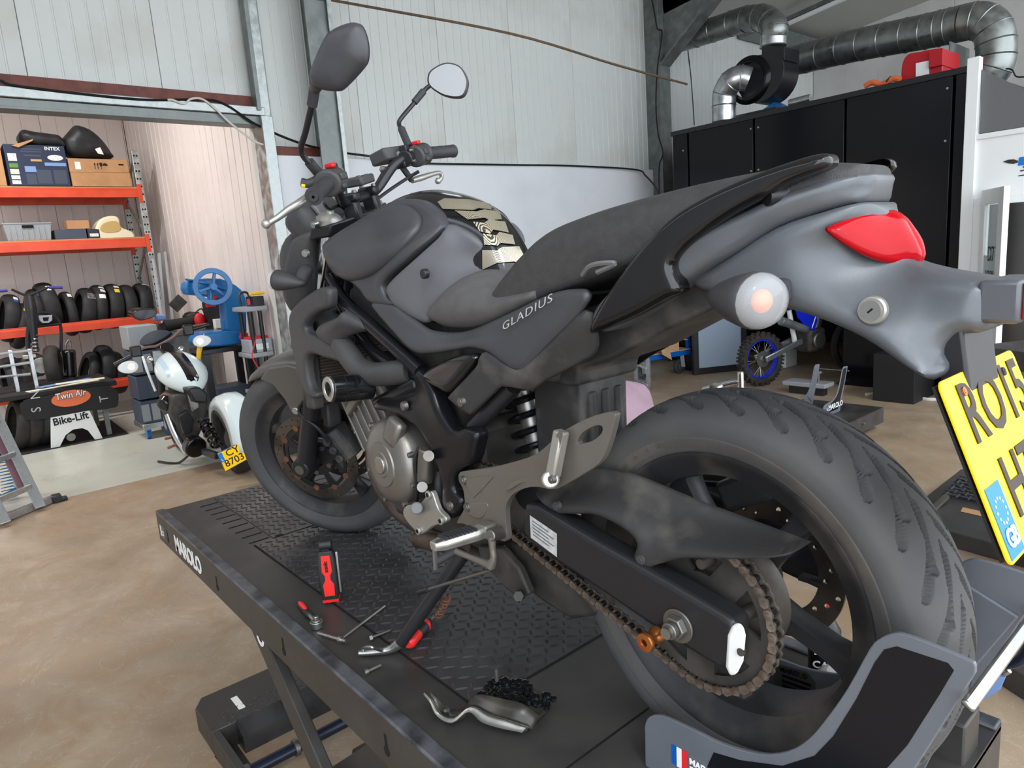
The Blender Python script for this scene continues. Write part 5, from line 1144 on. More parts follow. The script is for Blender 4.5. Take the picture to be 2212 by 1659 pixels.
# levers
MB().tube([S((-1.06, -.20, T + 1.075)), F(650, 437, -.27), F(625, 452, -.295), F(600, 470, -.32), F(582, 481, -.335)], [.008, .0095, .0085, .007, .006], 10).build('clutch_lever', 'alloy_light', hb); MB().ball(F(575, 484, -.34), .0105, 12).build('lever_ball', 'alloy_light', hb)
MB().tube([F(890, 390, .20), F(910, 384, .24), F(935, 376, .29), F(950, 374, .32), F(954, 382, .325), F(950, 390, .32)], [.008, .009, .007, .0065, .006, .006], 10).build('brake_lever', 'alloy_light', hb); MB().tube([S((-1.045, .19, T + 1.07)), F(890, 390, .20)], .009, 8).build('lever_pivot', 'black_satin', hb); MB().ball(F(946, 391, .315), .0095, 12).build('lever_ball', 'alloy_light', hb)
# brake reservoir
rp = [F(x, y, z) for x, y, z in ((826, 318, .16), (868, 313, .205), (881, 338, .205), (836, 346, .16))]
dv = SR @ V((-.05, 0, -.012))
MB().loft([rp, [p + dv for p in rp]]).build('brake_reservoir', 'plastic', hb, 30, bevel=.005)
ct = F(861, 332, .19); MB().cyl(ct + V((.004, -.003, 0)), ct + V((.002, -.0015, 0)) - dv * .02, .006, n=16).build('level_window', 'alloy_light', hb)
bolt(F(827, 366, .14), SR @ V((1, -.4, 0)), .009, .012, hb, 'steel')
MB().tube([F(830, 368, .14), F(815, 395, .11), F(800, 418, .08), F(790, 440, .05)], .005, 8).build('brake_hose', 'cable_black', hb)
MB().tube([F(905, 370, .2), F(880, 385, .18), F(845, 408, .13), F(815, 430, .08)], .0045, 8).build('throttle_cable', 'cable_black', hb)
MB().tube([F(700, 440, -.2), F(712, 452, -.15), F(735, 445, -.08), F(760, 470, -.03)], .004, 8).build('clutch_cable', 'cable_black', hb)
MB().tube([S((-1.03, -.225, T + 1.095)), F(668, 396, -.24), F(652, 394, -.245)], [.012, .010, .010], 10).build('passing_switch', 'plastic', hb); MB().cyl(F(652, 400, -.252), F(660, 402, -.25), .004).build('horn_switch', 'plate_yellow', hb)
# mirrors
def plane_panel(px, c, n, bulge, edge, th, h=.007, sub=4):
    n = n.normalized(); u, w_ = frame_of(n); pts = []
    for x, y in px:
        d = ray(x, y); t = (c - CP).dot(n) / d.dot(n); q_ = CP + d * t - c; pts.append(V((q_.dot(u), q_.dot(w_), 0)))
    m = panel(pts, bulge, edge, h, th, out=1, sub=sub, axes=(0, 1, 2)); m.v = [tuple(c + u * a + w_ * b + n * k) for a, b, k in m.v]; return m
mc = F(733, 125, -.33); nn = (CP - mc).normalized() * .8 + V((-.2, -.55, .1))
mL = [(773, 50), (752, 50), (720, 63), (703, 81), (679, 133), (671, 159), (671, 173), (685, 191), (726, 197), (746, 188), (784, 147), (794, 127), (794, 95), (785, 63)]
ml = plane_panel(mL, mc, nn, .022, .05, .006, sub=4).build('mirror_shell', 'bike_matte', hb, 180)
nb = -nn.normalized(); plane_panel([(733 + (x - 733) * .93, 125 + (y - 125) * .93) for x, y in mL], mc + nb * .007, nn, 0, .01, .001).build('mirror_glass', 'mirror_glass', hb, 0)
MB().tube([F(690, 162, -.325), F(684, 185, -.32), F(679, 195, -.315)], [.016, .012, .010], 12).build('mirror_joint', 'plastic', hb)
MB().tube([F(680, 190, -.315), F(674, 228, -.31)], .0105, 12).build('mirror_boot', 'rubber', hb)
MB().tube([F(674, 225, -.31), F(660, 285, -.29), F(650, 320, -.275), F(656, 338, -.265), F(675, 360, -.25), F(695, 385, -.225)], .0065, 10).build('mirror_stem', 'black_satin', hb); MB().tube([F(668, 350, -.255), F(700, 388, -.22)], .0115, 12).build('mirror_boot', 'rubber', hb)
mc2 = F(967, 172, .40); n2 = (CP - mc2).normalized() * .75 + V((.1, -.45, .30))
mR = [(923, 170), (928, 154), (948, 140), (970, 135), (995, 144), (1009, 168), (1010, 186), (1002, 206), (985, 211), (958, 206), (934, 192), (925, 182)]
plane_panel(mR, mc2 - n2.normalized() * .016, n2, .004, .01, .012).build('mirror_shell', 'plastic', hb, 60)
plane_panel([(967 + (x - 967) * .92, 173 + (y - 173) * .92) for x, y in mR], mc2 - n2.normalized() * .0105, n2, .0, .01, .001).build('mirror_glass', 'mirror_glass', hb, 0)
MB().tube([F(930, 184, .37), F(917, 195, .36), F(895, 222, .33), F(867, 255, .28), F(862, 268, .27), F(868, 282, .25)], .0062, 10).build('mirror_stem', 'black_satin', hb)
MB().tube([F(915, 197, .357), F(895, 221, .33)], .0098, 12).build('mirror_boot', 'rubber', hb); MB().tube([F(867, 278, .25), F(872, 290, .24), F(884, 318, .215)], .0105, 12).build('mirror_boot', 'rubber', hb)
# ---------------------------------------------------------------- side room: rack with boxes and tyres
mat('rack_orange', (216, 74, 40), .4, 0, (200, 64, 34), 5); mat('carton', (186, 142, 100), .75, 0, (174, 130, 90), 6, .1, 80); mat('carton_light', (205, 165, 125), .75, 0, (192, 150, 112), 8)
mat('intex', (38, 48, 74), .4); mat('bag_black', (30, 31, 34), .42, 0, (44, 45, 49), 9, .4, 25); mat('grey_crate', (150, 154, 158), .45); mat('dark_crate', (64, 72, 88), .5)
mat('cream', (226, 214, 186), .45); mat('foam', (190, 160, 100), .8); mat('tyre_new', (30, 30, 33), .62, 0, (40, 40, 43), 12, .1, 300); mat('tyre_used', (54, 50, 46), .8, 0, (40, 38, 36), 10, .2, 200)
mat('sticker_yellow', (232, 200, 60), .4); mat('sticker_white', (225, 225, 220), .45, 0, (160, 160, 160), 50, lo=.55, hi=.7); mat('foil', (190, 190, 190), .3, .6, (90, 90, 90), 30); mat('sticker_blue', (50, 84, 140), .4)
mat('purple', (58, 56, 130), .5); mat('al', (196, 200, 204), .3, .85, (170, 174, 178), 14, rvar=.1); mat('mat_black', (36, 35, 37), .8); mat('orange_logo', (226, 110, 66), .5)
mat('blue_paint', (14, 112, 176), .35, 0, (10, 98, 160), 5, coat=.2); mat('blue_hose', (30, 110, 160), .35); mat('green', (92, 138, 62), .4); mat('clear_box', (200, 205, 215), .25, 0, trans=.4); mat('yellow', (240, 190, 20), .4); mat('red_tool', (200, 30, 34), .4)
mat('light_blue', (120, 150, 200), .5); mat('paper', (232, 226, 200), .7)
RX = -10.0
rack = thing('pallet_rack', 'tall orange and galvanised pallet rack against the side room wall', 'storage rack', (-10.4, 0, 0))
UY = 1.56
for x in (-10.0, -10.9):
    for y in (UY, -1.25):
        up = MB().b2((x - .04, y, 0), (x + .04, y + .08, 3.52)).build('upright', 'galv', rack, bevel=.004)
        for i in range(34):
            z = .15 + i * .1
            for dy in (.022, .056): MB().b2((x + .0402, y + dy - .010, z - .011), (x + .0412, y + dy + .010, z + .011)).build('slot', 'void', up)
for y in (UY + .04, -1.21):
    for i in range(6): MB().bar((-10.9 if i % 2 else -10.0, y, .2 + i * .55), (-10.0 if i % 2 else -10.9, y, .75 + i * .55), .03, .03).build('brace', 'galv', rack)
for zt in (3.03, 2.375, 1.335, .53):
    for x in (-10.0, -10.9):
        MB().prism([(x - .03, -1.2, zt - .12), (x + .03, -1.2, zt - .12), (x + .03, -1.2, zt - .03), (x + .018, -1.2, zt - .02), (x + .018, -1.2, zt), (x - .03, -1.2, zt)], (0, UY + 1.2, 0)).build('beam', 'rack_orange', rack, bevel=.003)
        MB().b2((x + .032, UY - .002, zt - .19), (x + .045, UY + .05, zt + .05)).build('beam_connector', 'rack_orange', rack, bevel=.004)
for zt in (3.03, 2.375): MB().b2((-10.93, -1.2, zt), (-9.99, UY, zt + .018)).build('shelf_board', 'carton', rack)
def carton(name, x0, x1, ypx, z0, z1, mt, label, cat='box', depth=.55, parent=None, rot=0):
    a, b = ypx; o = thing(name, label, cat, (x0 - depth / 2, (a + b) / 2, z0), rot, local=True)
    w_ = (b - a); h_ = z1 - z0
    MB().box((0, 0, h_ / 2), (depth, w_, h_)).build('body', mt, o, bevel=.004); return o, depth / 2, w_, h_
Z1 = 3.05
def yx(px, py, x=RX): return PX(px, py, x).y
o, d, w_, h_ = carton('cardboard_box', RX, 0, (-.55, .135), Z1, Z1 + .50, 'carton', 'plain tall cardboard box beside the dark printed pool carton')
text('box_marking', 'II', (d + .001, .2, .3), (0, 1, 0), (0, 0, 1), .06, 'black_print', o)
o, d, w_, h_ = carton('cardboard_box', RX, 0, (-.60, .10), Z1 + .505, Z1 + .95, 'carton', 'cardboard box stacked on the tall box under the lintel')
o, d, w_, h_ = carton('pool_carton', RX + .02, 0, (.165, .80), Z1, Z1 + .49, 'intex', 'dark blue printed INTEX carton on the top shelf')
def print_rect(par, d, u0, u1, v0, v1, W, H, mt, l=.001): MB().b2((d, -W / 2 + u0 * W, v0 * H), (d + l, -W / 2 + u1 * W, v1 * H)).build('print_block', mt, par)
text('brand_print', 'INTEX', (d + .0012, .1, h_ * .86), (0, 1, 0), (0, 0, 1), .058, 'white_print', o, offset=.001)
MB().lathe([(0, .075), (.03, .075)], (d + .001, .2, h_ * .68), (0, 0, 1), 20).build('pool_picture', 'sticker_white', o) if False else MB().prism([(d + .001, .2 + .085 * math.cos(a), h_ * .70 + .035 * math.sin(a)) for a in [i * .3927 for i in range(16)]], (.001, 0, 0)).build('pool_picture', 'sticker_white', o)
for u0, u1, v0, v1, mt in ((.62, .98, .50, .58, 'light_blue'), (.28, .46, .34, .48, 'light_blue'), (.04, .18, .60, .78, 'sticker_white'), (.04, .18, .44, .54, 'green'), (.04, .18, .28, .40, 'cream'), (.04, .18, .16, .25, 'white_print'), (.04, .18, .04, .13, 'sticker_white'), (.26, .6, .88, .91, 'dark_crate'), (.26, .6, .82, .85, 'dark_crate'), (.3, .58, .72, .76, 'dark_crate'), (.46, .70, .06, .40, 'dark_crate'), (.74, .96, .06, .40, 'dark_crate'), (.28, .44, .04, .3, 'dark_crate'), (.4, .58, .60, .65, 'foam')): print_rect(o, d, u0, u1, v0, v1, w_, h_, mt)
o, d, w_, h_ = carton('flat_carton', RX + .02, 0, (.82, 1.505), Z1, Z1 + .175, 'carton', 'lower flat cardboard carton next to the rack upright')
o, d, w_, h_ = carton('flat_carton', RX + .02, 0, (.815, 1.50), Z1 + .177, Z1 + .345, 'carton', 'upper flat cardboard carton with arrow and umbrella marks')
print_rect(o, d, .1, .19, .2, .75, w_, h_, 'white_print')
for u in (.42, .47):
    MB().b2((d, -w_ / 2 + u * w_, h_ * .25), (d + .001, -w_ / 2 + u * w_ + .008, h_ * .6)).build('arrow_print', 'black_print', o); MB().prism([(d, -w_ / 2 + u * w_ - .01, h_ * .58), (d, -w_ / 2 + u * w_ + .018, h_ * .58), (d, -w_ / 2 + u * w_ + .004, h_ * .72)], (.001, 0, 0)).build('arrow_print', 'black_print', o, 0)
MB().prism([(d, -w_ / 2 + .53 * w_ + x_, h_ * z_) for x_, z_ in ((-.02, .72), (.02, .72), (.014, .5), (.003, .42), (.003, .28), (.014, .25), (-.014, .25), (-.003, .28), (-.003, .42), (-.014, .5))], (.001, 0, 0)).build('glass_print', 'black_print', o, 0)
MB().prism([(d, -w_ / 2 + .60 * w_ + .03 * math.cos(a), h_ * (.5 + .2 * math.sin(a))) for a in [i * math.pi / 8 for i in range(9)]], (.001, 0, 0)).build('umbrella_print', 'black_print', o, 0)
print_rect(o, d, .83, .92, .55, .68, w_, h_, 'black_print')
def lump(name, label, cat, pts, par=None, mt='bag_black', xd=.3, bulge=.12, edge=.15, h=.03):
    c = sum(pts, V((0, 0, 0))) / len(pts); zmin = min(p.z for p in pts)
    t = thing(name, label, cat, (c.x, c.y, zmin))
    m = panel(pts, bulge, edge, h, .25, out=1, sub=3, axes=(1, 2, 0)); m.build('cloth', mt, t, 60); return t
lump('black_sack', 'flat black holdall lying on the dark printed pool carton', 'bag', [PX(x, y, -10.1) for x, y in ((42, 300), (40, 288), (50, 280), (72, 284), (100, 288), (128, 293), (143, 312), (142, 320), (110, 320), (75, 319), (55, 312))])
b = lump('black_sack', 'crumpled black bag with a small white print on the flat cartons', 'bag', [PX(x, y, -10.1) for x, y in ((137, 300), (148, 284), (162, 271), (185, 276), (205, 288), (225, 308), (240, 330), (244, 340), (200, 340), (160, 338), (143, 325))])
MB().prism([PX(x, y, -9.935) for x, y in ((205, 322), (216, 318), (224, 334), (212, 332))], (.004, 0, 0)).build('bag_print', 'white_print', b, 0)
MB().prism([PX(x, y, -9.95) for x, y in ((25, 314), (72, 300), (70, 304), (40, 318))], (-.1, 0, 0)).build('open_flap', 'carton', None, 0); settag(bpy.data.objects['open_flap'], 'loose cardboard flap between the bag and the pool carton', 'cardboard')
# second shelf
Z2 = 2.395
t = thing('storage_crate', 'grey plastic storage crate on the middle shelf', 'crate', (-10.2, .26, Z2), local=True)
MB().loft([[(-.19 * k, -.25 * k, z), (.19 * k, -.25 * k, z), (.19 * k, .25 * k, z), (-.19 * k, .25 * k, z)] for k, z in ((.9, 0), (1, .19), (1.04, .2), (1.04, .215))]).build('body', 'grey_crate', t, 30, bevel=.004)
for i in range(7): MB().b2((.18, -.2 + i * .06, .02), (.192, -.19 + i * .06, .18)).build('rib', 'grey_crate', t)
MB().b2((.197, -.06, .15), (.2, .06, .185)).build('hand_hole', 'void', t)
o, *_ = carton('parts_tray', RX, 0, (.53, .88), Z2, Z2 + .12, 'dark_crate', 'dark blue parts tray beside the grey crate', 'tray', .4)
o, *_ = carton('small_carton', RX, 0, (.68, .93), Z2 + .122, Z2 + .23, 'carton', 'small open cardboard box sitting on the parts tray', 'box', .3)
o, *_ = carton('small_box', RX, 0, (.895, 1.035), Z2, Z2 + .115, 'black_satin', 'small black box with a pale label beside the cream seat hump', 'box', .25); MB().b2((.1252, -.05, .02), (.126, .05, .06)).build('label_patch', 'sticker_white', o)
t = thing('seat_hump', 'cream fibreglass race seat unit on the middle shelf', 'seat unit', (-10.15, 1.28, Z2))
MB().prism(crom([PX(x, y, -10.0) for x, y in ((206, 500), (212, 480), (225, 469), (245, 466), (258, 472), (262, 490), (285, 500), (292, 512), (280, 521), (240, 521), (218, 519))], 3, True), (-.3, 0, 0)).build('shell', 'cream', t, 40, bevel=.05, seg=4)
MB().prism(crom([PX(x, y, -9.995) for x, y in ((216, 496), (224, 482), (250, 477), (262, 492), (255, 501), (230, 503))], 3, True), (-.02, 0, 0)).build('opening', 'foam', t, 40, bevel=.006)
# tyres
def spare(name, label, loc, R, hw, lean=0, yaw=0, tread='tyre_new', group=None, stickers=()):
    t = thing(name, label, 'tyre', loc, 0, group, local=True, rot=(lean, 0, yaw))
    pr = [(-hw * .8, R * .7), (-hw * .95, R * .76), (-hw, R * .84), (-hw * .93, R * .91), (-hw * .7, R * .96), (-hw * .35, R * .99), (0, R)]; pr = pr + [(-y, r) for y, r in reversed(pr[:-1])]; pr += [(hw * .7, R * .72), (hw * .75, R * .84), (0, R * .93), (-hw * .75, R * .84), (-hw * .7, R * .72)]
    m = MB().lathe(pr, (0, 0, R), (0, 1, 0), 56, closed=True); b = m.build('casing', tread, t, 50)
    for i in range(22):
        a = 2 * math.pi * i / 22
        for s_ in (-1, 1):
            q_ = [(math.cos(a + da) * (R * k + .0008), s_ * hw * y, R + math.sin(a + da) * (R * k + .0008)) for da, y, k in ((0, .1, .998), (.05, .1, .998), (.17, .6, .968), (.13, .6, .968))]
            MB().add(q_, [(0, 1, 2, 3)]).build('tread_groove', 'void', b, 0) if False else None
    for (a, y0, y1, da, mt) in stickers:
        q_ = []
        n = 4
        for j in range(n + 1):
            ang = a + da * j / n
            for yy in (y0, (y0 + y1) / 2, y1):
                k = 1 - .045 * (yy ** 2) * 1.6; q_.append((math.cos(ang) * (R * k + .004), yy * hw, R + math.sin(ang) * (R * k + .004)))
        MB().add(q_, [(3 * j + c, 3 * j + c + 1, 3 * j + c + 4, 3 * j + c + 3) for j in range(n) for c in (0, 1)]).build('tyre_label', mt, t, 60)
    return t
ZT = 1.27
tl = [(18, 634, .31, .085, .20, [(.9, .1, .7, .18, 'sticker_white'), (.75, .1, .7, .14, 'sticker_blue')], 'new tyre with white and blue label on the orange shelf end'),
      (46, 652, .30, .07, .28, [(.9, -.2, .5, .18, 'sticker_blue'), (.72, -.3, .4, .16, 'sticker_yellow')], 'new tyre with a blue over yellow label behind the stripped bike'),
      (70, 624, .31, .075, .12, [(.95, .0, .8, .12, 'sticker_yellow'), (.78, .0, .8, .15, 'sticker_blue')], 'new tyre with a yellow over blue label behind the handlebar'),
      (92, 610, .325, .095, -.08, [(.72, -.0, .5, .26, 'white_print')], 'widest black tyre with a white oval label'),
      (140, 630, .30, .06, -.02, [(.85, -.1, .7, .24, 'white_print')], 'slim front tyre with a white oval label'),
      (184, 620, .31, .09, .22, [(.55, -.4, .7, .3, 'foil')], 'tyre wrapped with a crumpled silver foil label'),
      (208, 615, .31, .07, .12, [(1.0, -.2, .8, .14, 'sticker_white'), (.75, -.1, .8, .16, 'sticker_white'), (.42, -.5, .6, .2, 'white_print')], 'tyre carrying three white paper labels'),
      (240, 613, .31, .09, .10, [(.95, -.1, .6, .16, 'cream'), (.66, -.2, .5, .2, 'sticker_yellow')], 'tyre with a cream label above a yellow label'),
      (270, 615, .31, .08, .06, [], 'plain black tyre standing between labelled tyre and end tyre'),
      (304, 611, .315, .085, .14, [(1.15, -.2, .9, .14, 'sticker_white')], 'end tyre with a torn white label against the rack upright')]
for px, py, R, hw, lean, stk_, lab in tl:
    p = PX(px, py, -10.33); spare('tyre', lab + ' (upper row)' if False else lab, (-10.42, p.y - lean * .5, p.z - 2 * R * .995), R, hw, -lean, .08, group='new tyres on the rack shelf', stickers=stk_)
for px, py, R, hw, lean, lab in ((196, 757, .30, .06, .3, 'slim tyre leaning hard on the bottom rack beam'), (222, 745, .32, .085, .12, 'large tyre standing on the bottom rack beam'), (247, 760, .30, .07, .02, 'tyre with pale top standing by the bottom beam end'), (18, 772, .31, .10, 0, 'tyre on the bottom beam behind the bench rail'), (42, 774, .30, .09, .1, 'tyre on the bottom beam under the stripped bike')):
    p = PX(px, py, -10.33); spare('tyre', lab, (-10.42, p.y - lean * .5, p.z - 2 * R), R, hw, -lean, .1, group='used tyres on the bottom rack level', tread='tyre_new')
for px, py, lab in ((26, 882, 'worn block tread tyre at the outer end below the mat'), (55, 884, 'worn block tread tyre in the middle below the mat'), (85, 888, 'smooth worn tyre beside the white stand')):
    p = PX(px, py, -8.95); spare('tyre', lab, (-8.98, p.y - .03, 0.012), .29, .07, -.2, .15, 'tyre_used' if px < 80 else 'tyre_new', 'worn tyres under the bench')
# bench with banner mat
bx = -8.68
t = thing('work_bench', 'low bench covered with a black printed rubber mat', 'bench', (-9.0, .2, 0))
MB().b2((-9.75, -.75, .60), (-8.72, .70, .66)).build('top', 'mat_black', t, bevel=.01)
for x in (-9.6, -8.85):
    for y in (-.6, .55): MB().b2((x - .025, y - .025, 0), (x + .025, y + .025, .6)).build('leg', 'galv_dark', t)
bn = MB().prism(crom([PX(x, y, -8.69) for x, y in ((42, 876), (50, 868), (60, 862), (150, 847), (225, 833), (245, 838), (255, 848), (255, 872), (248, 880), (215, 885), (190, 887), (120, 900), (68, 908), (50, 900))], 2, True), (.012, 0, 0)).build('banner_mat', 'mat_black', t, 30, bevel=.003)
ec = PX(154, 860, -8.676); ea = (PX(195, 853, -8.676) - ec); eb = PX(154, 842, -8.676) - ec
MB().prism([ec + ea * (1.02 * math.cos(a)) + V((0, 0, .093)) * math.sin(a) for a in [i * math.pi / 14 for i in range(28)]], (.002, 0, 0)).build('logo_oval', 'orange_logo', bn, 0)
text('logo_text', 'Twin Air', PX(121, 869, -8.672), PX(190, 856, -8.672) - PX(121, 869, -8.672), (0, 0, 1), .105, 'black_print', bn, shear=.15, offset=.006, xs=.80, lift=0)
text('logo_text', 'Twin Air', PX(121, 869, -8.670), PX(190, 856, -8.670) - PX(121, 869, -8.670), (0, 0, 1), .105, 'white_print', bn, shear=.15, offset=.001, xs=.80, lift=.001)
text('mat_letter', 'N', PX(93, 860, -8.676), (0, 0, 1), (0, -1, 0), .13, 'sticker', bn, lift=.001); text('mat_letter', 'S', PX(95, 888, -8.676), (0, 0, 1), (0, -1, 0), .13, 'sticker', bn, lift=.001)
text('mat_letter', 'T', PX(240, 866, -8.676), (0, 0, 1), (0, -1, 0), .13, 'sticker', bn, lift=.001)
for i, (a_, b_, mt) in enumerate((((62, 848), (215, 822), 'paper'), ((90, 838), (200, 818), 'light_blue'), ((120, 832), (226, 818), 'paper'))):
    p, q_ = PZ(*a_, .665 + .02 * i), PZ(*b_, .665 + .02 * i); d_ = q_ - p; n_ = V((-d_.y, d_.x, 0)).normalized() * .10
    settag(MB().prism([p, q_, q_ + n_, p + n_], (0, 0, .008)).build('paper_sheet', mt, None, 0), ('long cream paper sheet along the edge of the bench mat', 'pale blue paper sheet between the two cream sheets', 'short cream paper sheet at the back of the bench mat')[i], 'paper')
t = thing('lift_stand', 'white aluminium stand lettered Bike-Lift under the printed mat', 'stand', (bx, .2, 0))
so_ = [PX(x, y, bx) for x, y in ((109, 888), (188, 884), (193, 886), (223, 949), (208, 953), (190, 930), (178, 925), (158, 928), (142, 940), (128, 968), (110, 971))]
MB().prism(so_, (-.012, 0, 0)).build('front_plate', 'white_cap', t, 0, bevel=.003)
text('stand_lettering', 'Bike-Lift', PX(117, 924, bx + .001), PX(192, 907, bx) - PX(117, 924, bx), (0, 0, 1), .115, 'black_print', t, offset=.003, xs=.92)
MB().cyl((bx - .02, .14, .09), (bx - .5, .14, .2), .05, n=14).build('pivot_tube', 'black_satin', t); MB().cyl((bx - .01, .14, .088), (bx - .03, .14, .088), .045).build('tube_cap', 'steel_dull', t)
MB().b2((bx - .7, -.1, .45), (bx - .02, .35, .5)).build('cross_frame', 'galv_dark', t)
settag(MB().prism([(-8.63, -.55, .001), (-8.66, .72, .001), (-9.9, .75, .001), (-9.9, -.55, .001)], (0, 0, .008)).build('floor_mat', 'mat_black', None, 0), 'black rubber mat on the pale floor under the stand', 'mat')
# stripped bike on the bench
t = thing('stripped_bike', 'stripped small motorcycle with purple grips on the printed bench', 'motorcycle', (-9.4, -.05, .66))
sx = -9.35
def q(x, y, dx=0): return PX(x, y, sx + dx)
MB().tube([q(25, 625), q(40, 632), q(60, 638), q(85, 629), q(105, 620)], .014, 8).build('handlebar', 'black_satin', t)
MB().cyl(q(-6, 629), q(16, 627), .018).build('grip', 'purple', t); MB().cyl(q(106, 621), q(135, 621), .018).build('grip', 'purple', t)
MB().tube([q(62, 638), q(66, 665), q(70, 700), q(74, 740)], [.05, .06, .05, .04], 10).build('steering_stem', 'black_satin', t)
MB().cyl(q(67, 662), q(67, 658), .05).build('stem_nut', 'alloy_light', t)
MB().tube([q(60, 690), q(90, 675, -.05), q(118, 685, -.1), q(131, 705, -.12), q(132, 760, -.15)], .018, 8).build('frame_loop', 'black_satin', t); MB().tube([q(62, 708), q(130, 700, -.1)], .015, 8).build('frame_loop', 'black_satin', t)
MB().tube([q(62, 705), q(60, 740), q(66, 790)], .025, 8).build('frame_loop', 'black_satin', t)
MB().prism([q(x, y) for x, y in ((83, 682), (113, 680), (113, 692), (105, 698), (92, 698), (85, 692))], (-.03, 0, 0)).build('light_bracket', 'grey_crate', t, bevel=.004); MB().prism([q(x, y, .002) for x, y in ((92, 686), (106, 685), (104, 693), (94, 694))], (-.03, 0, 0)).build('bracket_opening', 'void', t)
MB().cyl(q(73, 715), q(78, 760), .03, n=12).build('shock', 'black_satin', t)
for i in range(5): MB().cyl(q(73 + i * .9, 722 + i * 8), q(73.3 + i * .9, 725 + i * 8), .042, n=14).build('shock_coil', 'steel', t)
MB().prism([q(x, y) for x, y in ((52, 766), (85, 764), (103, 775), (104, 800), (95, 812), (75, 815), (60, 805), (50, 785))], (-.2, 0, 0)).build('engine', 'engine_dark', t, bevel=.02); MB().cyl(q(90, 790), q(90, 790, .05), .1, n=20).build('engine_cover', 'steel_dull', t, bevel=.01)
MB().prism([q(x, y, .02) for x, y in ((48, 768), (78, 764), (80, 772), (52, 778))], (-.1, 0, 0)).build('carburettor', 'alloy_light', t, bevel=.008)
m = MB().lathe([(-.06, .17), (-.075, .2), (-.07, .235), (-.04, .26), (0, .268), (.04, .26), (.07, .235), (.075, .2), (.06, .17)], q(117, 793, -.08), (.25, 1, 0), 40, closed=True); m.build('rear_tyre', 'tyre_used', t, 50)
MB().cyl(q(148, 755, -.1), q(152, 815, -.1), .075, n=18).build('canister', 'bike_gloss', t, bevel=.03); MB().tube([q(140, 765, -.1), q(143, 742, -.1), q(150, 735, -.1), q(153, 750, -.1)], .012, 8).build('pipe', 'steel', t)
MB().b2((-9.6, -.25, .66), (-9.2, .35, .70)).build('stand_block', 'black_satin', t)
rf_ = thing('rail_frame', 'aluminium rail frame standing at the end of the printed bench', 'frame', (-9.0, -.6, 0))
for y0, y1 in ((794, 783), (815, 808), (765, 757)): MB().cyl(PX(-30, y0 + 3, -9.0), PX(66, y1, -9.0), .018, n=8).build('rail', 'al', rf_)
for px in (-26, 22, 64): p = PX(px, 757 if px > 60 else 760, -9.0); MB().b2((p.x - .015, p.y - .02, .6601), (p.x + .015, p.y + .02, p.z + .02)).build('post', 'al', rf_, bevel=.003)
# ladder with hose
t = thing('step_ladder', 'aluminium ladder with a purple edge leaning at the doorway', 'ladder', PZ(60, 1110, 0))
la, lb = PZ(88, 1096, .03), PX(-40, 830, -6.9)
lc, ld = PZ(12, 1130, .03), PX(-125, 850, -6.75)
MB().bar(la, lb, .02, .075, (0, 1, 0)).build('rail', 'al', t, bevel=.003); MB().bar(lc, ld, .02, .075, (0, 1, 0)).build('rail', 'al', t, bevel=.003)
off = V((-.10, -.05, 0)); MB().bar(la + off + (lb - la) * .12, lb + off, .04, .07, (0, 1, 0)).build('inner_rail', mat('mauve_rail', (120, 84, 96), .5), t)
for k in (.16, .42, .68, .93): MB().bar(la + (lb - la) * k, lc + (ld - lc) * k, .035, .045, (0, 0, 1)).build('rung', 'al', t, bevel=.004)
f0, f1 = PZ(112, 1078, .035), PZ(-30, 1135, .035); MB().bar(f0, f1, .04, .06).build('foot_bar', 'al', t, bevel=.004); e_ = PZ(122, 1076, .03); MB().box(e_, (.10, .07, .06)).box(e_ + V((.02, .05, -.01)), (.06, .05, .03)).build('rubber_foot', 'black_satin', t, bevel=.008)
pts = []
for i in range(120):
    k = i / 119; c = PX(10, 960, -6.75).lerp(PX(22, 1062, -6.75), k); pts.append(c + V((.02 * math.sin(i * .8), .06 * math.cos(i * .8), 0)))
for i in range(60): c = PX(12, 1068, -6.75); pts.append(c + V((.05 * math.sin(i * .55), .085 * math.cos(i * .55), -.03 + .012 * (i % 6))))
settag(MB().tube(pts, .004, 5, 2).build('air_hose', 'blue_hose', None, 60), 'blue coiled air hose hanging beside the ladder', 'hose')
# ---------------------------------------------------------------- white cruiser
mat('pearl', (214, 226, 226), .18, 0, coat=.6); mat('brown_trim', (110, 82, 70), .5); mat('ice_blue', (176, 200, 216), .25); mat('copper_peg', (150, 96, 70), .4, .5)
K = PX
cr = thing('cruiser_motorcycle', 'pearl white cruiser motorcycle with black stripe and yellow plate on the pale floor', 'motorcycle', (-6.4, .95, 0))
cw = V((-5.78, 1.04, .325)); LN = V((0, -.12, 1)).normalized(); AXc = V((.08, 1, .12)).normalized()
def ctyre(c, R, hw, name):
    pr = [(-hw * .7, R * .68), (-hw, R * .78), (-hw * .95, R * .9), (-hw * .6, R * .975), (0, R)]; pr = pr + [(-y, r) for y, r in reversed(pr[:-1])] + [(hw * .5, R * .66), (-hw * .5, R * .66)]
    w_ = MB().lathe(pr, c, AXc, 48, closed=True).build(name, 'tyre_new', cr, 50)
    MB().lathe([(-hw * .7, R * .70), (-hw * .6, R * .62), (-hw * .2, R * .58), (hw * .2, R * .58), (hw * .6, R * .62), (hw * .7, R * .70)], c, AXc, 40).build('wheel_rim', 'black_satin', w_)
    MB().lathe([(-hw * .8, 0), (-hw * .8, .05), (-hw * .3, .12), (-hw * .2, R * .6)], c, AXc, 40).build('wheel_disc', 'steel_dull', w_)
ctyre(cw, .325, .09, 'rear_wheel'); ctyre(V((-7.28, .93, .325)), .325, .07, 'front_wheel')
fe = []
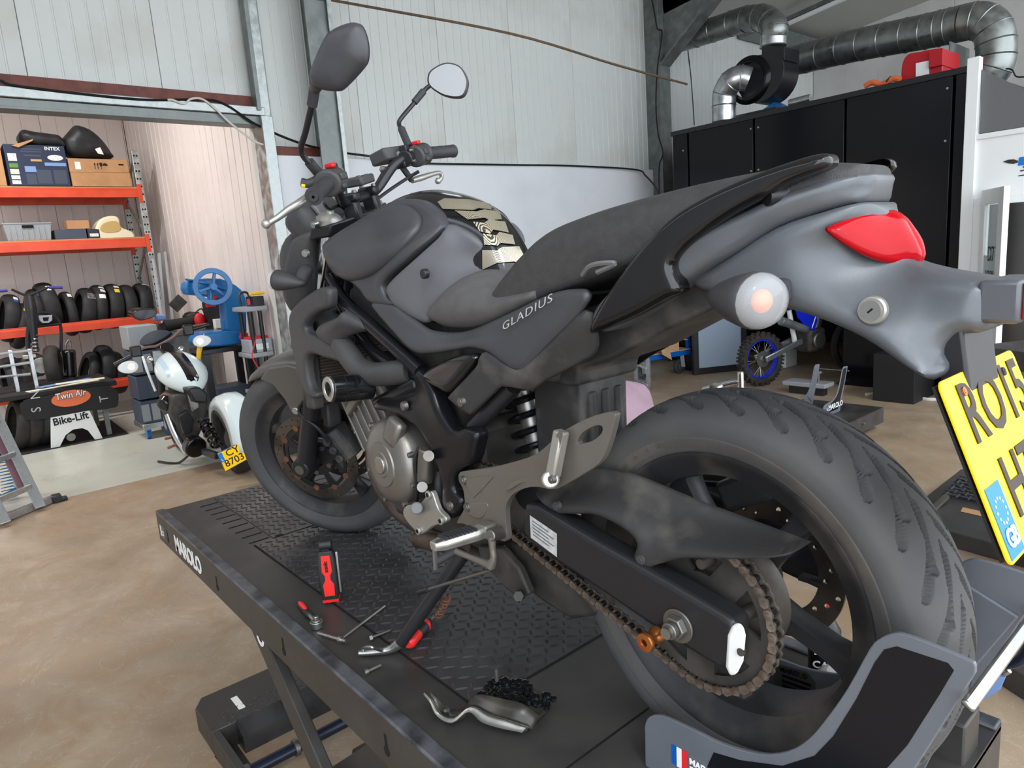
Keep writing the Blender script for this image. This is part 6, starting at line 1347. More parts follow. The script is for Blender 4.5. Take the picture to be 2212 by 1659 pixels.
for a in range(-5, 176, 12):
    r_ = math.radians(a); d = V((math.cos(r_), 0, math.sin(r_))); w_ = .115 - .03 * max(0, (a - 110) / 60); R0 = .40
    fe.append([cw + AXc * y + d * r for y, r in ((-w_ * 1.08, R0 - .10), (-w_, R0 - .02), (-w_ * .7, R0 + .012), (0, R0 + .025), (w_ * .7, R0 + .012), (w_, R0 - .02), (w_ * 1.08, R0 - .10))])
o = MB().loft(fe, closed=False).build('rear_fender', 'pearl', cr, 180); o.modifiers.new('s', 'SOLIDIFY').thickness = .006
text('fender_lettering', 'V&B SPORT CUSTOM', K(452, 878, -5.86), K(480, 884, -5.68) - K(452, 878, -5.9), (0, 0, 1), .03, 'black_print', cr) if False else None
tc = V((-6.62, .92, .87)); ts = [(-.36, .02, .05), (-.31, .12, .11), (-.18, .21, .15), (0, .225, .16), (.17, .17, .14), (.29, .09, .10), (.36, .02, .05)]
secs = []
for dx, w_, h_ in ts: secs.append([tc + V((dx, w_ * math.cos(a) - .06 * .12, h_ * (math.sin(a) if math.sin(a) > 0 else .75 * math.sin(a)) - .33 * dx)) for a in [2 * math.pi * i / 24 for i in range(24)]])
sm = [crom([s[j] for s in secs], 4) for j in range(24)]
tk = MB().loft([[sm[j][i] for j in range(24)] for i in range(len(sm[0]))]); tko = tk.build('fuel_tank', 'pearl', cr, 180)
tb = bvh(tk)
def strip(ys, mt, name, x0=-.30, x1=.33, n=16):
    vs = []
    for i in range(n + 1):
        for y in ys:
            p = tc + V((x0 + (x1 - x0) * i / n, y, .5)); h = tb.ray_cast(p, V((0, 0, -1)))
            vs.append((h[0] if h[0] else tc + V((x0 + (x1 - x0) * i / n, y, 0))) + V((0, 0, .004)))
    m = len(ys); MB().add(vs, [(i * m + j, i * m + j + 1, (i + 1) * m + j + 1, (i + 1) * m + j) for i in range(n) for j in range(m - 1)]).build(name, mt, tko, 180)
strip((-.055, -.025, .0, .025, .055), 'bike_gloss', 'tank_stripe'); strip((-.185, -.165, -.145), 'ice_blue', 'tank_graphic', -.2, .15)
MB().cyl(tc + V((-.12, 0, .125)), tc + V((-.12, 0, .14)), .03).build('filler_cap', 'bike_gloss', cr)
XB = -7.02
hb2 = MB().tube([K(250, 786, XB), K(285, 768, XB), K(310, 752, XB), K(335, 748, XB), K(350, 742, XB), K(372, 730, XB), K(388, 716, XB), K(410, 706, XB), K(447, 700, XB)], .013, 8).build('handlebar', 'brown_trim', cr)
MB().cyl(K(247, 788, XB), K(282, 770, XB), .021).build('grip', 'black_satin', cr); MB().cyl(K(415, 711, XB), K(452, 701, XB), .021).build('grip', 'black_satin', cr)
for (x, y) in ((293, 759), (406, 713)): MB().box(K(x, y, XB), (.06, .10, .11)).build('switch_box', 'black_satin', cr, bevel=.015)
for c, d in (((281, 793), 1), ((434, 737), -1)):
    p = K(*c, XB + .03); o = MB().prism([p + V((0, math.cos(a) * .085 * (1.25 if math.cos(a) * d < 0 else .9), math.sin(a) * .062)) for a in [i * math.pi / 10 for i in range(20)]], (-.03, 0, 0)).build('bar_mirror', 'white_cap', cr, 30, bevel=.008)
    MB().cyl(p + V((.0, d * .01, .0)), p + V((.004, d * .01, 0)), .036, n=20).build('mirror_glass', 'mirror_glass', o)
g = K(360, 756, -6.98); MB().cyl(g, g + V((.03, 0, .03)), .065, n=24).build('gauge', 'bike_gloss', cr, bevel=.008)
MB().prism(crom([K(x, y, -7.12) for x, y in ((304, 745), (310, 726), (335, 714), (362, 714), (378, 728), (372, 745), (345, 752))], 3, True), (-.006, .0, 0)).build('windscreen', mat('smoke', (30, 40, 55), .1, trans=.5), cr, 0)
MB().cyl(K(345, 790, -7.0), K(350, 850, -7.15), .035).build('fork_leg', 'black_satin', cr); MB().cyl(K(392, 770, -7.0), K(392, 850, -7.15), .035).build('fork_leg', 'black_satin', cr); MB().ball(V((-7.2, .95, .85)), .1, 16).build('headlamp', 'bike_gloss', cr)
for (x, y) in ((324, 776), (391, 755)): MB().ball(K(x, y, -6.95), .035, 12).build('signal_lamp', 'chrome', cr)
MB().tube([K(308, 770, -6.95), K(318, 800, -6.9), K(330, 830, -6.88), K(336, 845, -6.85)], .012, 8).build('clutch_lever', 'white_cap', cr)
def kb(l, x, dx, name, mt, bev=.02): return MB().prism([K(a, b, x) for a, b in l], (dx, 0, 0)).build(name, mt, cr, 40, bevel=bev)
kb(((372, 855), (440, 842), (452, 862), (448, 905), (430, 945), (425, 975), (405, 972), (390, 930), (370, 895)), -6.35, -.4, 'engine', 'engine_dark', .03)
kb(((385, 900), (405, 885), (418, 905), (415, 935), (398, 938)), -6.3, -.3, 'cylinder', 'black_satin', .01)
MB().cyl(K(362, 868, -6.55), K(350, 878, -6.5), .085, .06, 24).build('air_cleaner', 'bike_gloss', cr, bevel=.02); MB().lathe([(0, .086), (.02, .09), (.03, .082)], K(366, 864, -6.55), K(354, 876, -6.5) - K(366, 864, -6.55), 24).build('cleaner_band', 'brown_trim', cr)
MB().cyl(K(415, 960, -6.3), K(425, 968, -6.2), .10, n=24).build('primary_cover', 'bike_gloss', cr, bevel=.015)
MB().tube([K(362, 895, -6.5), K(375, 930, -6.45), K(388, 955, -6.4), K(405, 980, -6.3)], .03, 10).build('exhaust', 'chrome', cr)
kb(((405, 850), (425, 845), (430, 880), (415, 890)), -6.25, -.05, 'side_chrome', 'steel', .004)
for (a, b) in (((357, 948), (372, 944)), ((362, 968), (387, 958))): MB().bar(K(*a, -6.6), K(*b, -6.55), .03, .025).build('foot_peg', 'copper_peg', cr, bevel=.006)
MB().tube([K(372, 944, -6.55), K(390, 948, -6.5), K(400, 958, -6.4)], .008, 8).build('shift_link', 'black_satin', cr)
MB().tube([K(415, 975, -6.4), K(400, 990, -6.5), K(385, 1000, -6.62), PZ(365, 1000, .015), PZ(342, 997, .012)], .012, 8).build('kickstand', 'black_satin', cr)
s0, s1 = K(437, 905, -6.0), K(470, 965, -5.75); sd = s1 - s0; u_, w2 = frame_of(sd)
MB().cyl(s0, s1, .025).build('shock', 'black_satin', cr); MB().tube([s0 + sd * (i / 40) + (u_ * math.cos(i * .9) + w2 * math.sin(i * .9)) * .045 for i in range(41)], .011, 6, 2).build('shock_spring', 'bike_gloss', cr)
MB().bar(K(440, 975, -6.1), K(470, 985, -5.8), .05, .06).build('swingarm', 'black_satin', cr, bevel=.01)
kb(((405, 840), (430, 835), (450, 850), (448, 872), (420, 870)), -6.15, -.3, 'seat_pan', 'black_satin')
pc = [K(x, y, z) for x, y, z in ((471, 981, -5.42), (523, 956, -5.38), (538, 990, -5.38), (487, 1018, -5.42))]
n_ = (pc[1] - pc[0]).cross(pc[3] - pc[0]).normalized(); n_ = n_ if n_.dot(CP - pc[0]) > 0 else -n_
po = MB().prism(pc, n_ * -.012).build('number_plate', 'plate_yellow', cr, 0, bevel=.004); MB().prism([p + (p - (pc[0] + pc[2]) / 2) * .05 - n_ * .013 for p in pc], n_ * -.01).build('plate_frame', 'grey_panel', cr, 0)
a_, b_, d_ = pc[0], pc[1] - pc[0], pc[3] - pc[0]
MB().prism([a_ + b_ * u + d_ * v for u, v in ((.0, .0), (.15, .0), (.15, .5), (.0, .5))], n_ * .001).build('blue_band', 'plate_blue', po, 0)
text('plate_characters', 'CY', a_ + b_ * .28 + d_ * .46, b_, -d_, .088, 'plate_black', po, offset=.001, lift=.001); text('plate_characters', '8703', a_ + b_ * .10 + d_ * .94, b_, -d_, .088, 'plate_black', po, offset=.001, lift=.001, xs=.95); text('plate_country', 'L', a_ + b_ * .04 + d_ * .47, b_, -d_, .03, 'white_print', po, lift=.002)
# ---------------------------------------------------------------- blue press on its stand
bxp = -7.2
t = thing('fly_press', 'bright blue cast iron press with a large handwheel', 'machine', PX(490, 745, bxp))
def k3(cx, cy): return (380 + .13865 * cx, 570 + .13865 * cy)
fo_ = [(160, 290), (300, 240), (480, 225), (700, 228), (840, 280), (940, 335), (1020, 400), (1075, 490), (1095, 580), (1110, 1070), (900, 1085), (790, 1030), (750, 640), (690, 560), (600, 520), (340, 490), (190, 475), (145, 390)]
MB().prism([PX(*k3(*p), bxp) for p in fo_], (-.2, 0, 0)).build('frame', 'blue_paint', t, 30, bevel=.02, seg=3)
MB().prism([PX(*k3(*p), bxp - .02) for p in ((130, 232), (150, 230), (320, 262), (520, 300), (760, 390), (760, 420), (500, 330), (300, 290), (160, 262))], (.06, 0, 0)).build('lever', 'blue_paint', t, 30, bevel=.004)
hc = PX(*k3(575, 355), bxp + .16); rr_ = .193
MB().lathe([(-.02, rr_), (-.02, rr_ * .73), (.02, rr_ * .73), (.02, rr_)], hc, (1, -.25, .05), 48, closed=True).build('handwheel', 'blue_paint', t, 40, bevel=.004)
MB().cyl(hc + V((-.18, .04, 0)), hc + V((.03, 0, 0)), .035).build('wheel_shaft', 'blue_paint', t)
for a in (75, 195, 315): MB().bar(hc, hc + V((0, .15 * math.cos(math.radians(a)), .15 * math.sin(math.radians(a)))), .03, .03, (1, 0, 0)).build('wheel_spoke', 'blue_paint', t, bevel=.005)
MB().prism([PX(*k3(*p), bxp + .05) for p in ((365, 1255), (370, 1180), (450, 1080), (800, 1040), (1120, 1060), (1140, 1180), (1120, 1235), (700, 1290), (430, 1300))], (-.42, 0, 0)).build('base', 'blue_paint', t, 30, bevel=.02)
MB().cyl(PX(*k3(540, 400), bxp), PX(*k3(540, 560), bxp), .035).build('ram', 'blue_paint', t); MB().box(PX(*k3(595, 520), bxp), (.05, .05, .05)).build('ram_knob', 'red_tool', t, bevel=.01); MB().box(PX(*k3(545, 645), bxp), (.05, .1, .035)).build('die_holder', 'red_tool', t, bevel=.006)
t = thing('machine_stand', 'black steel stand carrying the blue press', 'stand', (bxp - .15, 1.55, 0))
ya, yb = PX(432, 750, bxp).y, min(1.84, PX(545, 750, bxp).y); zt = PX(470, 752, bxp).z
MB().b2((bxp - .42, ya, zt - .05), (bxp + .05, yb, zt)).build('top', 'black_satin', t, bevel=.006)
for x in (bxp - .38, bxp + .02):
    for y in (ya + .04, yb - .04): MB().b2((x - .035, y - .035, 0), (x + .035, y + .035, zt - .05)).build('leg', 'black_satin', t)
MB().b2((bxp - .4, ya, .25), (bxp + .03, yb, .28)).build('shelf', 'black_satin', t)
o, *_ = carton('tool_case', bxp, 0, (ya + .12, yb - .1), .285, .58, 'dark_crate', 'dark grey case on the lower shelf of the stand', 'case', .35); MB().b2((.176, .12, .2), (.178, .16, .24)).build('case_label', 'sticker_white', o)
settag(MB().tube([PX(420, 742, -7.1), PX(432, 746, -7.1), PX(430, 760, -7.1), PX(428, 790, -7.1)], [.02, .03, .025, .02], 8).build('clamp', 'yellow', None), 'yellow clamp hanging by the corner of the black stand', 'clamp')
settag(MB().prism([PX(x, y, -6.95) for x, y in ((526, 718), (537, 720), (537, 744), (528, 740), (522, 730))], (-.1, 0, 0)).build('bench_vice', 'red_tool', None, 30, bevel=.01), 'small red vice at the edge of the blue press base', 'vice')
# plastic shelf by the door post
sxx = -6.62
t = thing('plastic_shelf', 'light grey plastic shelf unit with black posts beside the door post', 'shelf', (sxx - .15, 1.7, 0))
y0, y1 = PX(528, 690, sxx).y, 1.83
for z in (PX(550, 662, sxx).z, PX(560, 762, sxx).z, .12): MB().b2((sxx - .34, y0, z - .05), (sxx, y1, z)).build('shelf_tray', 'grey_crate', t, bevel=.01)
for x in (sxx - .3, sxx - .03):
    for y in (y0 + .07, y1 - .08): MB().cyl((x, y, 0), (x, y, PX(550, 662, sxx).z - .03), .022).build('post', 'black_satin', t)
zs = PX(550, 662, sxx).z + .001
o, *_ = carton('charger', sxx - .02, 0, (y0 + .12, y1 - .02), zs, zs + .10, 'black_satin', 'black and red battery charger on the grey shelf', 'charger', .2); MB().b2((.1, -.12, .02), (.104, -.09, .08)).build('red_side', 'red_tool', o)
settag(MB().tube([(sxx - .05, y0 + .1, zs + .125), (sxx - .05, y0 + .2, zs + .13), (sxx - .05, y0 + .26, zs + .128)], [.012, .018, .012], 8).build('screwdriver', 'yellow', None), 'yellow handled screwdriver lying on the battery charger', 'screwdriver')
settag(MB().tube([(sxx - .1, y0 + .02, zs + .01), (sxx - .1, y0 + .02, zs + .13), (sxx - .1, y0 + .1, zs + .14), (sxx - .1, y0 + .13, zs + .012)], .012, 8).build('carry_loop', 'black_satin', None), 'black looped bracket standing beside the battery charger', 'bracket')
zs = PX(560, 762, sxx).z + .001
t = thing('clear_box', 'clear plastic parts box with a pink label on the grey shelf', 'box', (sxx - .14, y0 + .14, zs), local=True)
MB().box((0, 0, .07), (.24, .24, .14)).build('body', 'clear_box', t, bevel=.006); MB().b2((.121, -.08, .03), (.123, .08, .09)).build('label_patch', 'sticker_white', t); MB().b2((-.1, -.1, .13), (.1, .1, .165)).build('red_lid', 'red_tool', t, bevel=.01)
t = thing('green_box', 'green plastic box lid by the front mudguard', 'box', PX(600, 770, -6.1), local=True); t.location.z = 0
MB().box((0, 0, .82), (.3, .32, .05)).build('lid', 'green', t, bevel=.02); MB().box((0, 0, .74), (.26, .28, .11)).build('body', 'clear_box', t, bevel=.01); MB().b2((-.14, -.14, 0), (.14, .14, .684)).build('pedestal', 'black_satin', t, bevel=.01)
settag(MB().tube([PX(552, 735, -6.5), PX(545, 770, -6.5), PX(560, 800, -6.45), PX(565, 830, -6.4)], .006, 6).build('red_lead', 'red_tool', None), 'thin red lead dangling from the clear parts box', 'lead')
# trolley of grey bins, bench of engine parts, leaning profiles
XT = -8.1
t = thing('bin_trolley', 'grey trolley of storage bins on blue castors', 'trolley', (XT - .2, PX(312, 800, XT).y, 0))
y0, y1 = PX(282, 760, XT).y, PX(348, 760, XT).y; z0, z1 = .18, PX(300, 700, XT).z
for i in range(4):
    za = z0 + (z1 - z0) * i / 4; MB().b2((XT - .4, y0, za), (XT, y1, za + (z1 - z0) / 4 - .02)).build('bin', 'grey_crate' if i > 2 else 'dark_crate', t, bevel=.01)
    for j in range(3): MB().b2((XT, y0 + (y1 - y0) * (j + .1) / 3, za + .03), (XT + .004, y0 + (y1 - y0) * (j + .9) / 3, za + (z1 - z0) / 4 - .06)).build('bin_front', 'grey_crate' if i != 1 else 'dark_crate', t)
MB().b2((XT - .42, y0 - .01, .12), (XT + .01, y1 + .01, .18)).build('base', 'al', t, bevel=.006)
for y in (y0 + .05, y1 - .05):
    MB().cyl((XT - .05, y - .02, .055), (XT - .05, y + .02, .055), .055).build('castor', 'blue_paint', t); MB().b2((XT - .08, y - .03, .06), (XT - .02, y + .03, .13)).build('castor_fork', 'light_blue', t, bevel=.006)
MB().b2((XT + .02, y1 - .1, .1), (XT + .05, y1 + .0, 1.0)).build('side_channel', 'al', t)
t = thing('parts_bench', 'steel bench crowded with engine parts behind the cruiser', 'bench', (-8.6, 1.3, 0))
zb = PX(370, 716, -8.6).z; ya, yb = PX(300, 720, -8.6).y, 1.8
MB().b2((-8.95, ya, zb - .05), (-8.4, yb, zb)).build('top', 'galv_dark', t, bevel=.005); MB().b2((-8.9, ya + .05, 0), (-8.85, yb - .05, zb - .05)).b2((-8.5, ya + .05, 0), (-8.45, yb - .05, zb - .05)).build('leg_frame', 'galv_dark', t)
p, q_ = PX(355, 705, -8.5), PX(425, 692, -8.5); settag(MB().cyl(p, q_, .07, .055, 20).build('muffler', 'black_matte', None, bevel=.01), 'black muffler with a red guard on the parts bench', 'muffler')
p = PX(432, 692, -8.42); settag(MB().ball(p, .085, 14, (.5, .8, 1.1)).build('hand_guard', 'red_tool', None), 'round red hand guard at the end of the muffler', 'guard')
settag(MB().prism(crom([PX(x, y, -8.4) for x, y in ((287, 682), (292, 672), (310, 668), (338, 670), (336, 682), (318, 690), (300, 692))], 3, True), (-.25, 0, .02)).build('side_fairing', 'bike_gloss', None, 40, bevel=.01), 'open black seat base lying on the grey bins', 'seat base')
settag(MB().prism([PX(x, y, -8.6) for x, y in ((335, 682), (345, 678), (358, 680), (362, 692), (340, 694))], (-.2, 0, 0)).build('rag', 'light_blue', None, 30, bevel=.02), 'folded pale blue cloth beside the black muffler', 'cloth')
for i, (x, y, w_, mt, lb, ct) in enumerate(((347, 662, .07, 'engine_dark', 'dark throttle body with green clip on the parts bench', 'engine part'), (362, 668, .05, 'steel_dull', 'dull metal bracket next to the throttle body', 'bracket'), (408, 662, .09, 'engine_dark', 'black wiring loom bundle on the parts bench', 'wiring'), (404, 676, .06, 'black_satin', 'dark cylinder under the wiring bundle', 'engine part'))):
    c = PX(x, y, -8.7); c.z = zb + w_ * (.8 if i < 2 else 1.6 if i == 2 else .8); settag(MB().ball(c, w_, 10, (1, 1.1, .8)).box(c + V((0, w_ * .6, .0)), (w_, w_, w_ * 1.2)).tube([c, c + V((0, w_ * 1.6, w_)), c + V((0, w_ * 2, -w_ * .4))], .010, 6).build('engine_part', mt, None, 40), lb, ct)
c = PX(384, 655, -8.65); R_ = Matrix.Rotation(.7, 3, 'X'); settag(MB().box(c, (.04, .17, .14), R_).build('radiator_core', 'engine_dark', None, bevel=.005), 'small radiator core tilted on the parts bench', 'radiator')
for i, (a, b, w_) in enumerate((((343, 548), (356, 700), .07), ((356, 545), (372, 690), .05), ((330, 560), (342, 640), .03))):
    pa, pb = PX(*a, -9.6), PX(*b, -9.3); pb = pa + (pb - pa) * (pa.z / (pa.z - pb.z))
    settag(MB().bar(pb, pa, w_, .03, (0, 1, 0)).build('steel_profile', 'grey_crate', None, bevel=.003), ('widest pale steel profile leaning against the wall beside the rack', 'second pale steel profile leaning next to the widest one', 'thin pale steel profile leaning on the rack upright')[i], 'profile')
o, *_ = carton('parts_case', -8.3, 0, (PX(452, 690, -8.3).y, PX(480, 690, -8.3).y), zb, zb + .32, 'black_matte', 'tall black case standing behind the blue press', 'case', .2)
o, *_ = carton('filter_box', -8.2, 0, (PX(466, 700, -8.2).y, PX(487, 700, -8.2).y), zb, zb + .11, 'white_cap', 'small white canister at the foot of the blue press column', 'canister', .15)
# ---------------------------------------------------------------- black test booth with ducts
mat('glass', (225, 235, 235), .03, 0, trans=.9, ior=1.45); mat('frost', (205, 220, 220), .4, 0, trans=.3); mat('duct', (128, 132, 130), .36, .8, (150, 155, 152), 9, rvar=.14); mat('duct_bright', (200, 204, 206), .28, .9, (165, 168, 170), 10)
mat('red_fan', (176, 24, 34), .4); mat('door_blue', (150, 166, 182), .45); mat('trolley_blue', (0, 92, 180), .4); mat('moto_blue', (20, 40, 200), .35); mat('mauve', (150, 126, 139), .9, 0, (140, 116, 129), 8, .2, 60); mat('skin', (200, 150, 125), .6); mat('jeans', (44, 50, 66), .9); mat('hair', (50, 38, 30), .8)
mat('interior_shade', (10, 10, 11), .8)  # near-black colour stands in for the shade inside booth and office
BY, BT = 7.2, 3.27
bo = thing('test_booth', 'large glossy black dyno test booth with ducts on its roof', 'booth', (-3.6, 8.6, 0))
seams = [-5.42, -5.18, -3.35, -2.2, -1.93]
xs = [(-5.42, -5.18, 0, BT), (-5.16, -4.22, 2.25, BT), (-4.20, -3.11, 2.25, BT), (-3.09, -2.05, 0, BT), (-2.03, -1.93, 0, BT)]
for a, b, z0, z1 in xs: MB().b2((a + .004, BY, z0), (b - .004, BY + .05, z1 - .06)).build('panel', 'black_gloss', bo, bevel=.004)
MB().b2((-5.16, BY + .01, 2.2), (-3.09, BY + .06, 2.25)).build('lintel', 'black_satin', bo)
MB().b2((-5.44, BY - .012, BT - .06), (-1.92, BY + .06, BT)).build('top_trim', 'black_satin', bo, bevel=.006)
MB().b2((-5.42, BY + .06, BT - .08), (-1.93, 10.5, BT - .02)).build('roof', 'black_satin', bo); MB().b2((-5.42, BY + .06, 0), (-5.36, 10.5, BT - .08)).build('side', 'black_satin', bo); MB().b2((-1.99, BY + .06, 0), (-1.93, 10.5, BT - .08)).build('side', 'black_satin', bo); MB().b2((-5.36, 10.44, 0), (-1.99, 10.5, BT - .08)).build('rear', 'interior_shade', bo)
for x in (-5.25, -4.25, -4.15, -2.1):
    for z in (2.6, 3.1) if x > -5 else (.9, 1.9, 3.0): MB().cyl((x, BY - .003, z), (x, BY + .003, z), .012, n=8).build('rivet', 'steel', bo)
lf = thing('booth_door', 'pale blue inner door standing open at the black booth', 'door', PZ(1500, 808, 0))
A0, B0 = PZ(1503, 808, .01), PZ(1603, 797, .01)
MB().bar(A0 + V((0, 0, 1.05)), B0 + V((0, 0, 1.05)), .05, 2.1).build('leaf', 'door_blue', lf); MB().bar(A0 + V((-.02, -.03, 1.05)), A0 + V((.02, .03, 1.05)), .07, 2.12).build('edge_frame', 'black_satin', lf); MB().bar(A0 + V((0, 0, .04)), B0 + V((0, 0, .04)), .07, .08).build('edge_frame', 'black_satin', lf); MB().bar(B0 + V((-.0, -.03, 1.05)), B0 + V((.04, .03, 1.05)), .07, 2.12).build('edge_frame', 'black_satin', lf)
def duct(par, pts, r, mt='duct', seams=8, name='duct'):
    o = MB().tube(pts, r, 28, 5).build(name, mt, par, 50); path = crom(pts, 10)
    for i in range(1, seams + 1):
        k = int(i * (len(path) - 2) / (seams + 1)) ; p, d = path[k], (path[k + 1] - path[k]).normalized(); MB().lathe([(-.008, r + .001), (0, r + .007), (.008, r + .001)], p, d, 28).build('duct_seam', mt, o)
    return o
fan = thing('blower_fan', 'black snail shaped blower fan on the booth roof', 'fan', (-4.4, 7.7, BT))
fy = 7.75
sc_ = []
c_ = PY(1637, 165, fy); r0 = (PY(1690, 165, fy) - c_).length
for i in range(25): a = math.radians(100 + i * 285 / 24); r_ = r0 * (.78 + .28 * i / 24); sc_.append(c_ + V((math.cos(a) * r_, 0, math.sin(a) * r_)))
sc_ += [PY(1694, 130, fy), PY(1694, 100, fy), PY(1646, 100, fy), PY(1645, 118, fy)]
MB().prism(sc_, (0, .38, 0)).build('scroll', 'black_satin', fan, 30, bevel=.03, seg=3)
MB().lathe([(0, .30), (-.03, .28), (-.05, .24), (-.05, .21)], c_ + V((-.12, 0, -.02)), (0, 1, 0), 36).build('inlet_ring', 'black_gloss', fan)
MB().prism([PY(x, y, fy + .2) for x, y in ((1650, 235), (1672, 220), (1684, 226), (1692, 232), (1690, 240), (1650, 245))], (0, .2, 0)).build('motor_foot', 'blue_paint', fan, 0); MB().b2((-5.0, 7.7, BT), (-4.2, 8.2, BT + .12)).build('mount', 'black_satin', fan)
du = thing('intake_duct', 'bright bent galvanised duct rising from the booth roof into the fan', 'duct', (-4.9, 7.6, BT))
duct(du, [PY(1564, 262, 7.62), PY(1564, 225, 7.62), PY(1566, 200, 7.62), PY(1580, 176, 7.6), PY(1600, 168, 7.66), PY(1618, 172, 7.72)], .155, 'duct_bright', 4)
du = thing('exhaust_duct', 'grey spiral duct running from the fan outlet to the wall', 'duct', (-4.2, 7.9, 4))
duct(du, [PY(1670, 100, 7.93), PY(1671, 75, 7.93)], .16, 'duct_bright', 1)
duct(du, [PY(1671, 76, 7.93), PY(1672, 58, 7.93), PY(1650, 40, 8.1), PY(1610, 42, 8.25), PY(1560, 58, 8.3), PY(1510, 74, 8.3), PY(1470, 86, 8.3)], .165, 'duct', 7)
du = thing('return_duct', 'long grey spiral duct crossing above the booth with an elbow', 'duct', (-3, 8.6, BT))
duct(du, [PY(1660, 142, 8.7), PY(1720, 130, 8.7), PY(1850, 98, 8.5), PY(2000, 68, 8.35), PY(2080, 50, 8.3)], .19, 'duct', 12)
duct(du, [PY(2078, 50, 8.3), PY(2115, 45, 8.3), PY(2143, 62, 8.3), PY(2152, 100, 8.3), PY(2148, 140, 8.3), PY(2135, 160, 8.3)], .19, 'duct', 6)
rf = thing('red_fan', 'red sheet metal fan housing with a white card on the booth roof', 'fan', (-2.5, 7.7, BT))
MB().prism(crom([PY(x, y, 7.5) for x, y in ((1946, 176), (1948, 140), (1960, 118), (1985, 112), (2008, 107))], 3) + [PY(2036, 103, 7.5), PY(2036, 158, 7.5)], (0, .4, 0)).build('housing', 'red_fan', rf, 30, bevel=.01)
MB().b2(PY(2036, 104, 7.45), PY(2044, 158, 7.95)).build('flange', 'red_fan', rf); MB().prism([PY(x, y, 7.495) for x, y in ((1979, 137), (2007, 131), (2007, 160), (1979, 166))], (0, -.01, 0)).build('white_card', 'white_plain', rf, 0)
MB().b2(PY(2050, 90, 7.9), PY(2092, 160, 8.5)).build('plenum', 'galv_dark', rf)
settag(MB().tube([PY(1868, 186, 7.4), PY(1885, 178, 7.4), PY(1905, 182, 7.4), PY(1930, 170, 7.4), PY(1945, 172, 7.4)], .03, 8).build('orange_strap', 'orange_logo', None), 'heap of orange ratchet strap on the booth roof edge', 'strap')
settag(MB().cyl(PY(1706, 224, 7.5), PY(1752, 212, 7.5), .05, n=14).build('foil_roll', 'duct_bright', None), 'short silver duct roll lying on the booth roof', 'duct')
cable('cable', [PY(1915, 176, 7.35), PY(1925, 166, 7.4), PY(1945, 176, 7.4)], .008, 'cable_black', 'short black wire loop beside the orange strap')
cable('cable', [PY(2160, 148, 8.2), PY(2185, 150, 8.2), PY(2195, 165, 8.2), PY(2215, 166, 8.2)], .008, 'cable_black', 'thin black wire beside the duct elbow over the office')
# office front with white frame
of = thing('office_front', 'white framed office front beside the black booth', 'partition', (-1.5, BY, 0))
MB().b2((-1.925, BY - .04, 0), (-1.82, BY + .06, BT + .06)).build('corner_post', 'pvc', of, bevel=.005)
MB().prism([PY(x, y, BY + .02) for x, y in ((2120, 150), (2240, 205), (2400, 220), (2400, 245), (2117, 288))], (0, .03, 0)).build('dark_panel', 'grey_panel', of, 0)
zt = PY(2117, 290, BY).z; MB().b2((-1.82, BY - .03, zt - .05), (1.5, BY + .05, zt)).build('transom', 'pvc', of, bevel=.004); MB().b2((-1.82, BY, 2.0), (1.5, BY + .03, zt - .05)).build('white_panel', 'pvc', of); MB().b2((-1.82, BY - .02, 1.93), (1.5, BY + .05, 2.0)).build('head_rail', 'pvc', of, bevel=.004)
MB().b2((-1.82, BY - .02, 0), (-1.74, BY + .05, 1.93)).build('door_jamb', 'pvc', of, bevel=.004)
MB().prism([PY(x, y, BY - .002) for x, y in ((2167, 349), (2178, 345), (2190, 344), (2199, 347), (2199, 351), (2190, 354), (2178, 353))], (0, -.004, 0)).build('lamp_print', 'engine_dark', of, 0)
MB().prism([PY(x, y, BY - .002) for x, y in ((2202, 340), (2225, 336), (2225, 356), (2199, 358))], (0, -.004, 0)).build('blue_print_block', 'plate_blue', of, 0)
text('panel_lettering', '3', PY(2201, 376, BY - .004), (1, 0, .0), (0, 0, 1), .11, 'black_print', of, shear=.2); MB().prism([PY(x, y, BY - .002) for x, y in ((2200, 379), (2225, 375), (2225, 377), (2200, 381))], (0, -.003, 0)).build('underline_print', 'black_print', of, 0)
dl = thing('office_door', 'white framed glass door standing ajar at the office front', 'door', (-1.74, BY - .04, 0))
h0 = V((-1.745, BY - .05, 0)); h1 = PY(2158, 600, BY - .55); h1.z = 0
def leafp(u, z): return h0 + (h1 - h0) * u + V((0, 0, z))
HD = PY(2150, 404, BY - .5).z
nl_ = V((-(h1 - h0).y, (h1 - h0).x, 0)).normalized() * .05
for u0, u1, z0, z1 in ((0, .18, .05, HD), (.78, 1.0, .05, HD), (.18, .78, HD - .14, HD), (.18, .78, .05, .25)): MB().prism([leafp(u0, z0), leafp(u1, z0), leafp(u1, z1), leafp(u0, z1)], nl_).build('door_rail', 'pvc', dl, 0, bevel=.004)
gp = MB().prism([leafp(.18, .25) + nl_ * .4, leafp(.78, .25) + nl_ * .4, leafp(.78, HD - .14) + nl_ * .4, leafp(.18, HD - .14) + nl_ * .4], nl_ * .2).build('glass_pane', 'glass', dl, 0)
MB().prism([leafp(.18, .25) + nl_ * .3, leafp(.78, .25) + nl_ * .3, leafp(.78, 1.45) + nl_ * .3, leafp(.18, 1.45) + nl_ * .3], nl_ * .05).build('frosted_film', 'frost', dl, 0)
text('door_lettering', 'RSPOR', leafp(.30, 1.22) + nl_ * .25, h1 - h0, (0, 0, 1), .10, 'black_print', dl, xs=.75, lift=.004); text('door_logo', 'D7', leafp(.38, 1.36) + nl_ * .25, h1 - h0, (0, 0, 1), .2, 'black_print', dl, xs=.7, lift=.004)
MB().b2((-1.7, BY + .06, 0), (-.0, 9.6, 1.99)).build('room_shadow', 'interior_shade', of) if False else None
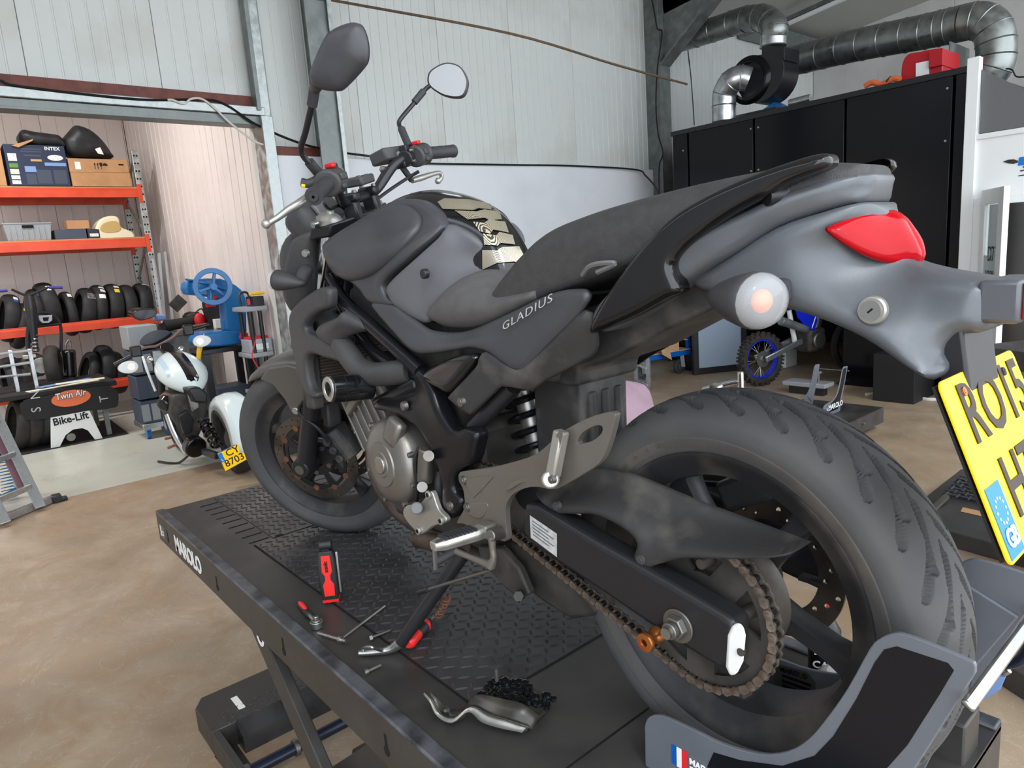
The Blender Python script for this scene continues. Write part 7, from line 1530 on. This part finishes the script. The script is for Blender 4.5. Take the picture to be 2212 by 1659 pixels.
MB().b2((-1.74, 9.5, 0), (1.5, 9.6, 3.0)).build('room_back', 'interior_shade', of); MB().b2((-1.76, BY + .08, 2.0), (1.5, 9.6, 2.05)).build('room_ceiling', 'grey_panel', of)
# dirt bike in the booth doorway
db = thing('dirt_bike', 'blue enduro motorcycle with a knobbly rear tyre in the booth doorway', 'motorcycle', (-3.9, 6.6, 0))
wc = PZ(1632, 836, 0) + V((0, .12, .33)); hd = V((.30, .95, 0)).normalized(); sdv = V((hd.y, -hd.x, 0))
MB().lathe([(-.04, .24), (-.055, .27), (-.05, .30), (-.02, .315), (.02, .315), (.05, .30), (.055, .27), (.04, .24)], wc, sdv, 48, closed=True).build('rear_tyre', 'tyre_used', db, 50)
kn = MB()
for i in range(44):
    a = 2 * math.pi * i / 44; er = hd * math.cos(a) + V((0, 0, 1)) * math.sin(a); et = -hd * math.sin(a) + V((0, 0, 1)) * math.cos(a)
    for y in ((-.035, .035) if i % 2 else (-.055, 0, .055)):
        r_ = .318 if abs(y) < .05 else .300; R_ = Matrix((et, sdv, er)).transposed(); kn.box(wc + er * r_ + sdv * y, (.026, .026, .03), R_)
kn.build('tyre_knobs', 'tyre_used', db, 0, kind='stuff')
MB().lathe([(-.03, .238), (-.03, .222), (.03, .222), (.03, .238)], wc, sdv, 48, closed=True).build('rim', 'moto_blue', db); MB().cyl(wc - sdv * .06, wc + sdv * .06, .035).build('hub', 'steel', db); MB().lathe([(.045, .045), (.045, .1)], wc, sdv, 32).build('disc', 'steel_dull', db)
for i in range(24):
    a = 2 * math.pi * i / 24; b = a + (.5 if i % 2 else -.5); k = -1 if i % 4 < 2 else 1
    MB().cyl(wc + sdv * (.04 * k) + (hd * math.cos(a) + V((0, 0, 1)) * math.sin(a)) * .034, wc + (hd * math.cos(b) + V((0, 0, 1)) * math.sin(b)) * .224, .003, n=5).build('spoke', 'steel', db)
sA, sB = wc + sdv * .09, wc + hd * .58 + sdv * .08 + V((0, 0, .16)); MB().bar(sA, sB, .035, .07).build('swingarm', 'al', db, bevel=.01); MB().bar(sA - sdv * .18, sB - sdv * .17, .035, .07).build('swingarm', 'al', db, bevel=.01)
en = wc + hd * .80 + V((0, 0, .15)); MB().box(en, (.28, .24, .30), Matrix((hd, sdv, V((0, 0, 1)))).transposed()).build('engine', 'engine_dark', db, bevel=.04); MB().cyl(en + sdv * .10, en + sdv * .16, .10, n=20).build('clutch_cover', 'steel_dull', db, bevel=.015); MB().cyl(en + V((0, 0, .12)) + hd * .05, en + V((0, 0, .36)) + hd * .12, .08).build('cylinder', 'steel_dull', db)
MB().bar(en + V((0, 0, .15)) - hd * .1 + sdv * .1, en + V((0, 0, .5)) + hd * .05 + sdv * .1, .03, .05, (1, 0, 0)).build('frame_spar', 'al', db, bevel=.008)
pnl = lambda l: [wc + hd * a + V((0, 0, b)) + sdv * .10 for a, b in l]
MB().prism(pnl(((.42, .62), (.72, .66), (.80, .40), (.74, .26), (.60, .34), (.48, .46))), sdv * .02).build('side_plate', 'moto_blue', db, 0, bevel=.008); MB().prism(pnl(((-.1, .72), (.5, .70), (1.0, .72), (1.0, .58), (.5, .58), (.0, .64))), -sdv * .2).build('seat_and_fender', 'moto_blue', db, 0, bevel=.02)
MB().cyl(wc + hd * .2 + V((0, 0, .45)) + sdv * .12, wc + hd * .62 + V((0, 0, .30)) + sdv * .12, .055, .045, 18).build('silencer', 'galv_dark', db, bevel=.01)
MB().cyl(wc + hd * .45 + V((0, 0, .55)), wc + hd * .55 + V((0, 0, .12)), .03).build('shock', 'white_cap', db)
f0 = wc + hd * 1.5; MB().lathe([(-.03, .25), (-.045, .30), (-.02, .335), (.02, .335), (.045, .30), (.03, .25)], f0 + V((0, 0, .01)), sdv, 40, closed=True).build('front_tyre', 'tyre_used', db); MB().cyl(f0 + sdv * .08, f0 - hd * .3 + V((0, 0, .75)) + sdv * .08, .028).build('fork_leg', 'black_satin', db); MB().cyl(f0 - sdv * .08, f0 - hd * .3 + V((0, 0, .75)) - sdv * .08, .028).build('fork_leg', 'black_satin', db)
# low lift with its own chock, battery and tray
l2 = thing('low_lift', 'low black lift table with side bolts carrying a second chock', 'lift table', (-2.3, 4.4, 0))
MB().b2((-2.68, 2.6, .06), (-1.95, 5.5, .2)).build('platform', 'lift_black', l2, bevel=.006); MB().b2((-2.6, 2.7, 0), (-2.03, 5.4, .06)).build('base', 'lift_black', l2)
for y in (5.05, 4.85): MB().cyl((-1.95, y, .15), (-1.925, y, .15), .014, n=8).build('bolt', 'steel', l2)
c2_ = copy_thing(chock, (-2.32, 5.05, .2), math.radians(90), 'grey wheel chock with nothing in it on the low lift')
c2_['group'] = 'wheel chocks'; chock['group'] = 'wheel chocks'
text('chock_lettering', 'MAROLO', (-2.185, 4.93, .24), (0, 1, 0), (0, 0, 1), .065, 'white_print', l2, offset=.001)
o, *_ = carton('battery', -2.55, 0, (4.45, 4.62), .2, .35, 'black_satin', 'black motorcycle battery on the low lift beside the empty chock', 'battery', .12); MB().b2((.061, -.05, .03), (.062, .06, .11)).build('battery_label', 'sticker_white', o); MB().cyl((.0, -.086, .09), (.0, -.0865, .09), .02).build('round_label', 'white_print', o)
p = PZ(1745, 828, .12); t = thing('drain_tray', 'pale grey tray with a valve behind the battery', 'tray', (p.x, p.y, 0)); MB().box((p.x, p.y, .12), (.5, .22, .05)).build('pan', 'grey_crate', t, bevel=.01); MB().b2((p.x - .2, p.y - .05, 0), (p.x + .2, p.y + .05, .095)).build('foot', 'black_satin', t); MB().cyl((p.x + .12, p.y, .14), (p.x + .12, p.y, .26), .02).cyl((p.x + .12, p.y, .25), (p.x + .12, p.y, .275), .05).build('valve', 'steel_dull', t)
p, q_ = PZ(1805, 832, .021), PZ(1832, 816, .021); p.x += .0; settag(MB().cyl(p, q_, .02, n=12).build('steel_bar', 'steel', None), 'short bright steel bar on the floor behind the empty chock', 'bar')
cable('floor_hose', [PZ(1870, 852, .015), PZ(1900, 850, .015), PZ(1950, 853, .015), PZ(2000, 862, .015), PZ(2030, 862, .015)], .018, 'cable_white', 'pale grey hose lying on the floor by the booth', 'hose')
o, *_ = carton('white_block', 0, 0, (0, .3), 0, .22, 'pvc', 'white plastic block on the floor inside the booth doorway', 'block', .2); o.location = (*PZ(1695, 790, .0).xy, 0)
o, *_ = carton('black_box', 0, 0, (0, .55), 0, .5, 'black_matte', 'plain matte black box on the floor before the booth', 'box', .4); o.location = (*(PZ(1975, 848, 0).xy - V((0, .3))), 0)
l3 = thing('ramp_lift', 'folded black lift with a tread plate ramp on the floor', 'lift table', (-.4, 4, 0))
MB().prism([(-.98, 3.25 + .35, 0), (-.70, 3.22, 0), (-.2, 3.16, 0), (-.2, 4.46, 0), (-1.0, 4.4, 0)], (0, 0, .09)).build('platform', 'lift_black', l3, 0, bevel=.006)
rp = MB().prism([PZ(2036, 1068, .1), PZ(2074, 1030, .16), PZ(2190, 1048, .16), PZ(2150, 1092, .1)], (0, 0, .008)).build('ramp', 'tread', l3, 0)
bb = MB(); a_, b_, d_ = PZ(2036, 1068, .108), PZ(2150, 1092, .108), PZ(2074, 1030, .168)
for i in range(9):
    for j in range(6):
        p = a_ + (b_ - a_) * ((i + .5) / 9) + (d_ - a_) * ((j + .5) / 6); u = ((b_ - a_).normalized() if (i + j) % 2 else (d_ - a_).normalized()); bb.bar(p - u * .022, p + u * .022, .008, .006)
bb.build('tread_bumps', 'lift_worn', rp, 0, kind='stuff'); MB().bar(PZ(2015, 1100, .1), PZ(2045, 1072, .12), .03, .02).build('hinge_bar', 'steel_dull', l3); MB().prism([PZ(x, y, .0915) for x, y in ((2080, 1096), (2145, 1110), (2140, 1120), (2075, 1105))], (0, 0, .001)).build('wood_strip', 'carton', l3, 0)
# blue trolley with cartons, ladder
tr = thing('platform_trolley', 'blue platform trolley holding an opened cardboard box', 'trolley', (-5.6, 6.85, 0))
tA, tB = PZ(1376, 785, .26), PZ(1492, 765, .26); tn = V((-(tB - tA).y, (tB - tA).x, 0)).normalized() * .5
MB().prism([tA, tB, tB + tn, tA + tn], (0, 0, .07)).build('deck_frame', 'trolley_blue', tr, 0, bevel=.006); MB().prism([tA + V((0, 0, .071)), tB + V((0, 0, .071)), tB + tn + V((0, 0, .071)), tA + tn + V((0, 0, .071))], (0, 0, .012)).build('deck', 'carton_light', tr, 0)
MB().bar(tB + tn * .1, tB + tn * .1 + V((0, 0, .9)), .05, .05, (1, 0, 0)).build('handle', 'trolley_blue', tr)
for k in (.12, .85):
    p = tA + (tB - tA) * k + tn * .15; p.z = .10; o = MB().cyl(p + tn.normalized() * -.02, p + tn.normalized() * .02, .10, n=24).build('castor', 'rubber', tr, bevel=.01); MB().cyl(p + tn.normalized() * -.022, p + tn.normalized() * .022, .04).build('castor_hub', 'steel_dull', o); MB().bar(p + V((.04, 0, 0)) - tn * .06, p + V((.02, 0, .16)) - tn * .06, .02, .05).build('castor_fork', 'grey_crate', tr)
t = thing('cardboard_box', 'opened cardboard box with splayed flaps on the blue trolley', 'box', tA + (tB - tA) * .65 + tn * .4 + V((0, 0, .085)))
bc = tA + (tB - tA) * .62 + tn * .3 + V((0, 0, .085)); e1, e2 = (tB - tA) * .16, tn * .3
MB().prism([bc - e1 - e2, bc + e1 - e2, bc + e1 + e2, bc - e1 + e2], (0, 0, .16)).build('body', 'carton_light', t, 0); MB().prism([bc + e1 * .2 - e2 + V((0, 0, .17)), bc + e1 * 1.9 - e2 * 1.2 + V((0, 0, .12)), bc + e1 * 1.7 + e2 + V((0, 0, .24)), bc + e1 * .1 + e2 + V((0, 0, .26))], (0, 0, .008)).build('flap', 'carton_light', t, 0); MB().prism([bc - e1 * 1.6 - e2 * 1.7 + V((0, 0, .0)), bc - e1 * .5 - e2 * 1.7 + V((0, 0, -.10)), bc - e1 * .2 - e2 + V((0, 0, .06)), bc - e1 * 1.3 - e2 + V((0, 0, .1))], (0, 0, .008)).build('flap', 'carton_light', t, 0)
settag(MB().ball(bc - e1 * 1.5 - e2 * .2 + V((0, 0, .10)), .11, 12, (1.2, 1, .8)).build('plastic_bag', 'clear_box', None), 'clear plastic bag of parts on the blue trolley', 'bag')
settag(MB().ball(bc - e1 * 2.2 - e2 * .6 + V((0, 0, .075)), .07, 12, (1.5, 1, .8)).build('red_pouch', 'red_tool', None), 'small red pouch at the end of the blue trolley', 'pouch')
ld_ = thing('step_ladder', 'small aluminium ladder standing before the blue trolley', 'ladder', PZ(1390, 842, 0))
for (b, tpx) in (((1375, 828), (1377, 745)), ((1402, 842), (1398, 745))):
    p = PZ(*b, 0.01); MB().bar(p, p + V((0, 0, 1.0)), .03, .06, (1, 0, 0)).build('rail', 'al', ld_, bevel=.004)
for z in (.06, .27, .48, .69, .9): MB().bar(PZ(1375, 828, 0.01) + V((0, 0, z)), PZ(1402, 842, 0.01) + V((0, 0, z)), .06, .03).build('rung', 'al', ld_, bevel=.004)
# wheel of another bike on a raised lift, cut by the frame
ow = thing('other_motorcycle', 'rear wheel of another motorcycle on a raised lift', 'motorcycle', (.07, 2.12, 0))
oc = V((.09, 2.12, 1.62)); 
m = tyre_mesh([(y, r) for y, r in prr], 560, 56, [[(a * 1.2, b, max(.003, c)) for a, b, c in s_] for s_ in st], 24, lambda p: oc + Matrix.Rotation(math.radians(62), 3, 'Z') @ p, .006); m.build('tyre', 'tyre', ow, 60)
Rz = Matrix.Rotation(math.radians(62), 3, 'Z'); m = MB().lathe([(-.07, .23), (-.06, .20), (0, .19), (.06, .20), (.07, .23)], (0, 0, 0), (0, 1, 0), 48); m.v = [tuple(oc + Rz @ V(p)) for p in m.v]; m.build('rim', 'wheel', ow)
for i in range(5):
    a = i * 1.2566; MB().bar(oc + Rz @ V((.03 * math.cos(a), 0, .03 * math.sin(a))), oc + Rz @ V((.2 * math.cos(a), 0, .2 * math.sin(a))), .03, .03, Rz @ V((0, 1, 0))).build('spoke', 'wheel', ow)
for k in (-.1, .1): MB().bar(oc + Rz @ V((0, k, 0)), oc + Rz @ V((.6, k, .05)), .03, .07).build('swingarm', 'black_satin', ow, bevel=.006)
lo2 = thing('raised_lift', 'raised black lift table under the other motorcycle', 'lift table', (.4, 2.6, 0))
for nm_, z_, h_ in (('platform', 1.27, .07), ('base', .05, .1)):
    m = MB().box((.9, 0, z_), (2.2, .7, h_)); m.v = [tuple(V((oc.x, oc.y, 0)) + Rz @ V(p)) for p in m.v]; m.build(nm_, 'lift_black', lo2, bevel=.006)
for y in (-.25, .25):
    for k, xa, xb in ((1, .4, 1.4), (.8, 1.4, .4)):
        m = MB().bar((xa, y * k, .1), (xb, y * k, 1.24), .03, .07); m.v = [tuple(V((oc.x, oc.y, 0)) + Rz @ V(p)) for p in m.v]; m.build('scissor_arm', 'lift_black', lo2)
# crouching person behind the lift
def person():
    root = thing('person', 'person in a mauve sweatshirt crouching behind the raised motorcycle', 'person', (-1.25, 1.25, 0), local=False)
    import math as m_
    J = {'pelvis': (-1.12, 1.22, .52), 'spine': (-1.16, 1.24, .74), 'chest': (-1.24, 1.27, .96), 'neck': (-1.34, 1.30, 1.12), 'kneeL': (-1.50, 1.10, .56), 'ankL': (-1.26, 1.06, .13), 'toeL': (-1.46, 1.04, .05), 'kneeR': (-1.48, 1.42, .52), 'ankR': (-1.24, 1.44, .13), 'toeR': (-1.44, 1.46, .05), 'hipL': (-1.12, 1.13, .50), 'hipR': (-1.12, 1.33, .50), 'shL': (-1.27, 1.09, 1.06), 'shR': (-1.27, 1.47, 1.05), 'elL': (-1.46, 1.02, .86), 'wrL': (-1.66, .98, .96), 'elR': (-1.46, 1.52, .84), 'wrR': (-1.66, 1.36, .94)}
    J = {k: (x - .19 - (.0 if z > .9 else .0), y + .02, z + (.05 if z > .6 else 0)) for k, (x, y, z) in J.items()}
    def skin(name, edges, rad, mt, par):
        names = []; 
        for a, b in edges:
            for k in (a, b):
                if k not in names: names.append(k)
        me = bpy.data.meshes.new(name); me.from_pydata([J[n] for n in names], [(names.index(a), names.index(b)) for a, b in edges], [])
        o = bpy.data.objects.new(name, me); COL.objects.link(o); me.materials.append(M[mt]); o.parent = par; me.transform(Matrix.Translation(-V(root.location)))
        o.modifiers.new('skin', 'SKIN').use_smooth_shade = True
        for i, n in enumerate(names): r_ = rad[n]; me.skin_vertices[0].data[i].radius = (r_, r_); me.skin_vertices[0].data[i].use_root = (i == 0)
        s = o.modifiers.new('sub', 'SUBSURF'); s.levels = 2; s.render_levels = 2
        return o
    skin('trousers', [('pelvis', 'hipL'), ('pelvis', 'hipR'), ('hipL', 'kneeL'), ('kneeL', 'ankL'), ('ankL', 'toeL'), ('hipR', 'kneeR'), ('kneeR', 'ankR'), ('ankR', 'toeR')], {'pelvis': .15, 'hipL': .12, 'hipR': .12, 'kneeL': .08, 'kneeR': .08, 'ankL': .055, 'ankR': .055, 'toeL': .045, 'toeR': .045}, 'jeans', root)
    skin('sweatshirt', [('pelvis', 'spine'), ('spine', 'chest'), ('chest', 'neck'), ('chest', 'shL'), ('shL', 'elL'), ('elL', 'wrL'), ('chest', 'shR'), ('shR', 'elR'), ('elR', 'wrR')], {'pelvis': .16, 'spine': .155, 'chest': .165, 'neck': .075, 'shL': .085, 'shR': .085, 'elL': .06, 'elR': .06, 'wrL': .045, 'wrR': .045}, 'mauve', root)
    hc = V((-1.66, 1.33, 1.27)); MB().ball(hc, .1, 20, (1.0, .78, 1.2)).ball(hc + V((-.1, 0, -.02)), .018, 8).ball(hc + V((0, -.08, 0)), .022, 8, (.6, .4, 1)).ball(hc + V((0, .08, 0)), .022, 8, (.6, .4, 1)).build('head', 'skin', root, 60)
    MB().ball(hc + V((.018, 0, .02)), .106, 20, (1.0, .8, 1.15)).build('hair', 'hair', root, 60)
    for s_, w_ in ((-1, 'wrL'), (1, 'wrR')):
        p = V(J[w_]); m = MB().ball(p + V((-.05, 0, .0)), .04, 10, (1.1, .5, .9))
        for i in range(4): m.tube([p + V((-.07, 0, .026 - .017 * i)), p + V((-.11, -s_ * .01, .024 - .017 * i)), p + V((-.125, -s_ * .03, .02 - .016 * i))], [.009, .008, .007], 6, 3)
        m.tube([p + V((-.03, -s_ * .02, .03)), p + V((-.06, -s_ * .04, .04)), p + V((-.085, -s_ * .045, .03))], [.01, .009, .008], 6, 3); m.build('hand', 'skin', root, 60)
person()
t = settag(MB().tube([PY(1520, 842, .9), PY(1560, 832, .9), PY(1585, 826, .9), PY(1598, 828, .9), PY(1601, 845, .9), PY(1600, 880, .9), V((PY(1600, 880, .9).x, .9, .0))], .009, 10).build('chrome_handle', 'chrome', None), 'curved chrome handle rising behind the rear tyre', 'handle')

# bottle, rag and strap behind the rear wheel
bt = thing('spray_bottle', 'black care spray bottle with a white printed label behind the rear wheel', 'bottle', (-.005, .285, T), local=True)
MB().lathe([(0, 0), (0, .026), (.01, .029), (.11, .029), (.13, .018), (.14, .012), (.14, 0)], (0, 0, 0), (0, 0, 1), 28).build('body', 'black_satin', bt, 40); MB().cyl((0, 0, .14), (0, 0, .17), .014).build('cap', 'red_tool', bt, bevel=.003)
d_ = V((.42, -.9, 0)).normalized(); x_ = V((.9, .42, 0)).normalized()
MB().add([d_ * .0296 * math.cos(a) + x_ * .0296 * math.sin(a) + V((0, 0, z)) for z in (.035, .095) for a in [-.9 + i * .225 for i in range(9)]], [(i, i + 1, i + 10, i + 9) for i in range(8)]).build('label_wrap', 'black_print', bt, 60)
text('bottle_print', 'MC', d_ * .031 - x_ * .018 + V((0, 0, .068)), x_, (0, 0, 1), .026, 'white_print', bt, offset=.0006); text('bottle_print', 'CARE', d_ * .031 - x_ * .02 + V((0, 0, .042)), x_, (0, 0, 1), .020, 'white_print', bt, offset=.0004)
settag(MB().prism(crom([V((.06 + dx, .26 + dy, T + .002)) for dx, dy in ((-.05, -.04), (.03, -.05), (.08, -.01), (.06, .06), (-.02, .07), (-.06, .03))], 3, True), (0, 0, .055)).build('cleaning_rag', mat('rag_grey', (170, 168, 162), .9, 0, (150, 148, 142), 20, .4, 40), None, 40, bevel=.02, seg=3), 'pale grey cleaning rag beside the black spray bottle', 'rag')
st_ = thing('tie_strap', 'dark blue strap with steel hooks hanging at the lift table end', 'strap', (.27, .37, T))
MB().tube([PY(2235, 1380, .40), PY(2212, 1418, .40), PY(2190, 1432, .40), PY(2165, 1434, .40), PY(2150, 1428, .40)], .009, 10).build('webbing', 'navy', st_)
MB().tube([PY(2150, 1428, .40), PY(2152, 1445, .40), PY(2165, 1455, .40), PY(2180, 1448, .40)], .005, 8).build('hook', 'steel', st_)
MB().prism([PY(2112, 1505, .385), PY(2150, 1462, .385), PY(2172, 1462, .385), PY(2160, 1490, .385), PY(2125, 1512, .385)], (0, .005, 0)).build('tag_cloth', 'light_blue', st_, 0)
